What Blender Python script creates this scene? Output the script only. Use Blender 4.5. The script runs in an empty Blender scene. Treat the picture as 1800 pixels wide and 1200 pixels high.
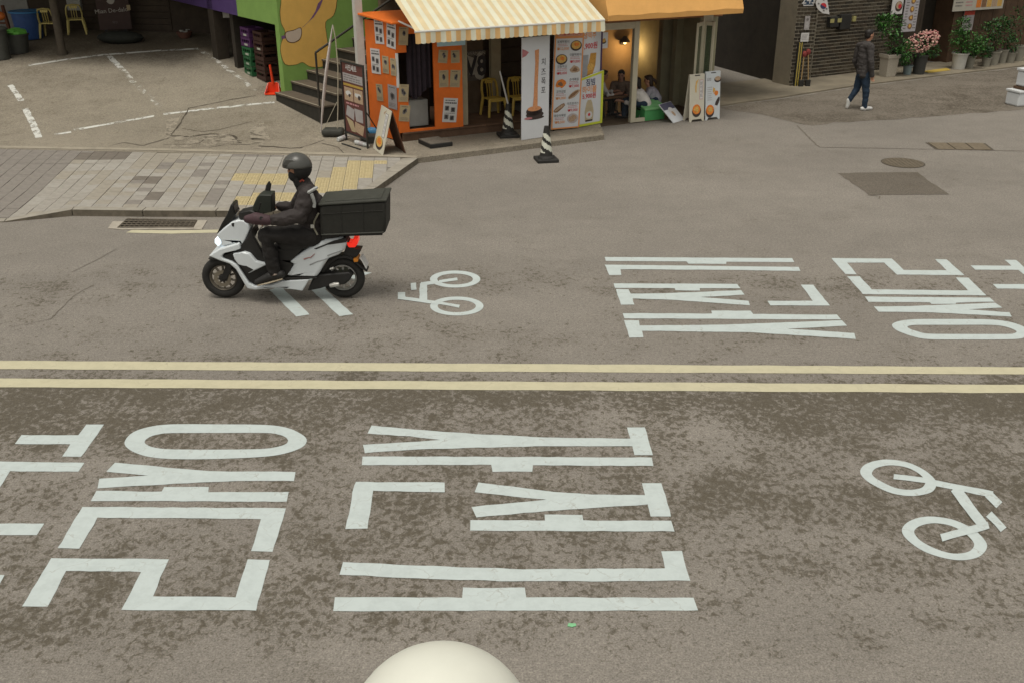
import bpy, bmesh, math, random
from mathutils import Vector, Matrix
from mathutils.geometry import tessellate_polygon
random.seed(7)
R = math.radians
SC = bpy.context.scene
COL = SC.collection

# ------------------------------------------------------------------ camera
CAM_H = 4.5                       # camera stands 4.5 m above the road
FPX = 1750.0                      # focal length in photo pixels (35 mm lens, 1800 px wide)
PITCH = math.atan(785.0 / FPX)    # horizon lies 785 px above the picture centre
cam_data = bpy.data.cameras.new('camera')
cam_data.sensor_width = 36.0
cam_data.lens = 35.0
cam_data.clip_start = 0.05
cam_data.clip_end = 900
cam = bpy.data.objects.new('camera', cam_data)
COL.objects.link(cam)
cam.location = (0, 0, CAM_H)
cam.rotation_euler = (math.pi / 2 - PITCH, 0, 0)
SC.camera = cam

# ------------------------------------------------------------------ sky, sun, exposure
SUN_EL, SUN_AZ = 74.0, 205.0      # high sun behind cloud, on the camera's side
world = bpy.data.worlds.new('World')
SC.world = world
world.use_nodes = True
wn = world.node_tree.nodes
wl = world.node_tree.links
wn.clear()
w_out = wn.new('ShaderNodeOutputWorld')
w_bg = wn.new('ShaderNodeBackground')
w_sky = wn.new('ShaderNodeTexSky')
w_sky.sky_type = 'NISHITA'
w_sky.sun_disc = False
w_sky.sun_elevation = R(SUN_EL)
w_sky.sun_rotation = R(SUN_AZ)
w_sky.air_density = 1.0
w_sky.dust_density = 4.0
w_hs = wn.new('ShaderNodeHueSaturation')      # cloud cover: the whole sky loses its blue
w_hs.inputs['Saturation'].default_value = 0.10
w_tint = wn.new('ShaderNodeMix')
w_tint.data_type = 'RGBA'
w_tint.blend_type = 'MULTIPLY'
w_tint.inputs[0].default_value = 1.0
w_tint.inputs[7].default_value = (1.0, 0.965, 0.885, 1)
wl.new(w_sky.outputs[0], w_hs.inputs['Color'])
wl.new(w_hs.outputs[0], w_tint.inputs[6])
wl.new(w_tint.outputs[2], w_bg.inputs['Color'])
w_bg.inputs['Strength'].default_value = 0.122
wl.new(w_bg.outputs[0], w_out.inputs['Surface'])
sun_data = bpy.data.lights.new('sun', 'SUN')
sun_data.energy = 1.1
sun_data.angle = R(24)
sun_data.color = (1.0, 0.95, 0.86)
sun = bpy.data.objects.new('sun', sun_data)
COL.objects.link(sun)
_az = R(SUN_AZ)
_d = Vector((math.sin(_az) * math.cos(R(SUN_EL)), math.cos(_az) * math.cos(R(SUN_EL)), math.sin(R(SUN_EL))))
sun.rotation_euler = _d.to_track_quat('Z', 'Y').to_euler()
sun.location = (0, 0, 30)
SC.view_settings.view_transform = 'Standard'
SC.view_settings.look = 'None'
SC.view_settings.gamma = 1.0
SC.view_settings.exposure = 0.25
SC.view_settings.use_curve_mapping = False

# ------------------------------------------------------------------ photo pixel -> ray helpers
_c, _s = math.cos(PITCH), math.sin(PITCH)
CAM = Vector((0, 0, CAM_H))
RGT, FWD, UPV = Vector((1, 0, 0)), Vector((0, _c, -_s)), Vector((0, _s, _c))
def ray(px, py):
    return RGT * ((px - 900) / FPX) + FWD - UPV * ((py - 600) / FPX)
def G(px, py, z=0.0):
    d = ray(px, py)
    return CAM + d * ((z - CAM_H) / d.z)
def onplane(px, py, p0, n):
    d = ray(px, py)
    return CAM + d * ((p0 - CAM).dot(n) / d.dot(n))
def onwall(px, py, a, b):                 # vertical plane through ground points a, b
    n = Vector((b.y - a.y, a.x - b.x, 0))
    return onplane(px, py, a, n)
def hgt(base, py):                        # z of pixel row py on the vertical line through base
    k = (600 - py) / FPX
    return CAM_H + base.y * (k * _c - _s) / (_c + k * _s)
def pix(p):
    v = Vector(p) - CAM
    f = v.dot(FWD)
    return (900 + FPX * v.dot(RGT) / f, 600 - FPX * v.dot(UPV) / f)

# ------------------------------------------------------------------ materials
MATS = {}
def nodemat(name):
    m = bpy.data.materials.new(name)
    m.use_nodes = True
    nt = m.node_tree
    return m, nt, nt.nodes, nt.links, nt.nodes['Principled BSDF']
def mat(name, rgb, rough=0.6, var=0.12, scale=6.0, bump=0.0, bscale=None, metal=0.0, spec=0.4, fine=0.0, emit=0.0):
    if name in MATS:
        return MATS[name]
    m, nt, N, L, P = nodemat(name)
    tc = N.new('ShaderNodeTexCoord')
    nz = N.new('ShaderNodeTexNoise')
    nz.inputs['Scale'].default_value = scale
    nz.inputs['Detail'].default_value = 6
    nz.inputs['Roughness'].default_value = 0.65
    L.new(tc.outputs['Object'], nz.inputs['Vector'])
    rp = N.new('ShaderNodeValToRGB')
    rp.color_ramp.elements[0].position = 0.28
    rp.color_ramp.elements[1].position = 0.72
    lo = [max(0, c * (1 - var)) for c in rgb]
    hi = [min(1, c * (1 + var)) for c in rgb]
    rp.color_ramp.elements[0].color = (*lo, 1)
    rp.color_ramp.elements[1].color = (*hi, 1)
    L.new(nz.outputs['Fac'], rp.inputs['Fac'])
    L.new(rp.outputs['Color'], P.inputs['Base Color'])
    P.inputs['Roughness'].default_value = rough
    P.inputs['Metallic'].default_value = metal
    P.inputs['Specular IOR Level'].default_value = spec
    if bump > 0:
        nb = N.new('ShaderNodeTexNoise')
        nb.inputs['Scale'].default_value = bscale or scale * 6
        nb.inputs['Detail'].default_value = 4
        L.new(tc.outputs['Object'], nb.inputs['Vector'])
        b = N.new('ShaderNodeBump')
        b.inputs['Strength'].default_value = bump
        b.inputs['Distance'].default_value = 0.02
        L.new(nb.outputs['Fac'], b.inputs['Height'])
        L.new(b.outputs[0], P.inputs['Normal'])
    if emit > 0:
        P.inputs['Emission Color'].default_value = (*rgb, 1)
        P.inputs['Emission Strength'].default_value = emit
    MATS[name] = m
    return m
def glass(name, rgb, alpha=0.35, rough=0.08):
    if name in MATS:
        return MATS[name]
    m, nt, N, L, P = nodemat(name)
    P.inputs['Base Color'].default_value = (*rgb, 1)
    P.inputs['Roughness'].default_value = rough
    P.inputs['Alpha'].default_value = alpha
    MATS[name] = m
    return m

# ------------------------------------------------------------------ mesh builder
ORG = {}
class MB:
    def __init__(self):
        self.v, self.f, self.m = [], [], []
    def add(self, vs, fs, mi=0):
        o = len(self.v)
        self.v += [Vector(p) for p in vs]
        for f in fs:
            self.f.append([o + i for i in f])
            self.m.append(mi)
        return self
    def box(self, c, size, mi=0, rot=None, taper=1.0):
        c = Vector(c)
        sx, sy, sz = [s / 2 for s in size]
        vs = []
        for z in (-1, 1):
            t = taper if z > 0 else 1.0
            for x, y in ((-1, -1), (1, -1), (1, 1), (-1, 1)):
                p = Vector((x * sx * t, y * sy * t, z * sz))
                if rot is not None:
                    p = rot @ p
                vs.append(c + p)
        return self.add(vs, [(3, 2, 1, 0), (4, 5, 6, 7), (0, 1, 5, 4), (1, 2, 6, 5), (2, 3, 7, 6), (3, 0, 4, 7)], mi)
    def obox(self, o, u, v, w, mi=0):              # corner + three edge vectors
        o, u, v, w = Vector(o), Vector(u), Vector(v), Vector(w)
        vs = [o, o + u, o + u + v, o + v, o + w, o + u + w, o + u + v + w, o + v + w]
        fs = [(3, 2, 1, 0), (4, 5, 6, 7), (0, 1, 5, 4), (1, 2, 6, 5), (2, 3, 7, 6), (3, 0, 4, 7)]
        if u.cross(v).dot(w) < 0:
            fs = [tuple(reversed(f)) for f in fs]
        return self.add(vs, fs, mi)
    def poly(self, pts, mi=0):
        pts = [Vector(p) for p in pts]
        tris = tessellate_polygon([pts])
        return self.add(pts, [tuple(t) for t in tris], mi)
    def ringpoly(self, outer, inner, mi=0):        # annulus between two loops
        outer = [Vector(p) for p in outer]
        inner = [Vector(p) for p in inner]
        n = len(outer)
        return self.add(outer + inner, [(i, (i + 1) % n, n + (i + 1) % n, n + i) for i in range(n)], mi)
    def prism(self, pts, ext, mi=0):               # polygon extruded along a vector
        pts = [Vector(p) for p in pts]
        ext = Vector(ext)
        n = len(pts)
        tris = [tuple(t) for t in tessellate_polygon([pts])]
        nor = Vector((0, 0, 0))
        for i in range(n):
            nor += pts[i].cross(pts[(i + 1) % n])
        flip = nor.dot(ext) > 0
        t0 = pts[tris[0][0]], pts[tris[0][1]], pts[tris[0][2]]
        tn = (t0[1] - t0[0]).cross(t0[2] - t0[0])
        tflip = tn.dot(ext) > 0
        bot = [tuple(reversed(t)) if tflip else t for t in tris]
        top = [tuple(n + i for i in (t if tflip else reversed(t))) for t in tris]
        sides = []
        for i in range(n):
            j = (i + 1) % n
            q = (i, j, n + j, n + i)
            sides.append(q if flip else tuple(reversed(q)))
        return self.add(pts + [p + ext for p in pts], bot + top + sides, mi)
    def tube(self, pts, radii, n=8, mi=0, cap=True, flat=None):
        pts = [Vector(p) for p in pts]
        if not isinstance(radii, (list, tuple)):
            radii = [radii] * len(pts)
        rings = []
        up = None
        for i, p in enumerate(pts):
            a = pts[max(0, i - 1)]
            b = pts[min(len(pts) - 1, i + 1)]
            t = (b - a).normalized()
            if up is None:
                ref = Vector((0, 0, 1)) if abs(t.z) < 0.9 else Vector((1, 0, 0))
                up = (ref - t * ref.dot(t)).normalized()
            else:
                up = (up - t * up.dot(t)).normalized()
            sd = up.cross(t)
            r = radii[i]
            ra, rb = (r if isinstance(r, (tuple, list)) else (r, r))
            rings.append([p + up * (math.sin(2 * math.pi * k / n) * rb) + sd * (math.cos(2 * math.pi * k / n) * ra) for k in range(n)])
        vs = [q for r in rings for q in r]
        fs = []
        for i in range(len(pts) - 1):
            for k in range(n):
                a, b = i * n + k, i * n + (k + 1) % n
                fs.append((a, b, b + n, a + n))
        if cap:
            fs.append(tuple(reversed(range(n))))
            fs.append(tuple(range((len(pts) - 1) * n, len(pts) * n)))
        return self.add(vs, fs, mi)
    def lathe(self, c, prof, n=16, mi=0, axis='Z', squash=(1, 1)):
        c = Vector(c)
        vs, fs = [], []
        for r, z in prof:
            for k in range(n):
                a = 2 * math.pi * k / n
                p = (r * math.cos(a) * squash[0], r * math.sin(a) * squash[1], z)
                if axis == 'Y':
                    p = (p[0], -p[2], p[1])
                elif axis == 'X':
                    p = (p[2], p[0], p[1])
                vs.append(c + Vector(p))
        for i in range(len(prof) - 1):
            for k in range(n):
                a, b = i * n + k, i * n + (k + 1) % n
                fs.append((a, b, b + n, a + n))
        fs.append(tuple(reversed(range(n))))
        fs.append(tuple(range((len(prof) - 1) * n, len(prof) * n)))
        return self.add(vs, fs, mi)
    def ball(self, c, r, mi=0, n=10, rot=None):
        c = Vector(c)
        r = Vector(r) if isinstance(r, (tuple, list, Vector)) else Vector((r, r, r))
        m = max(5, n // 2 + 1)
        vs, fs = [], []
        for i in range(m + 1):
            t = math.pi * i / m
            for k in range(n):
                a = 2 * math.pi * k / n
                p = Vector((r.x * math.sin(t) * math.cos(a), r.y * math.sin(t) * math.sin(a), -r.z * math.cos(t)))
                vs.append(c + (rot @ p if rot is not None else p))
        for i in range(m):
            for k in range(n):
                a, b = i * n + k, i * n + (k + 1) % n
                fs.append((a, b, b + n, a + n))
        return self.add(vs, fs, mi)
    def merge(self, other, M=None, mi=None):
        o = len(self.v)
        self.v += [(M @ p if M is not None else p.copy()) for p in other.v]
        for f, m in zip(other.f, other.m):
            self.f.append([o + i for i in f])
            self.m.append(m if mi is None else mi)
        return self
    def mesh(self, name, mats, off=None, smooth=False):
        me = bpy.data.meshes.new(name)
        off = off or Vector((0, 0, 0))
        me.from_pydata([tuple(p - off) for p in self.v], [], self.f)
        for m in (mats if isinstance(mats, (list, tuple)) else [mats]):
            me.materials.append(m)
        me.polygons.foreach_set('material_index', self.m)
        if smooth:
            me.polygons.foreach_set('use_smooth', [True] * len(self.f))
        me.update()
        return me
    def build(self, name, mats, parent=None, origin=None, smooth=False, bevel=0.0, local=False, seg=2, angle=35):
        # world-coordinate verts; the object gets its origin at `origin` (or parent's)
        if origin is None:
            origin = ORG.get(parent.name, Vector((0, 0, 0))) if (parent and not local) else Vector((0, 0, 0))
        me = self.mesh(name, mats, None if local else Vector(origin), smooth)
        o = bpy.data.objects.new(name, me)
        COL.objects.link(o)
        if parent:
            o.parent = parent
            if not local:
                o.location = Vector(origin) - ORG.get(parent.name, Vector((0, 0, 0)))
        elif not local:
            o.location = origin
        ORG[o.name] = Vector(origin)
        if bevel > 0:
            b = o.modifiers.new('bevel', 'BEVEL')
            b.width = bevel
            b.segments = seg
            b.limit_method = 'ANGLE'
            b.angle_limit = R(angle)
        if smooth:
            try:
                me.set_sharp_from_angle(angle=R(40))
            except Exception:
                pass
        return o
def thing(name, label, cat, loc=(0, 0, 0), rz=0.0, group=None):
    o = bpy.data.objects.new(name, None)
    o.empty_display_size = 0.2
    COL.objects.link(o)
    o.location = loc
    o.rotation_euler = (0, 0, rz)
    ORG[o.name] = Vector(loc)
    return tag(o, label, cat, group)
def tag(o, label=None, cat=None, group=None, kind=None):
    if label: o['label'] = label
    if cat: o['category'] = cat
    if group: o['group'] = group
    if kind: o['kind'] = kind
    return o
def struct(o):
    o['kind'] = 'structure'
    return o
def copy_tree(o, parent=None):
    c = o.copy()
    COL.objects.link(c)
    ORG[c.name] = Vector(o.location)
    c.parent = parent
    for ch in [x for x in o.children]:
        copy_tree(ch, c)
    return c
_txt = {}
TMP = bpy.data.scenes.new('scratch')          # small scene in which text and blended shapes are evaluated
def evaluated_mesh(ob):
    TMP.collection.objects.link(ob)
    vl = TMP.view_layers[0]
    vl.update()
    dg = vl.depsgraph
    me = bpy.data.meshes.new_from_object(ob.evaluated_get(dg))
    TMP.collection.objects.unlink(ob)
    return me
def text_mesh(s, size=1.0, align='CENTER', bold=0.0):
    key = (s, align, bold)
    if key not in _txt:
        cu = bpy.data.curves.new('t', 'FONT')
        cu.body = s
        cu.size = 1.0
        cu.align_x = align
        cu.align_y = 'CENTER'
        cu.resolution_u = 2
        cu.offset = bold
        ob = bpy.data.objects.new('t', cu)
        me = evaluated_mesh(ob)
        _txt[key] = ([v.co.copy() for v in me.vertices], [tuple(p.vertices) for p in me.polygons])
        bpy.data.objects.remove(ob)
        bpy.data.curves.remove(cu)
        bpy.data.meshes.remove(me)
    return _txt[key]
class Board:
    """flat face: origin (lower left seen from the front), u to the right, v up"""
    def __init__(self, o, u, v, off=0.003):
        self.o, self.w, self.h = Vector(o), Vector(u).length, Vector(v).length
        self.u, self.v = Vector(u).normalized(), Vector(v).normalized()
        self.n = self.u.cross(self.v).normalized()
        self.mb, self.off, self.lay = MB(), off, 0
        self.mats = []
    def mi(self, m):
        if m not in self.mats:
            self.mats.append(m)
        return self.mats.index(m)
    def P(self, s, t, lay=None):               # s, t as fractions
        k = self.lay if lay is None else lay
        return self.o + self.u * (s * self.w) + self.v * (t * self.h) + self.n * (self.off + 0.0012 * k)
    def quad(self, s0, t0, s1, t1, m, lay=0):
        self.mb.add([self.P(s0, t0, lay), self.P(s1, t0, lay), self.P(s1, t1, lay), self.P(s0, t1, lay)], [(0, 1, 2, 3)], self.mi(m))
        return self
    def poly(self, pts, m, lay=0):
        self.mb.poly([self.P(s, t, lay) for s, t in pts], self.mi(m))
        return self
    def disc(self, s, t, rs, rt, m, lay=0, n=18, jag=0.0, rot=0.0):
        pts = []
        for k in range(n):
            a = 2 * math.pi * k / n
            q = 1 + (random.uniform(-jag, jag) if jag else 0)
            x, y = math.cos(a) * rs * q * self.w, math.sin(a) * rt * q * self.h
            xr, yr = x * math.cos(rot) - y * math.sin(rot), x * math.sin(rot) + y * math.cos(rot)
            pts.append((s + xr / self.w, t + yr / self.h))
        self.mb.add([self.P(a, b, lay) for a, b in pts], [tuple(range(n))], self.mi(m))
        return self
    def text(self, s, x, y, size, m, lay=1, align='CENTER', sx=1.0, bold=0.0, rot=0.0):
        vs, fs = text_mesh(s, 1.0, align, bold)
        cr, sr = math.cos(rot), math.sin(rot)
        out = []
        for p in vs:
            a, b = p.x * size * sx, p.y * size
            a, b = a * cr - b * sr, a * sr + b * cr
            out.append(self.o + self.u * (x * self.w + a) + self.v * (y * self.h + b) + self.n * (self.off + 0.0012 * lay))
        self.mb.add(out, fs, self.mi(m))
        return self
    def lines(self, s0, s1, t0, t1, n, m, lay=0, fill=0.45, jit=0.25):      # rows of small print
        for i in range(n):
            t = t1 - (t1 - t0) * (i + 0.5) / n
            hh = (t1 - t0) / n * fill / 2
            x = s0
            end = s1 - (s1 - s0) * random.uniform(0, jit)
            while x < end:
                wd = (s1 - s0) * random.uniform(0.06, 0.2)
                self.quad(x, t - hh, min(x + wd, end), t + hh, m, lay)
                x += wd + (s1 - s0) * 0.035
        return self
    def build(self, name, parent):
        o = self.mb.build(name, self.mats, parent)
        o['kind'] = 'stuff'
        return o
def catmull(pts, k=4):
    out = []
    n = len(pts)
    for i in range(n):
        p0, p1, p2, p3 = [Vector((*pts[(i + j - 1) % n], 0)) for j in range(4)]
        for q in range(k):
            t = q / k
            v = 0.5 * ((2 * p1) + (p2 - p0) * t + (2 * p0 - 5 * p1 + 4 * p2 - p3) * t * t + (3 * p1 - p0 - 3 * p2 + p3) * t ** 3)
            out.append((v.x, v.y))
    return out
# ================================================================== SETTING
# ---- asphalt: pale worn asphalt with damp, dirty blotches in the near lane
def asphalt(name, base, damp, bands, thr=(0.612, 0.682), warm=0.06):
    m, nt, N, L, P = nodemat(name)
    tc = N.new('ShaderNodeTexCoord')
    def noise(scale, detail=6, rough=0.6, stretch=(1, 1, 1), dist=0.0, off=(0, 0, 0)):
        mp = N.new('ShaderNodeMapping')
        mp.inputs['Scale'].default_value = stretch
        mp.inputs['Location'].default_value = off
        L.new(tc.outputs['Object'], mp.inputs['Vector'])
        n = N.new('ShaderNodeTexNoise')
        n.inputs['Scale'].default_value = scale
        n.inputs['Detail'].default_value = detail
        n.inputs['Roughness'].default_value = rough
        n.inputs['Distortion'].default_value = dist
        L.new(mp.outputs[0], n.inputs['Vector'])
        return n.outputs['Fac']
    def math_(op, a, b, clamp=False):
        x = N.new('ShaderNodeMath')
        x.operation = op
        x.use_clamp = clamp
        for i, q in enumerate((a, b)):
            if isinstance(q, (int, float)):
                x.inputs[i].default_value = q
            else:
                L.new(q, x.inputs[i])
        return x.outputs[0]
    def mixc(fac, a, b, mode='MIX'):
        x = N.new('ShaderNodeMix')
        x.data_type = 'RGBA'
        x.blend_type = mode
        for i, q in ((0, fac), (6, a), (7, b)):
            if isinstance(q, tuple):
                x.inputs[i].default_value = (*q, 1)
            elif isinstance(q, (int, float)):
                x.inputs[i].default_value = q
            else:
                L.new(q, x.inputs[i])
        return x.outputs[2]
    def ramp(v, p0, p1, c0=0.0, c1=1.0):
        r = N.new('ShaderNodeMapRange')
        r.inputs['From Min'].default_value = p0
        r.inputs['From Max'].default_value = p1
        r.inputs['To Min'].default_value = c0
        r.inputs['To Max'].default_value = c1
        L.new(v, r.inputs['Value'])
        return r.outputs[0]
    # broad tone and fine aggregate
    tone = ramp(noise(0.35, 4, 0.6, (0.6, 1, 1)), 0.3, 0.7, 0.88, 1.1)
    tone2 = ramp(noise(2.2, 6, 0.7), 0.3, 0.7, 0.93, 1.07)
    fine = ramp(noise(70, 3, 0.8), 0.3, 0.7, 0.56, 1.44)
    mid = ramp(noise(26, 4, 0.75), 0.3, 0.7, 0.78, 1.22)
    k = math_('MULTIPLY', math_('MULTIPLY', math_('MULTIPLY', tone, tone2), fine), mid)
    col = mixc(1.0, base, k, 'MULTIPLY')
    vo = N.new('ShaderNodeTexVoronoi')
    vo.inputs['Scale'].default_value = 26
    L.new(tc.outputs['Object'], vo.inputs['Vector'])
    pale = math_('MULTIPLY', ramp(vo.outputs['Distance'], 0.10, 0.05), ramp(noise(11, 2), 0.56, 0.62))
    col = mixc(math_('MULTIPLY', pale, 0.55), col, (0.42, 0.40, 0.35))
    # damp blotches: amount depends on the distance across the road (bands run along the lanes)
    sp = N.new('ShaderNodeSeparateXYZ')
    L.new(tc.outputs['Object'], sp.inputs[0])
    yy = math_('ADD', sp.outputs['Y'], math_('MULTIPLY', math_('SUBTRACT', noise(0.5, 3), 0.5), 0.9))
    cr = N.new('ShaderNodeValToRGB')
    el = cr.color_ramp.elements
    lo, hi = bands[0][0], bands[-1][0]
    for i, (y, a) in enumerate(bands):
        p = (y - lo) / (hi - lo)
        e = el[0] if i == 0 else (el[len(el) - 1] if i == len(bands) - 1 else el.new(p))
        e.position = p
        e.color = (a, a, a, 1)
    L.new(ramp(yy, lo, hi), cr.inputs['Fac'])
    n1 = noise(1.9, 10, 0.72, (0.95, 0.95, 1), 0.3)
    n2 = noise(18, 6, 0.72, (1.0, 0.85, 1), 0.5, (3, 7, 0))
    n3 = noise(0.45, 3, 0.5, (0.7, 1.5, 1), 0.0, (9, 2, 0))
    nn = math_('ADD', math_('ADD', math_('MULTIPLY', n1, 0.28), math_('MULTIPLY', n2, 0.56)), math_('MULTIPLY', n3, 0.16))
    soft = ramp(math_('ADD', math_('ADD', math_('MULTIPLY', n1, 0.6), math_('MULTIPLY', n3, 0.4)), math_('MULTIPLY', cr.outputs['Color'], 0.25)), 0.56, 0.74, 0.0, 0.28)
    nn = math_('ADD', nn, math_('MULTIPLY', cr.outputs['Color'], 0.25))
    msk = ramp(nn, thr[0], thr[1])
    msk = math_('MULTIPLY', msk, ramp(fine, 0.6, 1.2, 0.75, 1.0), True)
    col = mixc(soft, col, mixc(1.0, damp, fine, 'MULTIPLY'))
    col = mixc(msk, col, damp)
    col = mixc(math_('MULTIPLY', msk, 0.95), col, mixc(1.0, damp, math_('MULTIPLY', fine, mid), 'MULTIPLY'))
    L.new(col, P.inputs['Base Color'])
    L.new(ramp(msk, 0, 1, 0.92, 0.74), P.inputs['Roughness'])
    P.inputs['Specular IOR Level'].default_value = 0.25
    b = N.new('ShaderNodeBump')
    b.inputs['Strength'].default_value = 0.35
    b.inputs['Distance'].default_value = 0.006
    L.new(fine, b.inputs['Height'])
    L.new(b.outputs[0], P.inputs['Normal'])
    return m
M_road = asphalt('worn_asphalt', (0.214, 0.195, 0.170), (0.094, 0.081, 0.060),
    [(-4, 0.14), (4.9, 0.16), (5.35, 0.42), (6.0, 0.47), (7.4, 0.45), (8.0, 0.54), (8.6, 0.70), (8.95, 0.62), (9.1, 0.42), (9.6, 0.26), (10.4, 0.29), (11.2, 0.28), (11.7, 0.40), (12.2, 0.30), (12.6, 0.18), (13.6, 0.12), (17, 0.10), (30, 0.10)])
M_alley = asphalt('alley_asphalt', (0.172, 0.150, 0.122), (0.082, 0.068, 0.050), [(-4, 0.3), (19.5, 0.34), (22, 0.42), (40, 0.42)])
M_patch = asphalt('patch_asphalt', (0.130, 0.113, 0.092), (0.10, 0.082, 0.06), [(-4, 0.2), (40, 0.2)])
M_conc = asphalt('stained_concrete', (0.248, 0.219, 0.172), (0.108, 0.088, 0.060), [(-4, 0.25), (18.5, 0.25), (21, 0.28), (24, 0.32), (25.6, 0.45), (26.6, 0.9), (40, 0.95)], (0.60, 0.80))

ground = struct(MB().add([(-400, -200, -0.06), (400, -200, -0.06), (400, 600, -0.06), (-400, 600, -0.06)], [(0, 1, 2, 3)]).build('ground', M_alley))
road = struct(MB().add([(-60, 2.6, 0), (60, 2.6, 0), (60, 48, 0), (-60, 48, 0)], [(0, 1, 2, 3)]).build('road', M_road))

# ---- painted markings (traced outlines laid on the road as thin paint sheets)
def paint_mat(name, rgb, wear=0.5, holes=0.0):
    m, nt, N, L, P = nodemat(name)
    tc = N.new('ShaderNodeTexCoord')
    n1 = N.new('ShaderNodeTexNoise'); n1.inputs['Scale'].default_value = 7; n1.inputs['Detail'].default_value = 10; n1.inputs['Roughness'].default_value = 0.75
    L.new(tc.outputs['Object'], n1.inputs['Vector'])
    r1 = N.new('ShaderNodeValToRGB')
    r1.color_ramp.elements[0].position = 0.30
    r1.color_ramp.elements[0].color = (*[c * 0.86 for c in rgb], 1)
    r1.color_ramp.elements[1].position = 0.55
    r1.color_ramp.elements[1].color = (*rgb, 1)
    L.new(n1.outputs['Fac'], r1.inputs['Fac'])
    vo = N.new('ShaderNodeTexVoronoi'); vo.feature = 'DISTANCE_TO_EDGE'; vo.inputs['Scale'].default_value = 3.2
    n2 = N.new('ShaderNodeTexNoise'); n2.inputs['Scale'].default_value = 6; n2.inputs['Detail'].default_value = 6
    L.new(tc.outputs['Object'], n2.inputs['Vector'])
    mx = N.new('ShaderNodeMix'); mx.data_type = 'RGBA'; mx.inputs[0].default_value = 0.25
    L.new(tc.outputs['Object'], mx.inputs[6]); L.new(n2.outputs['Color'], mx.inputs[7])
    L.new(mx.outputs[2], vo.inputs['Vector'])
    lt = N.new('ShaderNodeMapRange'); lt.inputs['From Min'].default_value = 0.004; lt.inputs['From Max'].default_value = 0.016; lt.inputs['To Min'].default_value = wear; lt.inputs['To Max'].default_value = 0
    L.new(vo.outputs['Distance'], lt.inputs['Value'])
    mm = N.new('ShaderNodeMath'); mm.operation = 'MULTIPLY'
    g = N.new('ShaderNodeMapRange'); g.inputs['From Min'].default_value = 0.45; g.inputs['From Max'].default_value = 0.6
    L.new(n1.outputs['Fac'], g.inputs['Value'])
    L.new(lt.outputs[0], mm.inputs[0]); L.new(g.outputs[0], mm.inputs[1])
    m2 = N.new('ShaderNodeMix'); m2.data_type = 'RGBA'; m2.inputs[7].default_value = (0.24, 0.21, 0.17, 1)
    L.new(mm.outputs[0], m2.inputs[0]); L.new(r1.outputs[0], m2.inputs[6])
    L.new(m2.outputs[2], P.inputs['Base Color'])
    P.inputs['Roughness'].default_value = 0.75
    P.inputs['Specular IOR Level'].default_value = 0.25
    if holes > 0:
        n3 = N.new('ShaderNodeTexNoise'); n3.inputs['Scale'].default_value = 4.5; n3.inputs['Detail'].default_value = 12; n3.inputs['Roughness'].default_value = 0.8
        L.new(tc.outputs['Object'], n3.inputs['Vector'])
        al = N.new('ShaderNodeMapRange'); al.inputs['From Min'].default_value = holes - 0.02; al.inputs['From Max'].default_value = holes + 0.02
        L.new(n3.outputs['Fac'], al.inputs['Value'])
        L.new(al.outputs[0], P.inputs['Alpha'])
    return m
M_white = paint_mat('white_road_paint', (0.475, 0.53, 0.52), 0.5, 0.30)
M_yellow = paint_mat('yellow_road_paint', (0.50, 0.465, 0.325), 0.4, 0.27)
M_oldwhite = paint_mat('worn_white_paint', (0.60, 0.60, 0.56), 0.6, 0.46)
M_fadewhite = paint_mat('nearly_worn_off_paint', (0.55, 0.54, 0.49), 0.7, 0.53)
PZ = 0.004
def rough_loop(pts, step=0.09, jit=0.0045):
    out = []
    n = len(pts)
    for i in range(n):
        a, b = pts[i], pts[(i + 1) % n]
        k = max(1, int((b - a).length / step))
        for q in range(k):
            p = a.lerp(b, q / k)
            out.append(p + Vector((random.uniform(-jit, jit), random.uniform(-jit, jit), 0)))
    return out
def zoomer(x0, y0, sc):
    return lambda pts: [(x0 + u / sc, y0 + v / sc) for u, v in pts]
def paint_px(mb, pts, z=PZ):
    mb.poly(rough_loop([G(px, py, z) for px, py in pts]))
def paint_ring(mb, outer, inner, z=PZ):
    mb.ringpoly([G(*p, z) for p in catmull(outer)], [G(*p, z) for p in catmull(inner)])
def paint_bar(mb, a, b, wpx, z=PZ):
    a, b = Vector((*a, 0)), Vector((*b, 0))
    t = (b - a).normalized()
    n = Vector((-t.y, t.x, 0)) * wpx / 2
    paint_px(mb, [((a + n).x, (a + n).y), ((b + n).x, (b + n).y), ((b - n).x, (b - n).y), ((a - n).x, (a - n).y)], z)
def marking(name, mb, m=M_white, label=None, parent=None):
    o = mb.build(name, m, parent or road)
    if label: o['label'] = label
    return o
z1, z2, z3 = zoomer(0, 720, 3), zoomer(560, 720, 2.5), zoomer(1200, 720, 2.5)
z4, z5, z7 = zoomer(1040, 430, 3.6), zoomer(1440, 430, 5), zoomer(660, 440, 7.5)
def letters(label, polys, rings=()):
    mb = MB()
    for p in polys:
        paint_px(mb, p)
    for o, i in rings:
        paint_ring(mb, o, i)
    return marking('painted_syllable', mb, M_white, label)
letters('white painted Korean syllable cut off by the left picture edge, near lane', [
    z1([(550, 75), (455, 75), (415, 132), (112, 132), (78, 178), (372, 180), (328, 243), (430, 245)]),
    z1([(-190, 268), (445, 278), (415, 325), (55, 322), (-45, 480), (-160, 480), (-70, 322), (-230, 320)]),
    z1([(-150, 598), (235, 598), (198, 657), (-190, 657)]),
    z1([(-260, 862), (28, 868), (-2, 920), (-300, 916)])])
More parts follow.
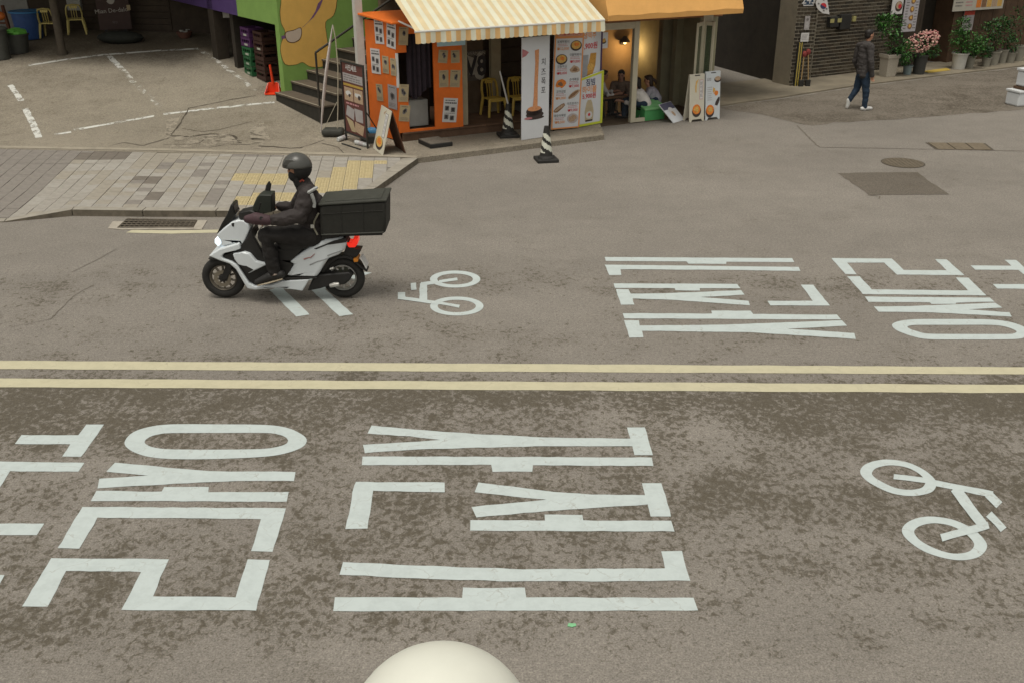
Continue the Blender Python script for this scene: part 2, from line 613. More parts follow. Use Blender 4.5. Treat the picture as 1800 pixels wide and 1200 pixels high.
letters('white painted Korean syllable with a long oval ring, near lane', [
    z1([(605, 278), (760, 290), (950, 310), (1100, 322), (1560, 325), (1552, 373), (1250, 374), (1050, 382), (800, 395), (515, 412), (527, 360), (650, 355), (780, 344), (562, 325)]),
    z1([(510, 425), (855, 430), (868, 405), (1103, 405), (1100, 432), (1522, 432), (1510, 483), (478, 478)]),
    z1([(435, 510), (1508, 517), (1490, 580), (1440, 745), (1325, 742), (1378, 573), (515, 567), (420, 730), (304, 728)]),
    z1([(272, 780), (888, 785), (805, 983), (1245, 985), (1305, 787), (1423, 788), (1350, 1055), (638, 1053), (690, 960), (742, 852), (350, 848), (248, 1037), (117, 1036)])],
    [(z1([(900, 75), (1150, 75), (1400, 78), (1515, 94), (1585, 124), (1617, 155), (1598, 192), (1520, 224), (1400, 245), (1150, 257), (920, 258), (790, 247), (710, 223), (664, 192), (660, 160), (700, 118), (780, 90)]),
      z1([(900, 121), (1150, 120), (1400, 120), (1470, 129), (1506, 143), (1519, 163), (1502, 181), (1450, 196), (1370, 205), (1150, 208), (930, 207), (850, 203), (795, 192), (764, 174), (770, 155), (800, 137), (840, 127)]))])
letters('white painted Korean syllable nearest the yellow lines, left of the near bicycle symbol', [
    z2([(235, 68), (420, 85), (690, 105), (1000, 120), (1370, 125), (1357, 77), (1433, 75), (1470, 197), (1388, 198), (1378, 158), (1000, 158), (700, 165), (450, 172), (203, 188), (197, 152), (350, 143), (535, 131), (400, 115), (214, 103)]),
    z2([(195, 203), (1463, 208), (1473, 245), (943, 242), (940, 270), (763, 270), (760, 240), (192, 241)])])
letters('white painted Korean syllable in the middle row of the near lane', [
    z2([(165, 316), (553, 317), (553, 360), (240, 355), (213, 521), (120, 521), (155, 330)]),
    z2([(702, 318), (850, 335), (1030, 358), (1200, 370), (1435, 373), (1422, 322), (1507, 321), (1551, 468), (1460, 468), (1447, 415), (1200, 430), (950, 448), (692, 470), (671, 425), (800, 412), (1000, 394), (850, 378), (686, 360)]),
    z2([(668, 483), (995, 484), (995, 458), (1158, 459), (1162, 484), (1550, 487), (1562, 532), (668, 530)])])
letters('white painted Korean syllable nearest the globe lamp', [
    z2([(107, 667), (500, 685), (900, 698), (1525, 695), (1505, 620), (1595, 619), (1634, 748), (1200, 752), (800, 750), (500, 742), (90, 722)]),
    z2([(73, 823), (633, 823), (637, 780), (905, 780), (915, 823), (1650, 823), (1669, 880), (62, 882)])])
letters('white painted Korean syllable of the far lane nearest the buildings', [
    z4([(83, 80), (1270, 87), (1283, 112), (852, 110), (850, 123), (612, 122), (600, 108), (92, 105)]),
    z4([(83, 128), (1308, 143), (1323, 168), (900, 162), (180, 157), (190, 193), (112, 195)])])
letters('white painted Korean syllable in the middle row of the far lane', [
    z4([(138, 247), (922, 250), (940, 278), (683, 277), (685, 292), (530, 290), (525, 277), (146, 275)]),
    z4([(152, 282), (235, 284), (247, 312), (500, 308), (945, 290), (968, 318), (690, 333), (992, 357), (1002, 385), (670, 362), (500, 350), (258, 342), (270, 381), (185, 381)]),
    z4([(1325, 255), (1400, 255), (1508, 387), (1133, 385), (1110, 357), (1398, 357)])])
letters('white painted Korean syllable of the far lane nearest the yellow lines', [
    z4([(198, 435), (760, 438), (758, 418), (1005, 420), (1025, 440), (1555, 444), (1580, 475), (206, 467)]),
    z4([(207, 478), (297, 480), (305, 512), (800, 508), (1585, 480), (1617, 514), (1240, 532), (1662, 560), (1672, 596), (1000, 555), (318, 545), (328, 587), (238, 588)])])
letters('white painted Korean syllable with an oval ring, far lane at the right', [
    z5([(105, 120), (640, 125), (745, 225), (1122, 228), (1020, 130), (1120, 132), (1275, 270), (683, 265), (570, 160), (243, 160), (332, 262), (230, 260)]),
    z5([(247, 282), (355, 280), (462, 395), (1310, 405), (1200, 290), (1310, 292), (1468, 447), (385, 437)]),
    z5([(403, 458), (1500, 468), (1540, 503), (1205, 511), (1195, 523), (985, 522), (970, 508), (437, 505)]),
    z5([(482, 545), (800, 542), (1545, 513), (1612, 553), (1310, 570), (1670, 597), (1693, 633), (1000, 597), (520, 590)])],
    [(z5([(640, 712), (665, 685), (740, 666), (880, 656), (1180, 655), (1480, 658), (1650, 675), (1760, 705), (1830, 745), (1810, 800), (1720, 830), (1200, 833), (960, 830), (830, 808), (690, 758)]),
      z5([(775, 722), (795, 713), (830, 708), (890, 706), (1180, 706), (1500, 706), (1620, 718), (1700, 742), (1735, 765), (1710, 780), (1640, 786), (1200, 786), (960, 783), (880, 768), (800, 742)]))])
letters('white painted Korean syllable cut off by the right picture edge, far lane', [
    z5([(1330, 185), (1690, 187), (1630, 135), (1730, 137), (1830, 224), (1850, 262), (1800, 262), (1750, 224), (1372, 222)]),
    z5([(1527, 348), (1900, 350), (1945, 390), (1565, 388)])])
# bicycle symbols
mb = MB()
paint_ring(mb, z3([(780, 268), (800, 240), (850, 222), (910, 217), (990, 230), (1060, 262), (1105, 300), (1115, 330), (1090, 362), (1010, 377), (920, 365), (840, 330), (795, 298)]),
           z3([(832, 275), (848, 256), (890, 244), (935, 243), (985, 252), (1030, 273), (1060, 300), (1066, 322), (1045, 343), (990, 350), (930, 340), (870, 312), (840, 292)]))
paint_ring(mb, z3([(963, 530), (985, 495), (1040, 472), (1110, 468), (1200, 485), (1280, 525), (1330, 575), (1335, 610), (1300, 645), (1230, 659), (1150, 650), (1060, 620), (990, 572)]),
           z3([(1018, 530), (1040, 510), (1085, 498), (1130, 498), (1185, 510), (1240, 540), (1278, 580), (1276, 605), (1250, 624), (1190, 630), (1120, 612), (1055, 580), (1025, 552)]))
for k, (a, b, w) in enumerate([((928, 291), (1085, 311), 22), ((1105, 319), (1362, 370), 26), ((1342, 368), (1392, 416), 36), ((1195, 343), (1328, 516), 44), ((1135, 560), (1346, 505), 32), ((1346, 456), (1412, 525), 32)]):
    a, b = z3([a, b])
    paint_bar(mb, a, b, w / 2.5, PZ + 0.0006 * (k + 1))
marking('painted_bicycle', mb, M_white, 'large white bicycle symbol painted on the near lane at the right')
mb = MB()
for (cx, cy, rx, ry, ix, iy) in ((1050, 382, 332, 112, 235, 72), (1072, 737, 352, 124, 252, 82)):
    out_, in_ = [], []
    for k in range(14):
        a = 2 * math.pi * k / 14
        out_.append((cx + rx * math.cos(a), cy + ry * math.sin(a)))
        in_.append((cx + ix * math.cos(a), cy + iy * math.sin(a)))
    paint_ring(mb, z7(out_), z7(in_))
for k, (a, b, w) in enumerate([((840, 415), (1080, 378), 36), ((835, 692), (1105, 740), 36), ((598, 448), (770, 424), 45), ((632, 440), (632, 668), 100), ((300, 622), (800, 692), 42), ((345, 555), (345, 630), 100), ((500, 430), (508, 524), 72)]):
    a, b = z7([a, b])
    paint_bar(mb, a, b, w / 7.5, PZ + 0.0006 * (k + 1))
marking('painted_bicycle', mb, M_white, 'small white bicycle symbol painted on the far lane behind the scooter')
z8 = zoomer(330, 250, 3.749)
for pts, wh in (([(715, 1150), (805, 1135), (630, 968), (940, 862), (850, 852), (540, 975)], 'front'), ([(1000, 1147), (1088, 1135), (905, 968), (1215, 860), (1125, 852), (815, 975)], 'rear')):
    mb = MB()
    paint_px(mb, z8(pts))
    marking('painted_chevron', mb, M_white, 'white chevron painted under the %s half of the scooter' % wh)
def strip(mb, edge_a, edge_b, z=PZ, n=120, jit=0.006):
    A0, A1 = G(*edge_a[0], z), G(*edge_a[1], z)
    B0, B1 = G(*edge_b[0], z), G(*edge_b[1], z)
    def ext(p, q):
        d = (q - p)
        return p - d * 1.2, q + d * 1.2
    A0, A1 = ext(A0, A1)
    B0, B1 = ext(B0, B1)
    va = [A0.lerp(A1, i / n) + Vector((0, random.uniform(-jit, jit), 0)) for i in range(n + 1)]
    vb = [B0.lerp(B1, i / n) + Vector((0, random.uniform(-jit, jit), 0)) for i in range(n + 1)]
    mb.add(va + vb, [(n + 1 + i, n + 2 + i, i + 1, i) for i in range(n)])
mb = MB(); strip(mb, [(5, 633.5), (1790, 644.5)], [(5, 648), (1790, 657.5)])
marking('centre_line', mb, M_yellow, 'farther of the two yellow centre lines')
mb = MB(); strip(mb, [(5, 664.5), (1790, 675.5)], [(5, 679.5), (1790, 690)])
marking('centre_line', mb, M_yellow, 'nearer of the two yellow centre lines')
mb = MB()
paint_px(mb, [(222, 409), (232, 404.5), (300, 405.5), (384, 404), (388, 409), (300, 411), (250, 410)])
marking('edge_line', mb, M_yellow, 'short pale yellow line beside the drain grating')

# ---- raised paving, car park and alley
ZS = 0.10
BK0, BK1 = G(5, 262, ZS), G(735, 278, ZS)          # back edge of the paving
def yback(x):
    t = (x - BK0.x) / (BK1.x - BK0.x)
    return BK0.y + (BK1.y - BK0.y) * t
AP1 = G(1062, 237.5, ZS)                            # right end of the shop apron
def yfront(x):
    if x <= BK1.x:
        return yback(x)
    t = (x - BK1.x) / (AP1.x - BK1.x)
    return BK1.y + (AP1.y - BK1.y) * t
def zg(x, y):                                       # the car park climbs away from the road
    f = min(1.0, max(0.0, (-2.0 - x) / 1.6))
    return ZS + 0.12 * max(0.0, y - yfront(x) - 1.3) * f
def GP(px, py, dz=0.0):
    z = ZS
    for _ in range(40):
        p = G(px, py, z + dz)
        z = 0.5 * z + 0.5 * zg(p.x, p.y)
    p = G(px, py, z + dz)
    return Vector((p.x, p.y, z + dz))
mb = MB()
xs = [-40, -34, -28, -24, -20, -17, -14, -12] + [-11 + 0.5 * i for i in range(19)] + [BK1.x] 
xs = sorted(set([round(x, 3) for x in xs if x < BK1.x] + [BK1.x] + [BK1.x + (AP1.x - BK1.x) * i / 8 for i in range(1, 9)]))
ds = [0, 0.35, 0.7, 1.05, 1.3, 1.6, 2, 2.5, 3, 4, 5, 6, 7, 8, 9, 10, 11, 12, 14, 16, 20]
grid = []
for x in xs:
    col_ = [Vector((x, yfront(x), -0.05))]
    for d in ds:
        y = yfront(x) + d
        col_.append(Vector((x, y, zg(x, y))))
    grid.append(col_)
nr = len(ds) + 1
mb.add([p for c_ in grid for p in c_], [(i * nr + j, (i + 1) * nr + j, (i + 1) * nr + j + 1, i * nr + j + 1) for i in range(len(xs) - 1) for j in range(nr - 1)])
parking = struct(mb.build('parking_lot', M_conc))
# right end wall of the apron
mb = MB()
mb.add([grid[-1][0], Vector((grid[-1][-1].x, grid[-1][-1].y, -0.05)), grid[-1][-1], grid[-1][1]], [(0, 1, 2, 3)])
mb.build('apron_edge', M_conc, parking)

# pale strip between car park and paving, cracked
def lot_strip(name, pts_px, w, m, label=None, dz=0.004, step=0.12, jit=0.0):
    P_ = [GP(*p) for p in pts_px]
    path = []
    for a, b in zip(P_[:-1], P_[1:]):
        k = max(1, int((b - a).length / step))
        path += [a.lerp(b, q / k) for q in range(k)]
    path.append(P_[-1])
    mb = MB()
    L_, R_ = [], []
    for i, p in enumerate(path):
        t = (path[min(i + 1, len(path) - 1)] - path[max(i - 1, 0)])
        t.z = 0
        t.normalize()
        n = Vector((-t.y, t.x, 0))
        ww = w * (1 + random.uniform(-jit, jit)) / 2
        sh = random.uniform(-jit, jit) * w * 0.6
        for lst, s in ((L_, 1), (R_, -1)):
            q = p + n * (ww * s + sh)
            lst.append(Vector((q.x, q.y, zg(q.x, q.y) + dz)))
    n = len(path)
    mb.add(L_ + R_, [(n + i, n + i + 1, i + 1, i) for i in range(n - 1)])
    o = mb.build(name, m, parking)
    if label: o['label'] = label
    return o
zp = zoomer(0, 0, 4)
lot_strip('parking_line', zp([(200, 463), (470, 420), (740, 387), (1100, 360), (1390, 345)]), 0.12, M_oldwhite, 'pale line along the far end of the parking bays', jit=0.12)
lot_strip('parking_line', zp([(1390, 345), (1500, 410), (1580, 470), (1700, 560), (1790, 640)]), 0.12, M_fadewhite, 'faded line curving past the crates', jit=0.2)
lot_strip('parking_line', zp([(765, 395), (850, 480)]), 0.13, M_oldwhite, 'clear stub of the line between the two parking bays', jit=0.1)
lot_strip('parking_line', zp([(850, 480), (950, 590), (1050, 680), (1150, 775)]), 0.12, M_fadewhite, 'worn line between the two parking bays', jit=0.2)
lot_strip('parking_line', zp([(72, 600), (150, 712)]), 0.12, M_oldwhite, 'short worn line at the left end of the parking bays', jit=0.12)
lot_strip('parking_line', zp([(175, 765), (225, 860), (275, 970)]), 0.13, M_oldwhite, 'broken white line at the near left corner of the parking bays', jit=0.12)
lot_strip('parking_line', zp([(385, 948), (500, 930)]), 0.10, M_oldwhite, 'short stub of the near parking line', jit=0.12)
lot_strip('parking_line', zp([(520, 916), (800, 868), (1085, 818)]), 0.11, M_oldwhite, 'left half of the near parking line', jit=0.12)
lot_strip('parking_line', zp([(1150, 806), (1450, 770), (1800, 733), (1930, 722)]), 0.11, M_oldwhite, 'right half of the near parking line', jit=0.12)
M_crack = mat('crack_gap', (0.07, 0.057, 0.042), 0.95, 0.3, 20)
zc = zoomer(0, 0, 4)
for pts, w in (([(1800, 675), (1640, 700), (1440, 742), (1330, 762), (1260, 880), (1180, 975), (1010, 1025)], 0.03),
               ([(1190, 958), (1330, 962), (1480, 945), (1640, 955), (1690, 1010)], 0.06),
               ([(1010, 1028), (870, 1005), (770, 1028)], 0.02), ([(1150, 1020), (1280, 1022), (1400, 1010), (1450, 970)], 0.018),
               ([(1470, 1040), (1600, 1015), (1760, 1020)], 0.018), ([(1280, 905), (1420, 930), (1540, 915), (1760, 860)], 0.014)):
    lot_strip('crack', zc(pts), w, M_crack, None, 0.005, 0.10, 0.5)
zc = zoomer(380, 240, 4.737)
for pts, w in (([(350, 85), (470, 88), (620, 100), (720, 98)], 0.045), ([(60, 0), (120, 20), (200, 48)], 0.025), ([(880, 60), (1010, 90), (1060, 140)], 0.02), ([(700, 95), (820, 60), (900, 30)], 0.018), ([(0, 40), (120, 22), (150, 52)], 0.03)):
    lot_strip('crack', zc(pts), w, M_crack, None, 0.005, 0.10, 0.5)
M_strip = mat('pale_concrete_strip', (0.31, 0.275, 0.215), 0.9, 0.2, 4, 0.2, 60)
lot_strip('concrete_strip', [(-260, 257), (5, 259), (300, 264), (560, 270), (733, 276.5)], 0.16, M_strip, None, 0.006, 0.3, 0.05)
M_apatch = paint_mat('pale_scraped_concrete', (0.30, 0.265, 0.21), 0.3, 0.49)
for pts in ([(296, 206), (318, 203), (305, 240), (292, 246)], [(310, 240), (400, 236), (425, 252), (380, 258), (300, 262)], [(440, 225), (462, 215), (474, 245), (455, 262), (440, 262)]):
    mbp = MB(); mbp.poly([Vector((q.x, q.y, zg(q.x, q.y) + 0.0035)) for q in [GP(*p) for p in [(a + random.uniform(-3, 3), b) for a, b in pts]]])
    mbp.build('repair_patch', M_apatch, parking)

# paving with separate blocks and kerb stones
KB = [(-330, 384), (5, 380), (126, 369), (250, 370.5), (379, 371), (480, 371), (560, 367), (612, 354), (663, 329), (735, 278)]
KP = [G(*p, ZS) for p in KB]
XR = KP[2].x
def zramp(x, y):
    a = min(1.0, max(0.0, (XR - x) / (XR - KP[1].x)))
    t = min(1.0, max(0.0, (yback(x) - y) / 2.5))
    return ZS - 0.088 * a * t
M_bed = mat('paving_bed', (0.20, 0.18, 0.15), 0.95, 0.2, 10)
mb = MB()
bed_f = [p.copy() for p in KP]
bed = []
for i, (a, b) in enumerate(zip(bed_f[:-1], bed_f[1:])):
    k = max(1, int((b - a).length / 0.6))
    bed += [a.lerp(b, q / k) for q in range(k)]
bed.append(bed_f[-1])
top = []
for p in bed:
    row = []
    for j in range(7):
        y = p.y + (yback(p.x) - p.y) * j / 6
        row.append(Vector((p.x, y, zramp(p.x, y) - 0.016)))
    top.append(row)
mb.add([q for r in top for q in r], [(i * 7 + j, (i + 1) * 7 + j, (i + 1) * 7 + j + 1, i * 7 + j + 1) for i in range(len(top) - 1) for j in range(6)])
sidewalk = struct(mb.build('sidewalk', M_bed))
M_kerb = mat('kerb_concrete', (0.30, 0.275, 0.23), 0.9, 0.2, 5, 0.25, 60)
M_kerbdark = mat('dark_kerb_side', (0.14, 0.12, 0.09), 0.92, 0.35, 7, 0.3, 50)  # darker colour for the kerb's side faces than for its top
def inset(i, w):
    n_ = Vector((0, 0, 0))
    for a, b in ((i - 1, i), (i, i + 1)):
        if a < 0 or b >= len(KP): continue
        t = (KP[b] - KP[a]); t.z = 0; t.normalize()
        n_ += Vector((-t.y, t.x, 0))
    n_.normalize()
    return KP[i] + n_ * w
KW = 0.17
KI = [inset(i, KW) for i in range(len(KP))]
KI[-1] = KP[-1] + Vector((-0.28, -0.02, 0))
for i in range(len(KP) - 1):
    a, b, ai, bi = KP[i], KP[i + 1], KI[i], KI[i + 1]
    n = max(1, round((b - a).length / 0.95))
    for q in range(n):
        t0, t1 = q / n + 0.006 / n, (q + 1) / n - 0.006 / n
        p = [a.lerp(b, t0), a.lerp(b, t1), ai.lerp(bi, t1), ai.lerp(bi, t0)]
        p = [Vector((v.x, v.y, zramp(v.x, v.y) + 0.002)) for v in p]
        lo = [Vector((v.x, v.y, -0.04)) for v in p]
        mb = MB()
        mb.add([p[0], p[1], p[2], p[3]], [(0, 1, 2, 3)], 0)
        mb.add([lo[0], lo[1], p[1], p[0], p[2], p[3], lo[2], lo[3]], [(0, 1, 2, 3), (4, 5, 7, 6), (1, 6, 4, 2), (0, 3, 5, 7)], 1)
        mb.build('kerb_stone', [M_kerb, M_kerbdark], sidewalk)
PAV = {'grey': mat('grey_paver', (0.295, 0.274, 0.240), 0.9, 0.16, 9, 0.25, 70),
       'warm': mat('warm_grey_paver', (0.285, 0.258, 0.213), 0.9, 0.16, 9, 0.25, 70),
       'pale': mat('pale_paver', (0.318, 0.298, 0.264), 0.9, 0.14, 9, 0.25, 70),
       'dark': mat('dark_grey_paver', (0.21, 0.19, 0.168), 0.9, 0.16, 9, 0.25, 70),
       'darker': mat('sooty_paver', (0.155, 0.135, 0.113), 0.9, 0.2, 9, 0.25, 70),
       'tactile': mat('yellow_tactile_paver', (0.46, 0.385, 0.22), 0.85, 0.16, 9, 0.2, 70)}
def inpoly(x, y, poly):
    c = False
    n = len(poly)
    for i in range(n):
        x1, y1 = poly[i]
        x2, y2 = poly[(i + 1) % n]
        if (y1 > y) != (y2 > y) and x < (x2 - x1) * (y - y1) / (y2 - y1) + x1:
            c = not c
    return c
za, zb6 = zoomer(380, 240, 4.737), zoomer(0, 240, 4.286)
T_POLY = [za([(235, 295), (640, 310), (640, 400), (110, 380)]), za([(150, 500), (470, 465), (640, 465), (600, 548), (150, 562)]), za([(1110, 200), (1405, 208), (1180, 400), (1090, 445), (790, 480), (790, 340), (900, 335)])]
D_POLY = [(zb6([(-900, 90), (600, 92), (120, 560), (-900, 560)]), 'dark'), (zb6([(670, 92), (1040, 94), (960, 172), (600, 168)]), 'darker'), (zb6([(1120, 98), (1440, 102), (1400, 245), (950, 240)]), 'warm'),
          (zb6([(1030, 300), (1215, 305), (1170, 368), (970, 360)]), 'darker'), (zb6([(700, 385), (920, 385), (860, 440), (640, 440)]), 'warm'), (zb6([(1080, 420), (1190, 420), (1150, 480), (1040, 480)]), 'darker'), (zb6([(1560, 400), (1700, 400), (1660, 500), (1500, 500)]), 'dark'), (za([(140, 130), (560, 140), (560, 175), (120, 165)]), 'dark')]
def clip(poly, a, b):
    out = []
    d = Vector((b.x - a.x, b.y - a.y))
    def side(p): return d.x * (p.y - a.y) - d.y * (p.x - a.x)
    for i in range(len(poly)):
        p, q = poly[i], poly[(i + 1) % len(poly)]
        sp, sq = side(p), side(q)
        if sp >= 0: out.append(p)
        if (sp >= 0) != (sq >= 0):
            out.append(p.lerp(q, sp / (sp - sq)))
    return out
PU, PV_ = Vector((1, -0.028, 0)), Vector((-0.105, 1, 0))
PS, GAP, BH = 0.24, 0.004, 0.045
corner0 = Vector((BK0.x, BK0.y, 0)) - PV_ * (PS * 15.5)
_blk = {}
def block_mesh(kind):
    if kind not in _blk:
        mb = MB()
        a = [PU * (-PS / 2 + GAP) + PV_ * (-PS / 2 + GAP), PU * (PS / 2 - GAP) + PV_ * (-PS / 2 + GAP), PU * (PS / 2 - GAP) + PV_ * (PS / 2 - GAP), PU * (-PS / 2 + GAP) + PV_ * (PS / 2 - GAP)]
        lowr = [p * 1.0 - Vector((0, 0, BH)) for p in a]
        topv = [p * 0.965 for p in a]
        mid = [p - Vector((0, 0, 0.004)) for p in a]
        mb.add(topv + mid + lowr, [(0, 1, 2, 3)] + [(4 + i, 4 + (i + 1) % 4, (i + 1) % 4, i) for i in range(4)] + [(8 + i, 8 + (i + 1) % 4, 4 + (i + 1) % 4, 4 + i) for i in range(4)])
        if kind == 'tactile':
            for i in range(4):
                for j in range(4):
                    c_ = PU * ((i - 1.5) * 0.052) + PV_ * ((j - 1.5) * 0.052)
                    mb.box(c_ + Vector((0, 0, 0.003)), (0.030, 0.030, 0.007))
        _blk[kind] = mb.mesh('paving_block_' + kind, PAV[kind])
    return _blk[kind]
def paver_kind(c_):
    px, py = pix(c_)
    if any(inpoly(px, py, t) for t in T_POLY): return 'tactile'
    for poly, kd in D_POLY:
        if inpoly(px, py, poly):
            return kd if random.random() < 0.9 else 'dark'
    r = random.random()
    return 'grey' if r < 0.58 else 'pale' if r < 0.80 else 'warm' if r < 0.975 else 'dark'
cells = []
rest = MB()
for i in range(-32, 50):
    for j in range(-4, 20):
        c_ = corner0 + PU * (i * PS) + PV_ * (j * PS)
        quad = [c_ + PU * (sx * (PS / 2 - GAP)) + PV_ * (sy * (PS / 2 - GAP)) for sx, sy in ((-1, -1), (1, -1), (1, 1), (-1, 1))]
        full = quad
        q = clip(quad, Vector((BK1.x, BK1.y - 0.015, 0)), Vector((BK0.x, BK0.y - 0.015, 0)))
        if c_.x < XR:
            segs = [(0, 1)] if c_.x < KP[1].x else [(1, 2)]
        else:
            segs = [(k, k + 1) for k in range(2, len(KP) - 1)]
        for a, b in segs:
            if len(q) < 3: break
            ia, ib = KI[a], KI[b]
            t = (ib - ia).normalized() * 0.004
            q = clip(q, ia + Vector((-t.y, t.x, 0)), ib + Vector((-t.y, t.x, 0)))
        if len(q) < 3: continue
        ar = 0.5 * abs(sum(q[k].x * q[(k + 1) % len(q)].y - q[(k + 1) % len(q)].x * q[k].y for k in range(len(q))))
        if ar < 0.008: continue
        cc = sum(q, Vector((0, 0, 0))) / len(q)
        px, py = pix((cc.x, cc.y, ZS))
        cells.append((px, c_, q, cc, ar > 0.97 * (PS - 2 * GAP) ** 2))
vis = [c for c in cells if -12 < c[0] < 760]
vis.sort(key=lambda c: -(c[4] + 0.0) * 1000 + pix((c[3].x, c[3].y, ZS))[1] * -1)
n_parts = 0
for px, c_, q, cc, isfull in vis + [c for c in cells if not (-12 < c[0] < 760)]:
    zt = zramp(cc.x, cc.y) + random.uniform(-0.003, 0.003)
    kd = paver_kind(Vector((cc.x, cc.y, ZS)))
    inview = -12 < px < 760
    if inview and isfull and n_parts < 300:
        o = bpy.data.objects.new('tactile_block' if kd == 'tactile' else 'paving_block', block_mesh(kd))
        COL.objects.link(o)
        o.parent = sidewalk
        o.location = (c_.x, c_.y, zt)
        e = 0.05
        o.rotation_euler = (math.atan((zramp(cc.x, cc.y + e) - zramp(cc.x, cc.y - e)) / (2 * e)) + random.uniform(-0.006, 0.006), -math.atan((zramp(cc.x + e, cc.y) - zramp(cc.x - e, cc.y)) / (2 * e)) + random.uniform(-0.006, 0.006), 0)
        n_parts += 1
    elif inview and n_parts < 300 and len(q) >= 3:
        mb = MB()
        mb.prism([Vector((p.x, p.y, zramp(p.x, p.y) + 0.0 - BH)) for p in q], (0, 0, BH))
        mb.build('paving_block', PAV[kd], sidewalk)
        n_parts += 1
    else:
        rest.prism([Vector((p.x, p.y, zramp(p.x, p.y) - BH)) for p in q], (0, 0, BH), list(PAV).index(kd))
o = rest.build('cut_paving_blocks', list(PAV.values()), sidewalk)
o['kind'] = 'stuff'

# drain grating at the kerb, with its concrete surround
gq = [G(*p, 0.004) for p in zb6([(890, 692), (1452, 690), (1482, 640), (958, 630)])]
M_iron = mat('rusty_iron', (0.11, 0.092, 0.068), 0.7, 0.3, 14, 0.3, 60, metal=0.3)
M_void = mat('drain_void', (0.018, 0.015, 0.012), 0.95)
M_surround = mat('drain_surround_concrete', (0.36, 0.325, 0.27), 0.9, 0.2, 6, 0.2, 60)
drain = thing('drain_grating', 'rusty iron drain grating set in concrete at the kerb, beside the scooter', 'drain', tuple(sum(gq, Vector()) / 4))
mb = MB(); mb.poly([p + Vector((0, 0, 0.002)) for p in gq]); mb.build('drain_pit', M_void, drain)
for (u0, v0, u1, v1, u2, v2, u3, v3) in ((815, 695, 893, 703, 935, 645, 850, 645), (1455, 700, 1520, 705, 1560, 638, 1488, 636), (893, 705, 1455, 702, 1458, 692, 890, 692)):
    mb = MB(); mb.prism([G(*p, 0.002) for p in zb6([(u0, v0), (u1, v1), (u2, v2), (u3, v3)])], (0, 0, 0.01)); mb.build('surround', M_surround, drain)
nb = 15
for k in range(nb + 1):
    a, b = gq[0].lerp(gq[1], k / nb), gq[3].lerp(gq[2], k / nb)
    mb = MB(); mb.tube([a + Vector((0, 0, 0.012)), b + Vector((0, 0, 0.012))], 0.013, 4); mb.build('grate_bar', M_iron, drain)
for k in range(5):
    a, b = gq[0].lerp(gq[3], k / 4), gq[1].lerp(gq[2], k / 4)
    mb = MB(); mb.tube([a + Vector((0, 0, 0.016)), b + Vector((0, 0, 0.016))], 0.011, 4); mb.build('cross_bar', M_iron, drain)

# alley to the right: darker asphalt, repair patch, covers, seams
alley_px = [(1262, 190), (1310, 182), (1360, 176), (1500, 154), (1640, 137), (1760, 123), (1900, 108), (2050, 120), (2000, 175), (1860, 188), (1760, 196), (1640, 205), (1540, 212), (1470, 216), (1430, 222), (1395, 215), (1340, 203)]
mb = MB(); mb.poly(rough_loop([G(*p, 0.004) for p in alley_px], 0.25, 0.05)); struct(mb.build('alley', M_alley))
mb = MB(); mb.poly(rough_loop([G(*p, 0.004) for p in [(1473, 305), (1545, 303.5), (1612, 303), (1645, 326), (1668, 342), (1590, 342.5), (1527, 343), (1498, 322)]], 0.15, 0.02)); o = mb.build('asphalt_patch', M_patch, road); o['label'] = 'dark rectangular asphalt repair patch with rough edges'
def road_crack(pts, w, j=0.4):
    P_ = [G(*p, 0.005) for p in pts]
    path = []
    for a, b in zip(P_[:-1], P_[1:]):
        k = max(1, int((b - a).length / 0.1))
        path += [a.lerp(b, q / k) for q in range(k)]
    path.append(P_[-1])
    L_, R_ = [], []
    for i, p in enumerate(path):
        t = path[min(i + 1, len(path) - 1)] - path[max(i - 1, 0)]
        t.normalize()
        n = Vector((-t.y, t.x, 0))
        sh = random.uniform(-j, j) * w
        ww = w * random.uniform(0.5, 1.2) / 2
        L_.append(p + n * (ww + sh)); R_.append(p + n * (sh - ww))
    n = len(path)
    mb = MB(); mb.add(L_ + R_, [(n + i, n + i + 1, i + 1, i) for i in range(n - 1)])
    return mb.build('crack', M_crackroad, road)
M_crackroad = mat('road_crack', (0.135, 0.115, 0.092), 0.95, 0.25, 20)
road_crack([(1402, 221), (1420, 240), (1440, 259)], 0.03)
road_crack([(1440, 259), (1560, 261), (1700, 264), (1800, 266)], 0.03, 0.5)
road_crack([(1525, 343), (1548, 345), (1545, 350)], 0.03)
road_crack([(125, 478), (160, 462), (190, 446), (205, 438)], 0.012, 0.9)
road_crack([(20, 575), (90, 560), (130, 520), (165, 500)], 0.009, 1.2)
M_cover = mat('cast_iron_cover', (0.135, 0.112, 0.08), 0.75, 0.3, 20, 0.6, 40, metal=0.2)
M_coverrim = mat('cover_rim', (0.075, 0.062, 0.046), 0.8, 0.2)
c_ = G(1587, 287, 0)
rr = (G(1624, 287, 0) - G(1550, 287, 0)).length / 2
mh = thing('manhole_cover', 'round cast iron manhole cover above the asphalt repair patch', 'manhole cover', tuple(c_))
MB().lathe(c_ + Vector((0, 0, 0.002)), [(rr * 0.93, 0), (rr * 0.93, 0.006), (rr * 0.90, 0.007)], 32).build('lid', M_cover, mh)
mb = MB(); mb.ringpoly([c_ + Vector((rr * math.cos(a), rr * math.sin(a), 0.005)) for a in [2 * math.pi * k / 40 for k in range(40)]], [c_ + Vector((rr * 0.94 * math.cos(a), rr * 0.94 * math.sin(a), 0.005)) for a in [2 * math.pi * k / 40 for k in range(40)]]); mb.build('rim', M_coverrim, mh)
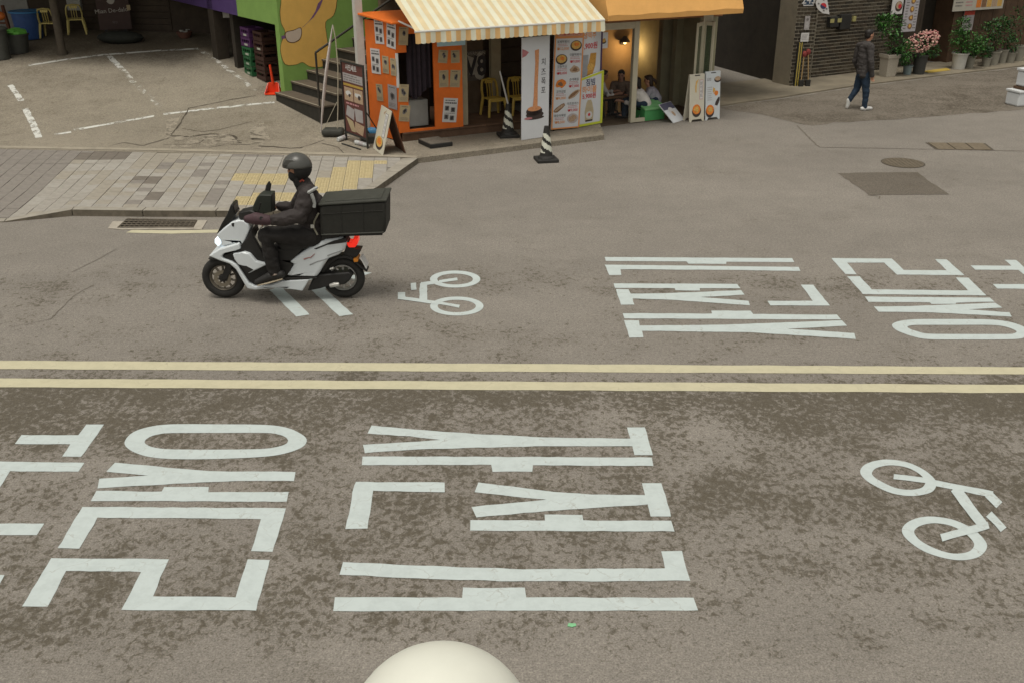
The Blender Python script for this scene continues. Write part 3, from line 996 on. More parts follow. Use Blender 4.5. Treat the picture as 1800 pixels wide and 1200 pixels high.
for k in range(-4, 5):
    h_ = math.sqrt(max(0, (rr * 0.85) ** 2 - (k * rr / 5) ** 2))
    MB().box(c_ + Vector((k * rr / 5, 0, 0.010)), (rr * 0.09, 2 * h_, 0.006)).build('rib', M_cover, mh)
q = [G(*p, 0.003) for p in [(1626, 251), (1732, 252), (1748, 264.5), (1645, 263.5)]]
mh2 = thing('utility_cover', 'rusty rectangular utility cover beside the alley mouth', 'manhole cover', tuple(sum(q, Vector()) / 4))
cq = sum(q, Vector()) / 4
mb = MB(); mb.poly(q); mb.build('rim', M_coverrim, mh2)
for k in range(3):
    a0, a1, b0, b1 = q[0].lerp(q[1], k / 3 + 0.015), q[0].lerp(q[1], (k + 1) / 3 - 0.015), q[3].lerp(q[2], k / 3 + 0.015), q[3].lerp(q[2], (k + 1) / 3 - 0.015)
    mb = MB(); mb.prism([cq + (p - cq) * 0.93 for p in (a0, a1, b1, b0)], (0, 0, 0.009)); mb.build('plate', mat('rusty_cover', (0.155, 0.125, 0.085), 0.8, 0.3, 12, 0.3), mh2)
# near pavement under the lamp (below the picture)
struct(MB().obox((-60, -8, -0.05), (120, 0, 0), (0, 11.6, 0), (0, 0, 0.17)).build('near_pavement', PAV['grey']))
# ================================================================== BUILDINGS
def xy(p, z): return Vector((p.x, p.y, z))
UP = Vector((0, 0, 1))
FD = Vector((math.cos(R(26.5)), math.sin(R(26.5)), 0))      # along the shop fronts
BD = Vector((-FD.y, FD.x, 0))                                # away from the street
M_darkwood = mat('dark_stained_wood', (0.06, 0.042, 0.028), 0.7, 0.3, 5, 0.2, 30)
M_deck = mat('brown_deck_boards', (0.12, 0.068, 0.040), 0.75, 0.3, 4, 0.2, 30)
M_shopwall = mat('brown_shop_wall', (0.13, 0.092, 0.060), 0.85, 0.3, 3, 0.1)
M_render = mat('grey_render', (0.33, 0.30, 0.25), 0.9, 0.15, 3, 0.2, 50)
M_post = mat('beige_painted_post', (0.36, 0.31, 0.21), 0.7, 0.15, 5)
M_cream_fab = mat('cream_awning_cloth', (0.66, 0.645, 0.50), 0.85, 0.06, 4, 0.15, 90)
M_peach_fab = mat('pale_orange_awning_cloth', (0.66, 0.41, 0.17), 0.85, 0.10, 4, 0.15, 90)
M_peach_top = mat('faded_orange_awning_cloth', (0.62, 0.515, 0.315), 0.85, 0.10, 4, 0.15, 90)

# ---- striped-awning snack shop
DK0, DK1 = G(708, 250, ZS), G(945, 235, ZS)
SH0 = Vector((-2.15, 19.3, 0))                   # left end of the shop front
shop = thing('snack_shop', 'small open-fronted snack shop with a cream and orange striped awning', 'shop', (SH0.x, SH0.y, ZS))
DZ = 0.27
S_LEN, S_DEP = 4.45, 3.4
def sh(a, b, z): return SH0 + FD * a + BD * b + UP * z
MB().obox(sh(0.02, 0.0, ZS - 0.02), FD * 3.0, BD * S_DEP, UP * (DZ - ZS + 0.02)).build('deck', M_deck, shop, bevel=0.01)
for k in range(5):                                    # deck boards showing at the front edge
    MB().obox(sh(0.03 + k * 0.6, -0.03, DZ - 0.03), FD * 0.59, BD * 0.16, UP * 0.034).build('deck_board', M_deck, shop, bevel=0.006)
MB().obox(sh(3.04, 0.15, ZS - 0.02), FD * 1.4, BD * (S_DEP - 0.2), UP * 0.06).build('shop_floor', M_render, shop)
MB().obox(sh(0.9, S_DEP, ZS), FD * (S_LEN - 1.0), BD * 0.15, UP * 4.6).build('back_wall', M_shopwall, shop)
MB().obox(sh(S_LEN - 0.15, 0.3, ZS), FD * 0.12, BD * (S_DEP - 0.31), UP * 2.3).build('side_wall', M_shopwall, shop)
MB().obox(sh(0.9, 0.9, 2.62), FD * (S_LEN - 1.0), BD * (S_DEP - 0.92), UP * 0.14).build('ceiling', M_darkwood, shop)
MB().obox(sh(0.9, 1.0, 2.77), FD * (S_LEN - 1.0), BD * (S_DEP - 1.03), UP * 6.5).build('unseen_upper_storey', M_render, shop)  # unseen upper storey, added to shade the shop front and block sky light
# inner partition carrying the black and white poster
pw = onwall(833, 150, sh(0, 1.0, 0), sh(4, 1.0, 0))
MB().obox(sh(1.55, 1.15, DZ), FD * 0.75, BD * 0.06, UP * 2.2).build('partition', M_shopwall, shop)
for px0, px1, d, nm in ((813.5, 823, 0.12, 'post'), (864, 881, 1.1, 'post')):
    a = onwall(px0, 200, sh(0, d, 0), sh(4, d, 0)); b = onwall(px1, 200, sh(0, d, 0), sh(4, d, 0))
    MB().obox(xy(a, DZ), xy(b, 0) - xy(a, 0), BD * 0.1, UP * 2.25).build(nm, M_post, shop, bevel=0.006)
for k in range(7):                                    # horizontal boards of the back wall seen between the posts
    MB().obox(sh(2.35, 1.5, DZ + 0.05 + k * 0.3), FD * 2.0, BD * 0.03, UP * 0.285).build('wall_board', M_darkwood, shop, bevel=0.004)
# awning: sloped cloth of alternating stripes with a hanging valance
AWL, AWR = Vector((-1.70, 18.13, 0)), Vector((1.78, 19.93, 0))
AL = (AWR - AWL).length
AD = (AWR - AWL).normalized()
AB = Vector((-AD.y, AD.x, 0))
zf, zb_ = 2.315, 2.315
AW_DEP, AW_RISE = 2.6, 1.38
NS = 40
aw = MB()
vs, rows = [], 10
for i in range(NS + 1):
    for j in range(rows + 1):
        t = j / rows
        sag = -0.035 * math.sin(math.pi * t) + 0.008 * math.sin(i * 2.1 + j)
        vs.append(AWL + AD * (AL * i / NS) + AB * (AW_DEP * t) + UP * (2.315 + AW_RISE * t + sag))
for i in range(NS):
    aw.add([vs[(i + a) * (rows + 1) + j] for a in (0, 1) for j in range(rows + 1)], [(j, rows + 1 + j, rows + 2 + j, j + 1) for j in range(rows)], i % 2)
awn = aw.build('awning', [M_peach_top, M_cream_fab], shop, smooth=True)
awn['label'] = 'cream and pale orange striped awning cloth'
vm = MB()
for i in range(NS):
    pts = []
    for q in range(5):
        a = (i + q / 4) / NS
        dz = 0.205 + 0.012 * math.sin(math.pi * q / 4)
        wv = 0.018 * math.sin(a * 46)
        pts.append((AWL + AD * (AL * a) + UP * 2.312 - AB * 0.002, AWL + AD * (AL * a) - AB * (0.012 + wv) + UP * (2.312 - dz)))
    for q in range(4):
        vm.add([pts[q][1], pts[q + 1][1], pts[q + 1][0], pts[q][0]], [(0, 1, 2, 3)], i % 2)
vm.build('valance', [M_peach_fab, M_cream_fab], awn)
vm = MB()
for j in range(4):                                    # side flap of the awning
    pass
MB().tube([AWL - AB * -0.01 + UP * 2.30, AWR + AB * 0.01 + UP * 2.30], 0.022, 8).build('front_bar', mat('white_metal', (0.62, 0.61, 0.57), 0.45, 0.06), awn, smooth=True)
for a in (0.15, AL - 0.15):
    MB().tube([AWL + AD * a + AB * 0.03 + UP * 2.29, AWL + AD * a + AB * 1.15 + UP * 2.36], 0.018, 6).build('folding_arm', MATS['white_metal'], awn)

# ---- orange booth with posters and a dark curtain
M_orange = mat('orange_painted_panel', (0.72, 0.155, 0.016), 0.6, 0.14, 3, 0.08)
M_curtain = mat('dark_plum_curtain', (0.035, 0.026, 0.034), 0.95, 0.25, 8)
KC, KL = xy(G(702, 235, DZ), 0), xy(G(651, 221, DZ), 0)
KR = KC + FD * 1.36
K2 = KC + FD * 0.22
K3 = KC + FD * 0.76
KD = (KL - KC).normalized()
KTOP = 2.31
booth = thing('orange_booth', 'bright orange booth covered with posters beside the striped awning', 'booth', (KC.x, KC.y, DZ))
def slab(name, a, b, z0, z1, th, m, parent, nd=None, bev=0.006):
    n_ = Vector((-(b - a).y, (b - a).x, 0)).normalized() if nd is None else nd
    return MB().obox(xy(a, z0), b - a, n_ * th, UP * (z1 - z0)).build(name, m, parent, bevel=bev)
slab('side_panel', KC + KD * 0.04, KL, 0.12, KTOP, 0.045, M_orange, booth, FD)
# front-left panel has a window cut above
slab('front_panel', KC, K2, DZ, 1.13, 0.05, M_orange, booth, BD)
slab('front_panel', KC, K2, 1.78, KTOP, 0.05, M_orange, booth, BD)
slab('window_edge', KC + FD * 0.002, KC + FD * 0.05, 1.135, 1.775, 0.05, mat('white_board', (0.66, 0.66, 0.64), 0.6, 0.08), booth, BD)
slab('front_panel', K3, KR, DZ, KTOP, 0.05, M_orange, booth, BD)
slab('sill', K2 + FD * 0.003, K3 - FD * 0.003, DZ, DZ + 0.05, 0.05, M_orange, booth, BD)
slab('lintel', K2 + FD * 0.003, K3 - FD * 0.003, KTOP - 0.2, KTOP, 0.05, M_orange, booth, BD)
mbk = MB(); mbk.prism([xy(KC - FD * 0.10 - BD * 0.14, KTOP + 0.005), xy(KR + FD * 0.05 - BD * 0.14, KTOP + 0.005), xy(KR + BD * 1.1, KTOP + 0.09), xy(KL - FD * 0.14 + BD * 0.1, KTOP + 0.09)], (0, 0, 0.035)); mbk.build('roof', M_orange, booth, bevel=0.005)
slab('back_panel', KL + FD * 0.06, KL + FD * 1.3, 0.15, KTOP, 0.04, M_darkwood, booth, BD)
cu = MB()
cv, nC = [], 26
for i in range(nC + 1):
    a = 0.235 + 0.52 * i / nC
    w_ = 0.03 * math.sin(i * 1.25) + 0.012 * math.sin(i * 2.9)
    bot = 0.98 + (0.10 if i < 5 else 0.0) * (5 - i) / 5 - 0.10 * math.sin(i * 0.2)
    for z in (KTOP - 0.19, 1.6, bot):
        cv.append(KC + FD * a + BD * (0.10 + w_) + UP * z)
cu.add(cv, [(i * 3 + j, (i + 1) * 3 + j, (i + 1) * 3 + j + 1, i * 3 + j + 1) for i in range(nC) for j in range(2)])
cu.build('curtain', M_curtain, booth, smooth=True)
MB().obox(K2 + FD * 0.02 + BD * 0.35 + UP * (DZ + 0.02), FD * 0.52, BD * 0.35, UP * 0.52).build('grey_cabinet', mat('pale_grey_cabinet', (0.42, 0.43, 0.40), 0.5, 0.1), booth, bevel=0.02)
# posters: each sheet a flat print fixed on its panel
M_paper = mat('white_paper', (0.60, 0.59, 0.575), 0.8, 0.05)
M_kraft = mat('kraft_paper', (0.42, 0.34, 0.205), 0.85, 0.12, 6)
M_greypaper = mat('grey_print_paper', (0.36, 0.335, 0.33), 0.85, 0.12, 6)
M_ink = mat('black_ink', (0.045, 0.04, 0.042), 0.8, 0.1)
M_greyink = mat('grey_ink', (0.17, 0.155, 0.15), 0.8, 0.1)
def poster(a, b, quad_px, kind, nface, parent):
    pts = [onwall(px, py, a, b) for px, py in quad_px]      # lower-left, lower-right, upper-right, upper-left
    u = (pts[1] - pts[0] + pts[2] - pts[3]) / 2
    v = (pts[3] - pts[0] + pts[2] - pts[1]) / 2
    o_ = (pts[0] + pts[1] + pts[2] + pts[3]) / 4 - u / 2 - v / 2
    v = (v - u.normalized() * v.dot(u.normalized()))
    n = u.cross(v).normalized()
    paper = {'w': M_paper, 'k': M_kraft, 'g': M_greypaper}[kind]
    o_ = o_ + n * 0.004
    ob = MB().obox(o_, u, v, n * 0.003).build('poster', paper, parent)
    B = Board(o_ + n * 0.003, u, v, 0.002)
    r = random.Random(int(quad_px[0][0] * 13 + quad_px[0][1]))
    if kind == 'w':
        B.lines(0.12, 0.9, 0.86, 0.95, 1, M_greyink, fill=0.5)
        B.lines(0.1, 0.92, 0.76, 0.84, 1, M_ink, fill=0.7, jit=0)
        for (s, t) in ((0.12, 0.48), (0.55, 0.42), (0.12, 0.12), (0.52, 0.08)):
            B.quad(s, t, s + 0.3, t + 0.2, M_greyink)
            B.disc(s + 0.15, t + 0.1, 0.1, 0.08, M_ink, 1, 9, 0.25)
        B.lines(0.12, 0.9, 0.34, 0.40, 1, M_greyink, fill=0.4)
    else:
        for _ in range(2):
            s, t = r.uniform(0.15, 0.5), r.uniform(0.35, 0.6)
            B.disc(s + 0.15, t + 0.1, 0.17, 0.14, M_greyink, 0, 10, 0.3)
            B.disc(s + 0.15, t + 0.13, 0.09, 0.09, M_ink, 1, 9, 0.3)
        B.lines(0.12, 0.9, 0.08, 0.26, 3, M_greyink, fill=0.3)
        B.lines(0.15, 0.85, 0.87, 0.94, 1, M_ink, fill=0.4)
    B.build('print', ob)
    return ob
zk = zoomer(620, 0, 4.2875)
kb1 = KC + (KL - KC)
for kd, q in (('w', [(175, 330), (240, 335), (232, 148), (165, 142)]), ('w', [(258, 355), (325, 373), (335, 185), (265, 160)]), ('w', [(148, 552), (214, 562), (213, 375), (142, 365)]),
              ('k', [(230, 548), (275, 562), (272, 427), (222, 422)]), ('k', [(290, 568), (333, 577), (330, 445), (288, 440)]), ('k', [(188, 758), (232, 768), (230, 638), (180, 635)]), ('g', [(272, 810), (338, 835), (336, 650), (270, 640)])):
    poster(KC - FD * 0.0015, KL - FD * 0.0015, zk(q), kd, None, booth)
for kd, q in (('k', [(345, 340), (413, 345), (413, 205), (340, 205)]), ('k', [(345, 770), (415, 768), (415, 640), (340, 635)]), ('k', [(345, 915), (423, 918), (423, 798), (345, 790)]),
              ('k', [(640, 475), (710, 478), (715, 382), (645, 375)]), ('k', [(740, 482), (805, 470), (805, 382), (738, 378)]), ('k', [(650, 660), (722, 658), (715, 528), (645, 535)]), ('k', [(728, 658), (805, 660), (810, 530), (735, 528)]), ('w', [(672, 920), (778, 925), (788, 742), (682, 740)])):
    poster(KC - BD * 0.0015, KR - BD * 0.0015, zk(q), kd, None, booth)
# pale blue name board under the awning
M_ltblue = mat('pale_blue_sign_board', (0.42, 0.64, 0.74), 0.5, 0.05)
q = [onwall(px, py, KC - BD * 0.32, KR - BD * 0.32) for px, py in ((769, 82.5), (818, 79.5), (818, 72), (769, 74.5))]
bs = thing('blue_sign', 'narrow pale blue sign hanging under the awning above the orange booth', 'sign', tuple(q[0]))
MB().obox(q[0] - UP * 0.0, q[1] - q[0], UP * 0.2, BD * 0.02).build('board', M_ltblue, bs)
B = Board(q[0], q[1] - q[0], UP * 0.2, 0.002)
B.text('인생네컷사진', 0.5, 0.62, 0.085, M_ink)
B.build('lettering', bs)
for t in (0.15, 0.85):
    p = q[0].lerp(q[1], t) + BD * 0.01
    MB().tube([p + UP * 0.2, p + UP * 0.42], 0.004, 5).build('hanger', MATS['white_metal'], bs)

# poster "V8" on the inner partition
pq = [onwall(px, py, sh(0, 1.14, 0), sh(4, 1.14, 0)) for px, py in ((821, 143), (852, 141), (852, 88), (822, 90))]
vp = thing('wall_poster', 'black and white poster with large V8 lettering inside the snack shop', 'poster', tuple(pq[0]))
u_, v_ = pq[1] - pq[0], UP * ((pq[3] - pq[0]).z)
u_.z = 0
MB().obox(pq[0], u_, v_, -BD * 0.006).build('sheet', mat('black_poster_sheet', (0.12, 0.105, 0.09), 0.8, 0.2, 20), vp)
B = Board(pq[0] - BD * 0.006, u_, v_, 0.002)
M_posterw = mat('poster_white', (0.42, 0.39, 0.34), 0.8, 0.15, 30)
B.disc(0.70, 0.62, 0.27, 0.30, M_posterw, 0, 16, 0.12).disc(0.72, 0.28, 0.28, 0.28, M_posterw, 0, 16, 0.12).poly([(0.02, 0.86), (0.6, 0.7), (0.45, 0.2), (0.15, 0.2)], M_posterw, 0)
B.text('V8', 0.5, 0.45, 0.56, M_ink, 2, sx=0.78, bold=0.03)
B.text('VERNON', 0.55, 0.90, 0.10, M_posterw, 1)
B.build('print', vp)

# ---- cafe with the plain orange awning
CF0 = Vector((1.86, 21.12, 0))
cafe = thing('cafe_building', 'cafe with a plain orange awning and a cream framed glass front', 'cafe', tuple(CF0))
def cf(a, b, z): return CF0 + FD * a + BD * b + UP * z
M_warmwall = mat('warm_plaster', (0.46, 0.31, 0.16), 0.9, 0.12, 3)
M_greenwall = mat('grey_green_wall', (0.32, 0.30, 0.20), 0.9, 0.15, 3)
M_cframe = mat('cream_door_frame', (0.52, 0.48, 0.36), 0.5, 0.08)
M_terra = mat('terracotta_band', (0.33, 0.15, 0.068), 0.8, 0.12, 4)
M_oraw = mat('plain_orange_awning', (0.74, 0.40, 0.125), 0.85, 0.08, 3, 0.12, 60)
M_cfloor = mat('cafe_floor', (0.10, 0.075, 0.05), 0.6, 0.2, 5)
C_LEN, C_DEP, C_H = 3.02, 3.3, 2.25
MB().obox(cf(0, 0.02, -0.03), FD * C_LEN, BD * C_DEP, UP * 0.045).build('floor', M_cfloor, cafe)
MB().obox(cf(0, C_DEP, 0), FD * C_LEN, BD * 0.15, UP * 3).build('back_wall', M_warmwall, cafe)
MB().obox(cf(-0.08, 0.3, 0), FD * 0.1, BD * (C_DEP - 0.32), UP * 3).build('side_wall', M_darkwood, cafe)
MB().obox(cf(C_LEN - 0.16, 0.15, 0), FD * 0.14, BD * (C_DEP - 0.17), UP * 3).build('side_wall', M_greenwall, cafe)
for p0_, p1_, b_ in ((1160, 1181, 1.5), (1184, 1203, 1.2)):
    a_ = (xy(onwall(p0_, 150, cf(0, b_, 0), cf(4, b_, 0)), 0) - CF0).dot(FD); c2_ = (xy(onwall(p1_, 150, cf(0, b_, 0), cf(4, b_, 0)), 0) - CF0).dot(FD)
    MB().obox(cf(a_, b_, 0.02), FD * (c2_ - a_), BD * 0.16, UP * 2.4).build('inner_wall', M_greenwall, cafe)
MB().obox(cf(-0.08, 0.05, 2.45), FD * (C_LEN + 0.06), BD * (C_DEP), UP * 0.12).build('ceiling', M_terra, cafe)
MB().obox(cf(-0.08, 0.1, 2.58), FD * (C_LEN + 0.06), BD * (C_DEP + 0.1), UP * 7).build('unseen_upper_storey', M_render, cafe)  # unseen storey over the cafe, its height set to block sky light
zl = hgt(cf(1.2, 0, 0), 45)
MB().obox(cf(-0.08, 0.0, zl + 0.10), FD * (C_LEN + 0.06), BD * 0.10, UP * 0.48).build('lintel', M_terra, cafe, bevel=0.01)
# awning
Q0, Q1 = cf(0, -0.75, 0), cf(4, -0.75, 0)
fl, fr = onwall(1068, 38, Q0, Q1), onwall(1306, 23.5, Q0, Q1)
zc_ = (fl.z + fr.z) / 2
fl.z = fr.z = zc_
mbk = MB()
U_, nU = fr - fl, 14
pv = []
for i in range(nU + 1):
    p = fl + U_ * (i / nU)
    sg = 0.012 * math.sin(i * 1.7)
    pv += [p, p + UP * 0.10 - BD * 0.012 + UP * sg, p + UP * 0.6 + BD * 0.18, p + UP * 1.3 + BD * 0.74]
mbk.add(pv, [(i * 4 + j, (i + 1) * 4 + j, (i + 1) * 4 + j + 1, i * 4 + j + 1) for i in range(nU) for j in range(3)])
for p in (fl, fr):
    mbk.add([p, p + UP * 0.10 - BD * 0.012, p + UP * 0.6 + BD * 0.18, p + UP * 1.3 + BD * 0.74, p + BD * 0.74], [(0, 1, 2, 3, 4)])
mbk.build('awning', M_oraw, cafe, smooth=False)
MB().tube([fl + BD * 0.02 + UP * 0.02, fr + BD * 0.02 + UP * 0.02], 0.018, 6).build('awning_bar', M_terra, cafe)
# white corner block under the awning
a, b = onwall(1236, 50, cf(0, -0.01, 0), cf(4, -0.01, 0)), onwall(1253, 50, cf(0, -0.01, 0), cf(4, -0.01, 0))
MB().obox(xy(a, 0.0), xy(b, 0) - xy(a, 0), BD * 0.12, UP * (zl + 0.55)).build('corner_post', M_cframe, cafe, bevel=0.006)
# fixed glazed bay at the left
def cfpx(px, py, b=0.0): return onwall(px, py, cf(0, b, 0), cf(4, b, 0))
a0, a1 = cfpx(1052, 200), cfpx(1117, 200)
w0 = (xy(a0, 0) - xy(CF0, 0)).dot(FD)
w1 = (xy(a1, 0) - xy(CF0, 0)).dot(FD)
def cbar(name, a, z0, wd, z1, parent, d=0.06, bb=-0.01, m=None): return MB().obox(cf(a, bb, z0), FD * wd, BD * d, UP * (z1 - z0)).build(name, m or M_cframe, parent, bevel=0.004)
gd = MB().obox(cf(w0, 0.02, 0.12), FD * (w1 - w0 - 0.01), BD * 0.008, UP * (zl - 0.15)).build('glass_bay', glass('clear_pane', (0.03, 0.03, 0.03), 0.10), cafe)
cbar('frame_post', w0 - 0.06, 0.02, 0.07, zl + 0.1, gd)
cbar('frame_post', w1 - 0.12, 0.02, 0.12, zl + 0.1, gd, 0.10)
cbar('frame_head', w0 + 0.011, zl - 0.04, w1 - w0 - 0.132, zl + 0.098, gd)
cbar('threshold', w1 + 0.002, 0.02, 0.24, 0.10, gd)
# folded glass door leaves at the right
M_gglass = glass('green_tinted_glass', (0.10, 0.13, 0.075), 0.62)
pts_ = [cfpx(1206, 206, -0.02), cfpx(1228, 205, 0.02), cfpx(1250, 204, -0.02)]
l0 = (xy(cfpx(1207, 200), 0) - CF0).dot(FD)
zt = zl + 0.02
leafs = [(cf(l0, -0.20, 0), cf(l0 + 0.28, 0.0, 0)), (cf(l0 + 0.30, 0.0, 0), cf(l0 + 0.42, -0.20, 0)), (cf(l0 + 0.44, -0.20, 0), cf(l0 + 0.56, 0.0, 0))]
for a, b in leafs:
    d_ = (b - a)
    t_ = d_.normalized()
    n_ = Vector((-t_.y, t_.x, 0))
    pn = MB().obox(a + t_ * 0.05 + UP * 0.1 + n_ * 0.016, d_ - t_ * 0.1, n_ * 0.008, UP * (zt - 0.18)).build('door_leaf', M_gglass, cafe)
    for (p, l) in ((a, 0.05), (b - t_ * 0.05, 0.05)):
        MB().obox(p + UP * 0.025, t_ * l, n_ * 0.04, UP * (zt - 0.03)).build('stile', M_cframe, pn, bevel=0.004)
    for z in (0.025, zt - 0.085):
        MB().obox(a + t_ * 0.051 + UP * z, d_ - t_ * 0.102, n_ * 0.038, UP * 0.075).build('rail', M_cframe, pn)
# wall lamps whose warm glow shows on the plaster
M_bulb = mat('warm_lamp_glass', (1.0, 0.72, 0.36), 0.4, 0.0, emit=2.5)
M_shade = mat('lamp_shade_metal', (0.05, 0.035, 0.025), 0.5)
for i, (a, z) in enumerate(((1093, 74), (1137, 78))):
    p = onwall(a, z, cf(0, C_DEP - 0.02, 0), cf(4, C_DEP - 0.02, 0))
    wlp = thing('wall_lamp', ['lit wall lamp on the warm plaster behind the glazed bay', 'lit wall lamp on the warm plaster above the diners by the open door'][i], 'lamp', tuple(p), group=None)
    MB().box(p - BD * 0.02, (0.08, 0.08, 0.12)).build('bracket', M_shade, wlp)
    MB().lathe(p - BD * 0.14, [(0.02, 0.16), (0.05, 0.14), (0.13, 0.02), (0.125, 0.015)], 14).build('shade', M_shade, wlp, smooth=True)
    MB().ball(p - BD * 0.14 + UP * 0.0, 0.04, n=10).build('bulb', M_bulb, wlp, smooth=True)
    ld = bpy.data.lights.new('wall_lamp_light', 'POINT')
    ld.energy = 9
    ld.color = (1.0, 0.66, 0.30)
    ld.shadow_soft_size = 0.05
    lo_ = bpy.data.objects.new('lamp_light', ld)
    COL.objects.link(lo_)
    lo_.parent = wlp
    lo_.location = -BD * 0.38 + UP * -0.12

# ---- mural building: green wall with stair in front, dark store opening at its left side
L0 = Vector((-5.17, 22.0, 0))
RUN = Vector((0.314, 0.232, 0))
RD = RUN.normalized()
ND = Vector((0.62, -0.78, 0)).normalized()
RISE, Z1 = 0.2, 0.57
M_green = mat('lime_green_paint', (0.205, 0.35, 0.085), 0.7, 0.10, 3, 0.1, 40)
M_purple = mat('purple_paint', (0.075, 0.040, 0.15), 0.7, 0.12, 3)
M_step = mat('dark_stone_step', (0.10, 0.078, 0.056), 0.8, 0.25, 8, 0.2)
M_riser = mat('black_stair_riser', (0.028, 0.025, 0.018), 0.85, 0.25, 8)
M_nosing = mat('worn_step_nosing', (0.27, 0.235, 0.175), 0.8, 0.2, 8)
MC = onplane(499, 160, L0 + UP * Z1, UP)
MC = L0 + RD * (MC - L0).dot(RD); MC.z = 0
bpx = GP(345, 84)
SDIR = (xy(bpx, 0) - MC).normalized()
mural = thing('mural_building', 'lime green building with a large yellow mural beside an outdoor stair', 'building', (MC.x, MC.y, 0.3))
WN = Vector((RD.y, -RD.x, 0))                       # mural wall faces the street
MB().obox(MC + UP * 0.1, RD * 5.6, -WN * 0.2, UP * 8.5).build('mural_wall', M_green, mural)
# side wall above the store opening: bottom edge read from the photo
sa, sb_ = MC, MC + SDIR * 8.0
pf = [onwall(px, py, sa, sb_) for px, py in ((488, 45), (418, 28), (325, 6))]
SN = Vector((SDIR.y, -SDIR.x, 0))
if SN.dot(Vector((0, -1, 0))) < 0: SN = -SN
zfb = (pf[0].z + pf[1].z) / 2
d1 = (xy(pf[1], 0) - MC).dot(SDIR)
MB().obox(MC + SDIR * 0.02 + UP * pf[0].z, SDIR * (d1 - 0.02), -SN * 0.2, UP * 6).build('side_wall_green', M_green, mural)
MB().obox(MC + SDIR * (d1 + 0.003) + UP * pf[1].z, SDIR * 5.0, -SN * 0.2, UP * 6).build('side_wall_purple', M_purple, mural)
# the store behind the opening
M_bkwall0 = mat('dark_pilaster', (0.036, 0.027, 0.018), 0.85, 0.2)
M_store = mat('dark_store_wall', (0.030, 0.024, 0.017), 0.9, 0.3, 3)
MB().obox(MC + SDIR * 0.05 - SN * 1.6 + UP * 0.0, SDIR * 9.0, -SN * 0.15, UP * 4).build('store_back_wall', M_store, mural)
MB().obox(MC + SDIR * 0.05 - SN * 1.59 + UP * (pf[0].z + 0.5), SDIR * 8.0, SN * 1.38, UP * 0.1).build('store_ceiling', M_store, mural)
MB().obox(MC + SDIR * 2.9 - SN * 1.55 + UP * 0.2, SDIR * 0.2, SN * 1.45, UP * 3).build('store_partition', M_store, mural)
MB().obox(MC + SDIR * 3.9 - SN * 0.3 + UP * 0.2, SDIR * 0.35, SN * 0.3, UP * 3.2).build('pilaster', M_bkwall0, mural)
# abstract mural: rounded yellow field with a purple band (no figure)
def wpx(px, py, off=0.004):
    p = onplane(px, py, MC, WN)
    return p + WN * off
M_mural_y = mat('mural_yellow', (0.72, 0.44, 0.11), 0.7, 0.08, 4)
M_outline = mat('mural_outline', (0.10, 0.055, 0.02), 0.8)
M_mural_p = mat('mural_purple', (0.17, 0.085, 0.20), 0.7, 0.1, 4)
M_mural_c = mat('mural_cream', (0.55, 0.45, 0.36), 0.7, 0.05)
zmu = zoomer(380, 0, 4.286)
blob = zmu([(478, -160), (490, 0), (482, 90), (492, 180), (520, 245), (490, 330), (488, 400), (520, 485), (600, 488), (650, 470), (700, 500), (770, 507), (825, 490), (845, 420), (835, 300), (822, 170), (880, 120), (905, 20), (890, -160)])
def flat_wall(name, pts, m, off):
    mb = MB(); mb.poly([wpx(px, py, off) for px, py in pts]); return mb.build(name, m, mural)
bc = catmull(blob, 3)
ccx, ccy = sum(p[0] for p in bc) / len(bc), sum(p[1] for p in bc) / len(bc)
flat_wall('mural_outline', [(ccx + (x - ccx) * 1.022, ccy + (y - ccy) * 1.012) for x, y in bc], M_outline, 0.004)
o = flat_wall('mural_shape', bc, M_mural_y, 0.006); o['label'] = 'large rounded yellow shape of the mural'
flat_wall('mural_band', zmu([(640, 215), (700, 160), (745, 90), (765, 30), (810, -20), (780, 60), (735, 130), (660, 200)]), M_mural_p, 0.008)
flat_wall('mural_band', zmu([(490, 272), (525, 268), (525, 290), (492, 298)]), M_mural_p, 0.008)
flat_wall('mural_patch_outline', catmull(zmu([(522, 243), (580, 228), (635, 208), (645, 250), (630, 300), (585, 325), (540, 318), (520, 285)]), 3), M_outline, 0.0085)
flat_wall('mural_patch', catmull(zmu([(527, 247), (580, 233), (631, 214), (640, 250), (625, 296), (583, 319), (544, 313), (525, 284)]), 3), M_mural_c, 0.010)
# stair
stair = thing('outdoor_stair', 'dark stone outdoor stair with thin handrail in front of the green mural wall', 'stairs', (L0.x, L0.y, 0.3))
SW = 2.02
for k in range(9):
    o_ = L0 + RUN * k
    zt_ = Z1 + RISE * k
    z0_ = 0.05
    st = MB().obox(o_ + WN * 0.006 + UP * z0_ + RD * 0.02, ND * (SW - 0.01), RD * 0.386, UP * (zt_ - z0_ - 0.045)).build('step', M_riser, stair)
    MB().obox(o_ + WN * 0.006 + UP * (zt_ - 0.04), ND * SW, RD * 0.41, UP * 0.04).build('tread', M_step, st, bevel=0.008)
    MB().obox(o_ + WN * 0.006 + UP * (zt_ + 0.001), ND * SW, RD * 0.035, UP * 0.003).build('nosing', M_nosing, st)
M_rail = mat('black_handrail', (0.03, 0.026, 0.02), 0.45, 0.1)
hb = L0 + ND * (SW - 0.03) + RD * 0.02
hz = hgt(hb, 93)
rail = [xy(hb, 0.12), xy(hb, hz)]
rail += [xy(hb + RUN * 8, hz + RISE * 8)]
MB().tube(rail[:2], 0.022, 8).build('rail_post', M_rail, stair, smooth=True)
MB().tube(rail[1:], 0.024, 8).build('handrail', M_rail, stair, smooth=True)
for k in (3, 6):
    p = hb + RUN * (k + 0.4)
    MB().tube([xy(p, Z1 + RISE * k), xy(p, hz + RISE * (k + 0.4))], 0.018, 6).build('rail_post', M_rail, stair)
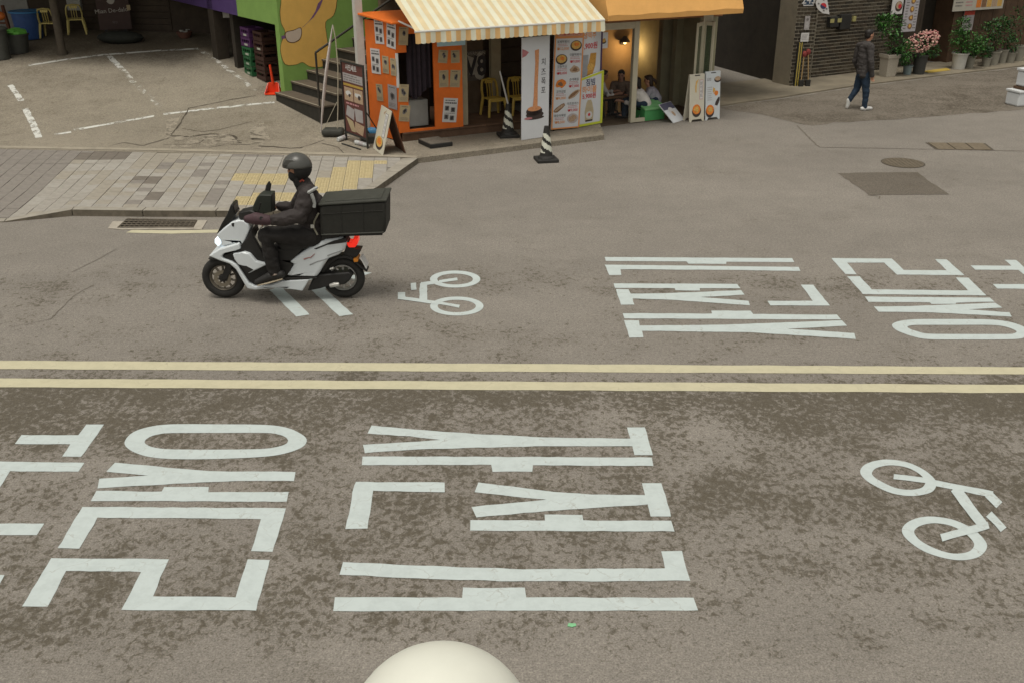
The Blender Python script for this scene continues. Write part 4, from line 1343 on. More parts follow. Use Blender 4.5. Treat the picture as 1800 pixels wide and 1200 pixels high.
# white pipe-like pillar between stair and booth
wp = xy(G(640, 232, 0.15), 0)
wp = KL - FD * 0.17 + BD * 0.02
MB_w = MB().obox(xy(wp, 0.1), FD * 0.15, BD * 0.15, UP * 4.2)
tag(MB_w.build('white_pillar', mat('white_painted_pillar', (0.56, 0.55, 0.51), 0.6, 0.1), origin=(wp.x, wp.y, 0.1)), 'square white pillar between the stair and the orange booth', 'pillar')

# ---- building over the back of the car park (open ground floor)
BW0, BW1 = GP(-120, 44), GP(335, 58)
bdir = xy(BW1 - BW0, 0).normalized()
bnrm = Vector((-bdir.y, bdir.x, 0))
zbk = (BW0.z + BW1.z) / 2
M_pil = mat('brown_grey_column', (0.075, 0.06, 0.042), 0.85, 0.2, 6)
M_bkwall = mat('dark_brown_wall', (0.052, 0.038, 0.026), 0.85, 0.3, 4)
back = thing('back_building', 'dark building with an open ground floor behind the parking bays', 'building', tuple(BW1))
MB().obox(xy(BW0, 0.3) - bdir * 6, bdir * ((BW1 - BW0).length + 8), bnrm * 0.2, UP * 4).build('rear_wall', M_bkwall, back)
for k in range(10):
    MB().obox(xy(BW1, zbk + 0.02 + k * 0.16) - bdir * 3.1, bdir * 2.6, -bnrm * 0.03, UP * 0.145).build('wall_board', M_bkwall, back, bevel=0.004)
MB().obox(xy(BW0, zbk + 2.35) - bdir * 6 - bnrm * 3.9, bdir * ((BW1 - BW0).length + 7.2), bnrm * 4.1, UP * 6).build('unseen_upper_floor', M_render, back)  # unseen upper floor, its overhang shaped to darken the ground beneath
pc = GP(110, 96)
for k in range(1):
    MB().lathe(xy(pc, pc.z - 0.05), [(0.14, 0), (0.13, 0.12), (0.10, 0.16), (0.095, 3.0)], 14).build('column', M_pil, back, smooth=True)
lw = GP(0, 60)
MB().obox(xy(lw, lw.z - 0.3) + Vector((-2.0, 0.35, 0)), (2.62, 0.25, 0), (0, 0.12, 0), UP * 2.6).build('white_panel', mat('dirty_white_panel', (0.30, 0.30, 0.28), 0.8, 0.15), back)

# ---- brick building with the corner pillar
M_mortar = mat('pale_mortar', (0.38, 0.34, 0.265), 0.95, 0.15, 12, 0.2)
M_bricks = [mat('dark_brick', (0.035, 0.028, 0.019), 0.9, 0.25, 25, 0.3), mat('brown_brick', (0.055, 0.041, 0.026), 0.9, 0.25, 25, 0.3), mat('grey_brick', (0.08, 0.066, 0.045), 0.9, 0.25, 25, 0.3)]
brickb = thing('brick_building', 'dark brick building with a grey corner pillar on the alley', 'building', tuple(G(1420, 150)))
PL, PC, PR = G(1357, 147), G(1386, 153.5), G(1420, 152)
pd = (PR - PC).normalized()
pn_ = Vector((-pd.y, pd.x, 0))
PH = 3.6
mb = MB(); mb.prism([PC, PR, PR + pn_ * 0.55, PL + pn_ * 0.0], (0, 0, PH)); pill = mb.build('pillar', mat('grey_pillar_render', (0.215, 0.185, 0.135), 0.9, 0.15, 4, 0.2), brickb)
_bm = {}
def brick_mesh(L_, i):
    key = (round(L_, 3), i)
    if key not in _bm:
        _bm[key] = MB().box((0, 0, 0), (L_, 0.03, 0.058)).mesh('brick', M_bricks[i])
    return _bm[key]
def lay_bricks(a, b, z0, z1, parent, L_=0.23, Hc=0.085, skip=None, maxn=300):
    d = (b - a); d.z = 0
    ln = d.length
    t = d.normalized()
    ang = math.atan2(t.y, t.x)
    nrm = Vector((t.y, -t.x, 0))
    n, row = 0, 0
    z = z0 + Hc / 2
    while z < z1:
        x = -(L_ / 2 if row % 2 else 0)
        while x < ln - 0.03:
            x0, x1 = max(0.004, x + 0.012), min(ln - 0.004, x + L_ - 0.012)
            if x1 - x0 > 0.04 and n < maxn:
                L2 = L_ - 0.024 if abs((x1 - x0) - (L_ - 0.024)) < 0.002 else round(x1 - x0, 2)
                o = bpy.data.objects.new('brick', brick_mesh(L2, random.choice((0, 0, 1, 1, 2))))
                COL.objects.link(o)
                o.parent = parent
                p = a + t * ((x0 + x1) / 2) + nrm * (0.006 + random.uniform(0, 0.004)) + UP * 0
                o.location = Vector((p.x, p.y, z)) - ORG[parent.name]
                o.rotation_euler = (0, 0, ang)
                n += 1
            x += L_
        z += Hc
        row += 1
    return n
fac = MB().obox(PC - pn_ * 0.006 + pd * 0.005, pd * ((PR - PC).length - 0.01), pn_ * 0.004, UP * PH).build('pillar_face', M_mortar, brickb)
lay_bricks(PC - pn_ * 0.006, PR - pn_ * 0.006, 0.0, 2.5, fac, 0.19, 0.088)
W0, W1 = G(1424, 139), G(1563, 123)
wd_ = (W1 - W0).normalized()
wn_ = Vector((-wd_.y, wd_.x, 0))
bw = MB().obox(W0, W1 - W0, wn_ * 0.2, UP * PH).build('brick_wall', M_mortar, brickb)
lay_bricks(W0, W1, 0.0, 2.45, bw, 0.27, 0.088)
MB().obox(W0 - wn_ * 0.3 - pd * 0.5 + UP * PH, (W1 - W0) + pd * 0.5, wn_ * 6, UP * 7).build('unseen_upper_storey', M_render, brickb)  # unseen storey, built tall to keep sky light out of the alley
# dark passage between cafe and brick pillar
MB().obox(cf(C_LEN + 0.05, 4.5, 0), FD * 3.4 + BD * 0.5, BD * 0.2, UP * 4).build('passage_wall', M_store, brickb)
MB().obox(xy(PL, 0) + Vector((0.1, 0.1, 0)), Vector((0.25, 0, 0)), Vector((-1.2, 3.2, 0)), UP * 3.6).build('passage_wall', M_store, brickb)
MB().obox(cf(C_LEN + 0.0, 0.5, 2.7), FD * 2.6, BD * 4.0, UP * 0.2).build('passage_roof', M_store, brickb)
# low concrete apron in front of the passage and wall
mb = MB(); mb.prism([G(*p, 0.0) for p in [(1262, 189), (1312, 181), (1360, 175), (1500, 153), (1640, 136), (1760, 122), (1900, 105), (1880, 92), (1560, 118), (1424, 134), (1350, 140), (1258, 150)]], (0, 0, 0.035)); struct(mb.build('alley_pavement', mat('alley_concrete', (0.20, 0.172, 0.125), 0.92, 0.25, 1.5, 0.2, 40)))

# ---- restaurant at the far right
RW0, RW1 = W1 + wd_ * 0.02 + wn_ * 0.1, G(1850, 94)
rdir = (RW1 - RW0).normalized()
rn = Vector((-rdir.y, rdir.x, 0))
rest_b = thing('restaurant_front', 'brown timber restaurant front with dark doorway behind potted plants', 'restaurant', tuple(RW0))
def rpx(px, py, off=0.0): return onwall(px, py, RW0 - rn * off, RW1 - rn * off)
M_timber = mat('reddish_timber', (0.085, 0.048, 0.026), 0.75, 0.3, 4, 0.2, 25)
def rs(px): return (xy(rpx(px, 100), 0) - RW0).dot(rdir)
x0, x1, x2, x3 = rs(1572), rs(1608), rs(1668), rs(1900)
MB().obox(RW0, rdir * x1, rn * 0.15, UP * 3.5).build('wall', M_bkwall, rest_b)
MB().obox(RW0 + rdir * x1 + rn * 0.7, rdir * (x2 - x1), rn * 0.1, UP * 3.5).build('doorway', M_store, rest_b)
MB().obox(RW0 + rdir * (x1 - 0.02), rdir * 0.1, rn * 0.69, UP * 3.4).build('door_jamb', M_bkwall, rest_b)
MB().obox(RW0 + rdir * (x2 - 0.12) - rn * 0.03, rdir * 0.14, rn * 0.7, UP * 3.5).build('door_jamb', M_timber, rest_b)
nbd = 12
for k in range(nbd):
    MB().obox(RW0 + rdir * (x2 + 0.03 + (x3 - x2) * k / nbd), rdir * ((x3 - x2) / nbd - 0.012), rn * 0.1, UP * 3.5).build('wall_board', M_timber, rest_b, bevel=0.004)
MB().obox(RW0 - rn * 0.6 + UP * 3.5, rdir * x3, rn * 4, UP * 6.5).build('unseen_upper_storey', M_render, rest_b)  # unseen storey above the restaurant, raised to cut the sky light
MB().obox(RW0 + rdir * (x1 + 0.35) + rn * 0.5, rdir * 0.22, rn * 0.08, UP * 1.9).build('door_panel', mat('dull_door_glass', (0.10, 0.095, 0.08), 0.4, 0.2), rest_b)
# ================================================================== STREET THINGS
M_black = mat('black_plastic', (0.022, 0.021, 0.019), 0.6, 0.2, 10)
M_blackm = mat('black_metal', (0.025, 0.024, 0.022), 0.45, 0.15, 10)
M_whitep = mat('white_plastic', (0.62, 0.63, 0.62), 0.5, 0.06)
M_board = mat('white_print_board', (0.62, 0.64, 0.665), 0.45, 0.03)
M_red = mat('red_print', (0.55, 0.035, 0.045), 0.6, 0.1)
M_pink = mat('pale_red_print', (0.50, 0.24, 0.25), 0.6, 0.1)
M_navy = mat('navy_print', (0.04, 0.045, 0.11), 0.6, 0.1)
M_food_o = mat('food_orange', (0.66, 0.20, 0.03), 0.6, 0.35, 40)
M_food_y = mat('food_golden', (0.60, 0.36, 0.09), 0.6, 0.35, 40)
M_food_b = mat('food_brown', (0.22, 0.12, 0.06), 0.6, 0.4, 40)
M_food_t = mat('food_tan', (0.42, 0.30, 0.20), 0.6, 0.35, 40)
M_bowl = mat('dark_bowl_print', (0.045, 0.032, 0.028), 0.6, 0.2)
M_orprint = mat('orange_print', (0.72, 0.30, 0.10), 0.6, 0.08)
M_lime = mat('lime_print', (0.56, 0.62, 0.05), 0.6, 0.08)
M_alu = mat('aluminium', (0.55, 0.55, 0.53), 0.35, 0.06, metal=0.7)

def plane_board(bl, br, tl_z, thick=0.03, roll=0.0, lean=None):
    """vertical board standing on bl-br; returns origin, u, v, n(out of the face)"""
    u = br - bl
    u.z = 0
    v = UP * (tl_z - bl.z)
    if roll:
        q = Matrix.Rotation(roll, 3, u.cross(v).normalized())
        u, v = q @ u, q @ v
    return bl, u, v, u.cross(v).normalized()

# ---- traffic cones
def cone_body(h, r0, r1, n=28, rows=14):
    mb = MB()
    vs = []
    for j in range(rows + 1):
        t = j / rows
        r = r0 + (r1 - r0) * t
        for k in range(n):
            a = 2 * math.pi * k / n
            vs.append((r * math.cos(a), r * math.sin(a), 0.06 + (h - 0.06) * t))
    o = len(mb.v)
    mb.v += [Vector(p) for p in vs]
    for j in range(rows):
        t = (j + 0.5) / rows
        for k in range(n):
            a = k / n
            if t < 0.17 or t > 0.80: mi = 1
            else:
                ph = (t * 3.4 + a * 2.0) % 1.0
                mi = 1 if ph < 0.42 else 0
            mb.f.append([j * n + k, j * n + (k + 1) % n, (j + 1) * n + (k + 1) % n, (j + 1) * n + k])
            mb.m.append(mi)
    mb.f.append(list(range(rows * n, rows * n + n))); mb.m.append(1)
    return mb
M_conew = mat('reflective_white_band', (0.60, 0.61, 0.52), 0.5, 0.08)
c0_ = xy(G(960, 283, 0), 0)
ch = hgt(c0_, 222)
cone = thing('traffic_cone', 'black and white striped traffic cone on the asphalt before the menu boards', 'traffic cone', tuple(c0_), 0.2, 'striped cones outside the snack shop')
cone_body(ch, 0.125, 0.045, rows=28).build('cone_body', [M_conew, M_black], cone, local=True, smooth=True)
mbk = MB(); mbk.box((0, 0, 0.03), (0.40, 0.40, 0.06)); mbk.lathe((0, 0, 0.055), [(0.16, 0), (0.14, 0.04), (0.13, 0.05)], 20); mbk.build('base', M_black, cone, local=True, bevel=0.012)
c1_ = xy(G(893, 240, ZS), ZS)
cone2 = copy_tree(cone)
cone2.location = c1_
cone2['label'] = 'black and white striped traffic cone on the shop apron, left of the noodle banner'
tag(MB().tube([Vector((0, 0, ch)) + c1_, Vector((0, 0, ch)) + c1_ + Vector((-0.16, 0.06, 0.62))], [0.022, 0.016], 8).build('grey_pole', M_alu, origin=c1_ + UP * ch), 'slim grey pole leaning out of the traffic cone on the apron', 'pole')

# ---- tall noodle banner
bl, br = G(917, 247.5, ZS), G(964, 240.5, ZS)
bl, br = xy(bl, ZS + 0.005), xy(br, ZS + 0.005)
nb = thing('banner_stand', 'tall white banner with a cheese noodle picture beside the traffic cone', 'banner', tuple(bl))
o_, u, v, n = plane_board(bl, br, hgt(bl, 67))
MB().obox(o_, u, v, -n * 0.025).build('panel', M_board, nb, bevel=0.003)
zq = lambda pts: [((a - 387) / 183.0, 1 - (b - 268) / 722.0) for a, b in pts]
B = Board(o_, u, v)
M_lip = mat('lips_print', (0.42, 0.16, 0.17), 0.5, 0.2, 20)
M_noodle = mat('noodle_print', (0.60, 0.27, 0.12), 0.5, 0.25, 30)
B.poly(zq([(388, 345), (410, 355), (432, 370), (412, 395), (388, 405)]), M_lip)
B.poly(zq([(470, 362), (498, 355), (497, 450), (492, 600), (492, 770), (462, 775), (468, 600), (474, 450)]), M_noodle, 1)
for (cx, cy, rx, ry) in ((472, 838, 66, 14), (474, 815, 60, 26), (470, 790, 55, 34)):
    B.disc(*zq([(cx, cy)])[0], rx / 183, ry / 722, M_bowl, 0 if ry < 20 else 1)
B.disc(*zq([(470, 772)])[0], 46 / 183, 18 / 722, M_noodle, 2)
B.disc(*zq([(430, 838)])[0], 28 / 183, 8 / 722, M_lip, 2)
B.poly(zq([(458, 780), (492, 780), (490, 700), (464, 700)]), M_noodle, 3)
for ch_, y_ in zip('치즈폭포', (450, 520, 585, 650)):
    s_, t_ = zq([(530, y_)])[0]
    B.text(ch_, s_, t_, 0.15, M_ink, 1, sx=0.85)
B.build('print', nb)
MB().obox(o_ + u * 0.3 - n * 0.03, u * 0.4, -n * 0.3, UP * 0.03).build('foot', M_blackm, nb)
MB().tube([o_ + u * 0.5 - n * 0.03 + UP * 0.02, o_ + u * 0.5 - n * 0.03 + v * 0.97], 0.012, 6).build('rear_pole', M_alu, nb)

# ---- orange bordered menu board
bl, br = xy(G(968.5, 236, 0.05), 0.05), xy(G(1018, 230, 0.05), 0.05)
mbd = thing('menu_board', 'tall menu board with orange border and rows of food pictures', 'menu board', tuple(bl))
zb0 = hgt(bl, 228.5)
bl.z = zb0
o_, u, v, n = plane_board(bl, br, hgt(bl, 51.5), roll=-0.03)
MB().obox(o_, u, v, -n * 0.03).build('panel', M_board, mbd, bevel=0.003)
B = Board(o_, u, v)
for q in ((0, 0, 0.045, 1), (0.955, 0, 1, 1), (0.0451, 0, 0.9549, 0.014), (0.0451, 0.905, 0.9549, 1)):
    B.quad(*q, M_orprint)
B.quad(0.10, 0.925, 0.94, 0.982, mat('header_pink', (0.62, 0.33, 0.24), 0.6), 1)
B.text('리틀네 떡볶이', 0.52, 0.952, 0.088, M_red, 2, bold=0.012)
W_, H_ = B.w, B.h
rowsm = [('r', 0.835, 'y', '로제떡볶이', '₩12,000'), ('l', 0.705, 'y', '국물떡볶이', '₩9,000'), ('r', 0.595, 't', '모둠튀김', '₩8,000'), ('l', 0.46, 'o', '순대볶음', '₩7,000'), ('r', 0.345, 't2', '꼬마김밥', '₩4,000'), ('l', 0.215, 'b2', '치즈돈까스', '₩9,000'), ('r', 0.10, 'w', '매운어묵탕', '₩8,500')]
for side, t, kd, nm, pr in rowsm:
    px_ = 0.74 if side == 'r' else 0.26
    tx_ = 0.29 if side == 'r' else 0.73
    if kd in ('y', 'o', 't'):
        if kd == 'y': B.disc(px_, t - 0.004, 0.2, 0.052, M_bowl, 0)
        B.disc(px_, t + 0.002, 0.165, 0.04, {'y': M_food_y, 'o': M_food_o, 't': M_food_t}[kd], 1, 14, 0.0 if kd == 'y' else 0.22)
        if kd == 'y': B.disc(px_ + 0.02, t + 0.008, 0.08, 0.02, M_food_o, 2, 9, 0.3)
        else: B.disc(px_, t, 0.09, 0.022, M_food_b, 2, 9, 0.4)
    elif kd == 'w':
        B.disc(px_, t, 0.2, 0.052, mat('plate_print', (0.45, 0.40, 0.40), 0.6, 0.1), 0)
        B.disc(px_, t, 0.13, 0.032, M_food_t, 1, 12, 0.25)
    else:
        B.disc(px_, t, 0.23, 0.026, M_food_t if kd == 't2' else M_food_b, 0, 12, 0.12, 0.55)
        B.disc(px_, t + 0.004, 0.19, 0.014, M_food_b if kd == 't2' else M_food_t, 1, 12, 0.15, 0.55)
    B.text(nm, tx_, t + 0.036, 0.062, M_ink, 1)
    B.lines(tx_ - 0.17, tx_ + 0.18, t - 0.008, t + 0.022, 2, M_pink, 0, 0.4)
    B.text(pr, tx_, t - 0.03, 0.075, M_red if side == 'l' or kd == 't' else M_orprint, 1, bold=0.01)
B.build('print', mbd)
for t in (0.1, 0.9):
    MB().obox(o_ + u * t - UP * (zb0 - 0.05) - n * 0.03, u * 0.05, -n * 0.03, UP * (zb0 - 0.05 + 0.3)).build('leg', M_blackm, mbd)

# ---- drinks boards right of it: lime bordered one below, purple edged one above
bl, br = xy(G(1016, 231, 0.03), 0.03), xy(G(1058, 224, 0.02), 0.03)
lime = thing('drinks_board', 'drinks price board with a lime border and a bottle picture', 'menu board', tuple(bl))
bl.z = hgt(bl, 224)
o_, u, v, n = plane_board(bl, br, hgt(bl, 140))
tri = u.length * 0.17
def slanted(o_, u, v, d): return [o_, o_ + u, o_ + u + v + UP * d, o_ + v]
mbk = MB(); mbk.prism(slanted(o_, u, v, tri), -n * 0.03); mbk.build('panel', M_board, lime)
B = Board(o_, u, v)
k_ = tri / v.length
B.poly([(0, 0), (1, 0), (1, 0.05), (0, 0.05)], M_lime).poly([(0.90, 0.0501), (1, 0.0501), (1, 1 + k_), (0.90, 1 + k_ * 0.9)], M_lime).poly([(0, 0.955), (0.8999, 0.955 + k_ * 0.9), (0.8999, 1 + k_ * 0.9), (0, 1)], M_lime)
B.text('짐빔', 0.46, 0.90, 0.15, M_navy, 1, bold=0.02).text('하이볼', 0.42, 0.755, 0.15, M_orprint, 1, bold=0.02)
B.text('5,900원', 0.42, 0.62, 0.125, M_red, 1, bold=0.02)
M_bottle = mat('bottle_print', (0.48, 0.40, 0.26), 0.5, 0.15)
B.poly([(0.27, 0.1), (0.6, 0.1), (0.62, 0.3), (0.55, 0.48), (0.5, 0.54), (0.37, 0.54), (0.31, 0.48), (0.25, 0.3)], M_bottle, 0).disc(0.435, 0.22, 0.14, 0.08, M_paper, 1).disc(0.435, 0.23, 0.05, 0.035, M_red, 2).quad(0.29, 0.085, 0.58, 0.12, M_bowl, 1)
B.build('print', lime)
for t in (0.05, 0.85):
    MB().obox(o_ + u * t - UP * (o_.z - 0.03) - n * 0.03, u * 0.06, -n * 0.03, UP * (o_.z - 0.03 + 0.2)).build('leg', M_blackm, lime)
pur = thing('beer_board', 'beer price board with a purple edge above the lime bordered board', 'menu board', tuple(bl))
o2 = o_ - n * 0.06 + UP * (v.length * 0.7) + u * 0.02
v2 = UP * (hgt(bl - n * 0.06, 54) - o2.z)
u2 = u * 0.96
MB().obox(o2, u2, v2, -n * 0.02).build('panel', M_board, pur)
B = Board(o2, u2, v2)
B.quad(0.93, 0, 1, 1, mat('purple_print', (0.07, 0.035, 0.11), 0.6), 0)
hh = v2.length
B.text('생맥주', 0.45, 1 - 0.13 / hh, 0.13, M_orprint, 1, bold=0.015).text('3,900원', 0.45, 1 - 0.33 / hh, 0.145, M_red, 1, bold=0.02)
B.lines(0.1, 0.85, 1 - 0.06 / hh, 1 - 0.02 / hh, 1, M_navy, 0, 0.8)
B.quad(0.12, 0.18, 0.42, 0.60, mat('grey_photo', (0.33, 0.34, 0.36), 0.6, 0.15), 0)
B.poly([(0.5, 0.62), (0.75, 0.62), (0.72, 0.42), (0.55, 0.2), (0.35, 0.2), (0.42, 0.42)], mat('beer_print', (0.50, 0.26, 0.05), 0.5, 0.25, 20), 1).disc(0.5, 0.40, 0.15, 0.06, M_food_y, 2, 12, 0.2)
B.build('print', pur)
MB().tube([o2 + u2 * 0.5 - n * 0.035 - UP * (o2.z - 0.03), o2 + u2 * 0.5 - n * 0.035 + v2 * 0.9], 0.015, 6).build('support_pole', M_blackm, pur)

# small food sign on the cafe post
q = [cfpx(px, py, -0.03) for px, py in ((1055.5, 86), (1068, 85), (1068, 57), (1055.5, 58))]
fs = thing('food_sign', 'small white sign with a food picture on the cafe door post', 'sign', tuple(q[0]))
MB().obox(q[0], xy(q[1] - q[0], 0), UP * (q[3].z - q[0].z), BD * 0.018).build('panel', M_board, fs)
B = Board(q[0], xy(q[1] - q[0], 0), UP * (q[3].z - q[0].z))
B.disc(0.4, 0.42, 0.38, 0.13, M_bowl, 0, 12).disc(0.4, 0.50, 0.3, 0.14, M_food_y, 1, 10, 0.25)
B.build('print', fs)

# ---- two white standing signs by the cafe
def a_board(name, label, bl, br, ytop, m, paint):
    t = thing(name, label, 'sign', tuple((bl + br) / 2))
    u = br - bl
    h = hgt(bl, ytop) - bl.z
    v = UP * h
    n = u.cross(v).normalized()
    lean = 0.10
    vv = (v - n * lean * h).normalized() * h
    nn = u.cross(vv).normalized()
    def face(o_, u, vv, nn, nm):
        W, L = u.length, vv.length
        U, V = u.normalized(), vv.normalized()
        pts = [(0, 0), (0.10, 0), (0.2, 0.05), (0.8, 0.05), (0.9, 0), (1, 0), (1, 1), (0, 1)]
        mb = MB(); mb.prism([o_ + u * s + vv * tt for s, tt in pts], -nn * 0.025)
        return mb.build(nm, m, t, bevel=0.004)
    face(bl, u, vv, nn, 'front_panel')
    o2 = bl - n * (2 * lean * h + 0.02)
    v2 = (v + n * lean * h).normalized() * h
    face(o2, u, v2, u.cross(v2).normalized(), 'rear_panel')
    B = Board(bl, u, vv)
    B.quad(0.33, 0.965, 0.67, 0.985, M_ink, 1)
    paint(B)
    B.build('print', t)
    return t
def paint_a(B):
    B.quad(0.65, 0.47, 0.90, 0.88, M_pink, 0).quad(0.67, 0.48, 0.88, 0.87, M_paper, 1)
    for k, c in enumerate('분식세트'):
        B.text(c, 0.775, 0.80 - k * 0.085, 0.085, M_greyink, 2)
    B.poly([(0.38, 0.62), (0.44, 0.62), (0.46, 0.80), (0.60, 0.90), (0.40, 0.85), (0.36, 0.74)], M_food_y, 0)
    B.disc(0.47, 0.225, 0.31, 0.125, M_bowl, 0).disc(0.46, 0.265, 0.275, 0.105, M_food_o, 1).disc(0.46, 0.27, 0.16, 0.06, M_food_y, 2, 12, 0.35)
def paint_b(B):
    B.disc(0.80, 0.83, 0.24, 0.06, M_bowl, 0).disc(0.80, 0.85, 0.2, 0.045, M_food_t, 1)
    B.text('김밥', 0.2, 0.84, 0.07, M_greyink, 1)
    B.disc(0.55, 0.62, 0.09, 0.05, M_food_y, 0, 10, 0.3).disc(0.72, 0.55, 0.16, 0.045, M_food_o, 0, 10, 0.35)
    B.disc(0.80, 0.36, 0.11, 0.12, M_bowl, 0, 12, 0.05, -0.5).disc(0.68, 0.26, 0.11, 0.04, M_paper, 1)
    B.lines(0.1, 0.42, 0.40, 0.70, 7, M_greypaper, 0, 0.3)
    B.disc(0.30, 0.18, 0.3, 0.125, M_bowl, 0).disc(0.30, 0.215, 0.27, 0.105, M_food_o, 1).disc(0.32, 0.22, 0.14, 0.05, M_food_y, 2, 12, 0.35)
M_aw1 = mat('cream_sign_board', (0.57, 0.54, 0.44), 0.5, 0.05)
M_aw2 = mat('bluish_white_sign_board', (0.56, 0.60, 0.62), 0.5, 0.05)
a_board('standing_sign', 'cream standing sign with an orange bowl picture near the folded glass door', G(1212, 216), G(1237.5, 213), 133, M_aw1, paint_a)
a_board('standing_sign', 'bluish white standing sign with several dishes, right one of the pair', G(1240, 212.5), G(1265, 209.5), 128, M_aw2, paint_b)

# ---- green storage box and small leaning picture board
g0, g1 = G(1133, 214.5), G(1168, 210.5)
gb = thing('storage_box', 'green plastic storage box with slanted lid at the cafe entrance', 'box', tuple(g0))
M_gbox = mat('green_plastic', (0.085, 0.34, 0.115), 0.45, 0.08)
M_glid = mat('light_green_plastic', (0.20, 0.47, 0.20), 0.45, 0.08)
gu = g1 - g0
gn = Vector((-gu.y, gu.x, 0)).normalized()
gh = hgt(g0, 187)
GD = 0.42
mbk = MB(); mbk.prism([g0, g0 + gn * GD, g0 + gn * GD + UP * gh * 1.1, g0 + UP * gh * 0.7], gu); mbk.build('body', M_gbox, gb, bevel=0.015)
mbk = MB(); mbk.prism([g0 - gn * 0.02 + UP * gh * 0.70 - gu * 0.03, g0 + gn * (GD + 0.02) + UP * gh * 1.11 - gu * 0.03, g0 + gn * (GD + 0.02) + UP * (gh * 1.11 + 0.04) - gu * 0.03, g0 - gn * 0.02 + UP * (gh * 0.70 + 0.04) - gu * 0.03], gu * 1.06); lidg = mbk.build('lid', M_glid, gb, bevel=0.01)
for k in range(3):
    s0 = g0 + gn * (0.05 + k * 0.13) + UP * (gh * 0.70 + 0.044 + (gh * 0.41) * (0.07 + k * 0.13) / (GD + 0.04)) + gu * 0.05
    MB().obox(s0, gu * 0.9, gn * 0.03 + UP * gh * 0.41 * 0.03 / (GD + 0.04), UP * 0.006).build('lid_rib', M_glid, lidg)
p0, p1 = G(1184, 217), G(1204, 211)
lb = thing('picture_board', 'small tilted white picture board leaning beside the green box', 'sign', tuple(p0))
lu = p1 - p0
ln = Vector((-lu.y, lu.x, 0)).normalized()
lv = (UP * 0.38 + ln * 0.30 - lu.normalized() * 0.16)
lu2 = lu
mbk = MB(); nb_ = lu2.cross(lv).normalized(); mbk.obox(p0 + UP * 0.004, lu2, lv, -nb_ * 0.015); mbk.build('panel', M_board, lb)
B = Board(p0 + UP * 0.004, lu2, lv)
B.quad(0.02, 0.66, 0.98, 0.985, mat('slate_print', (0.085, 0.085, 0.13), 0.6), 0).disc(0.55, 0.55, 0.22, 0.2, M_paper, 1).disc(0.52, 0.42, 0.1, 0.13, M_food_t, 2)
B.build('print', lb)
MB().tube([p0.lerp(p1, 0.5) + lv * 0.8 - nb_ * 0.02, xy(p0.lerp(p1, 0.5) + ln * 0.5, 0.01)], 0.01, 5).build('prop', M_alu, lb)

# ---- brown menu stand beside the stair
bl, br = xy(G(607, 247, ZS), ZS), xy(G(646, 262, ZS), ZS)
for p in (bl, br): p.z = zg(p.x, p.y)
zz = max(bl.z, br.z)
bl.z = br.z = zz
ms = thing('menu_stand', 'black framed stand with a brown menu poster beside the stair', 'menu stand', tuple(bl))
u = br - bl
h = hgt(bl, 105) - zz
v = UP * h
n = u.cross(v).normalized()
for a_, b_ in ((0, 0.035), (0.965, 0.035)):
    MB().obox(bl + u * a_, u * b_, v, -n * 0.03).build('frame_side', M_blackm, ms)
for z_ in (0.10, 0.975):
    MB().obox(bl + u * 0.036 + v * z_, u * 0.928, v * 0.022, -n * 0.028).build('frame_rail', M_blackm, ms)
M_bmenu = mat('brown_menu_print', (0.115, 0.038, 0.030), 0.6, 0.15, 10)
pan = MB().obox(bl + u * 0.05 + v * 0.123 - n * 0.012, u * 0.9, v * 0.85, -n * 0.006).build('menu_sheet', M_bmenu, ms)
B = Board(bl + u * 0.05 + v * 0.123 - n * 0.012, u * 0.9, v * 0.85)
B.text('사진세트', 0.45, 0.94, 0.12, M_paper, 1, bold=0.02)
B.quad(0.02, 0.74, 0.98, 0.86, M_greypaper, 0).lines(0.06, 0.94, 0.75, 0.85, 3, M_greyink, 1, 0.35)
B.quad(0.02, 0.68, 0.98, 0.715, mat('gold_print', (0.42, 0.27, 0.05), 0.6), 0)
for s_ in (0.05, 0.52):
    B.quad(s_, 0.47, s_ + 0.43, 0.66, M_food_t, 0)
    B.disc(s_ + 0.2, 0.58, 0.13, 0.035, M_paper, 1, 10, 0.3).disc(s_ + 0.25, 0.55, 0.06, 0.03, M_bowl, 2, 8, 0.3)
B.lines(0.1, 0.9, 0.41, 0.45, 1, M_pink, 0, 0.6)
B.poly([(0.15, 0.40), (0.5, 0.36), (0.45, 0.2), (0.05, 0.25)], M_greypaper, 0).poly([(0.5, 0.38), (0.9, 0.38), (0.9, 0.2), (0.55, 0.2)], M_greypaper, 0)
B.poly([(0.05, 0.22), (0.4, 0.18), (0.5, 0.03), (0.3, 0.03)], M_kraft, 1).poly([(0.5, 0.19), (0.95, 0.16), (0.85, 0.01), (0.45, 0.05)], M_food_t, 1)
B.build('print', pan)
for t in (0.2, 0.8):
    MB().tube([bl + u * t + v * 0.5 - n * 0.04, bl + u * t - n * 0.5 + UP * 0.01], 0.012, 5).build('rear_leg', M_blackm, ms)
MB().box(bl + u * 0.5 - n * 0.35 + UP * 0.07, (0.42, 0.30, 0.14)).build('foot_weight', mat('grey_weight', (0.07, 0.068, 0.06), 0.8, 0.2), ms, bevel=0.02)
# little blue bag on the ground behind the stand
bb = GP(655, 240)
mbk = MB(); mbk.ball(bb + UP * 0.08, (0.16, 0.10, 0.10), n=10); tag(mbk.build('blue_bag', mat('blue_plastic_sheet', (0.05, 0.22, 0.42), 0.5, 0.2, 12, 0.4), origin=bb, smooth=True), 'small crumpled blue bag behind the brown menu stand', 'bag')

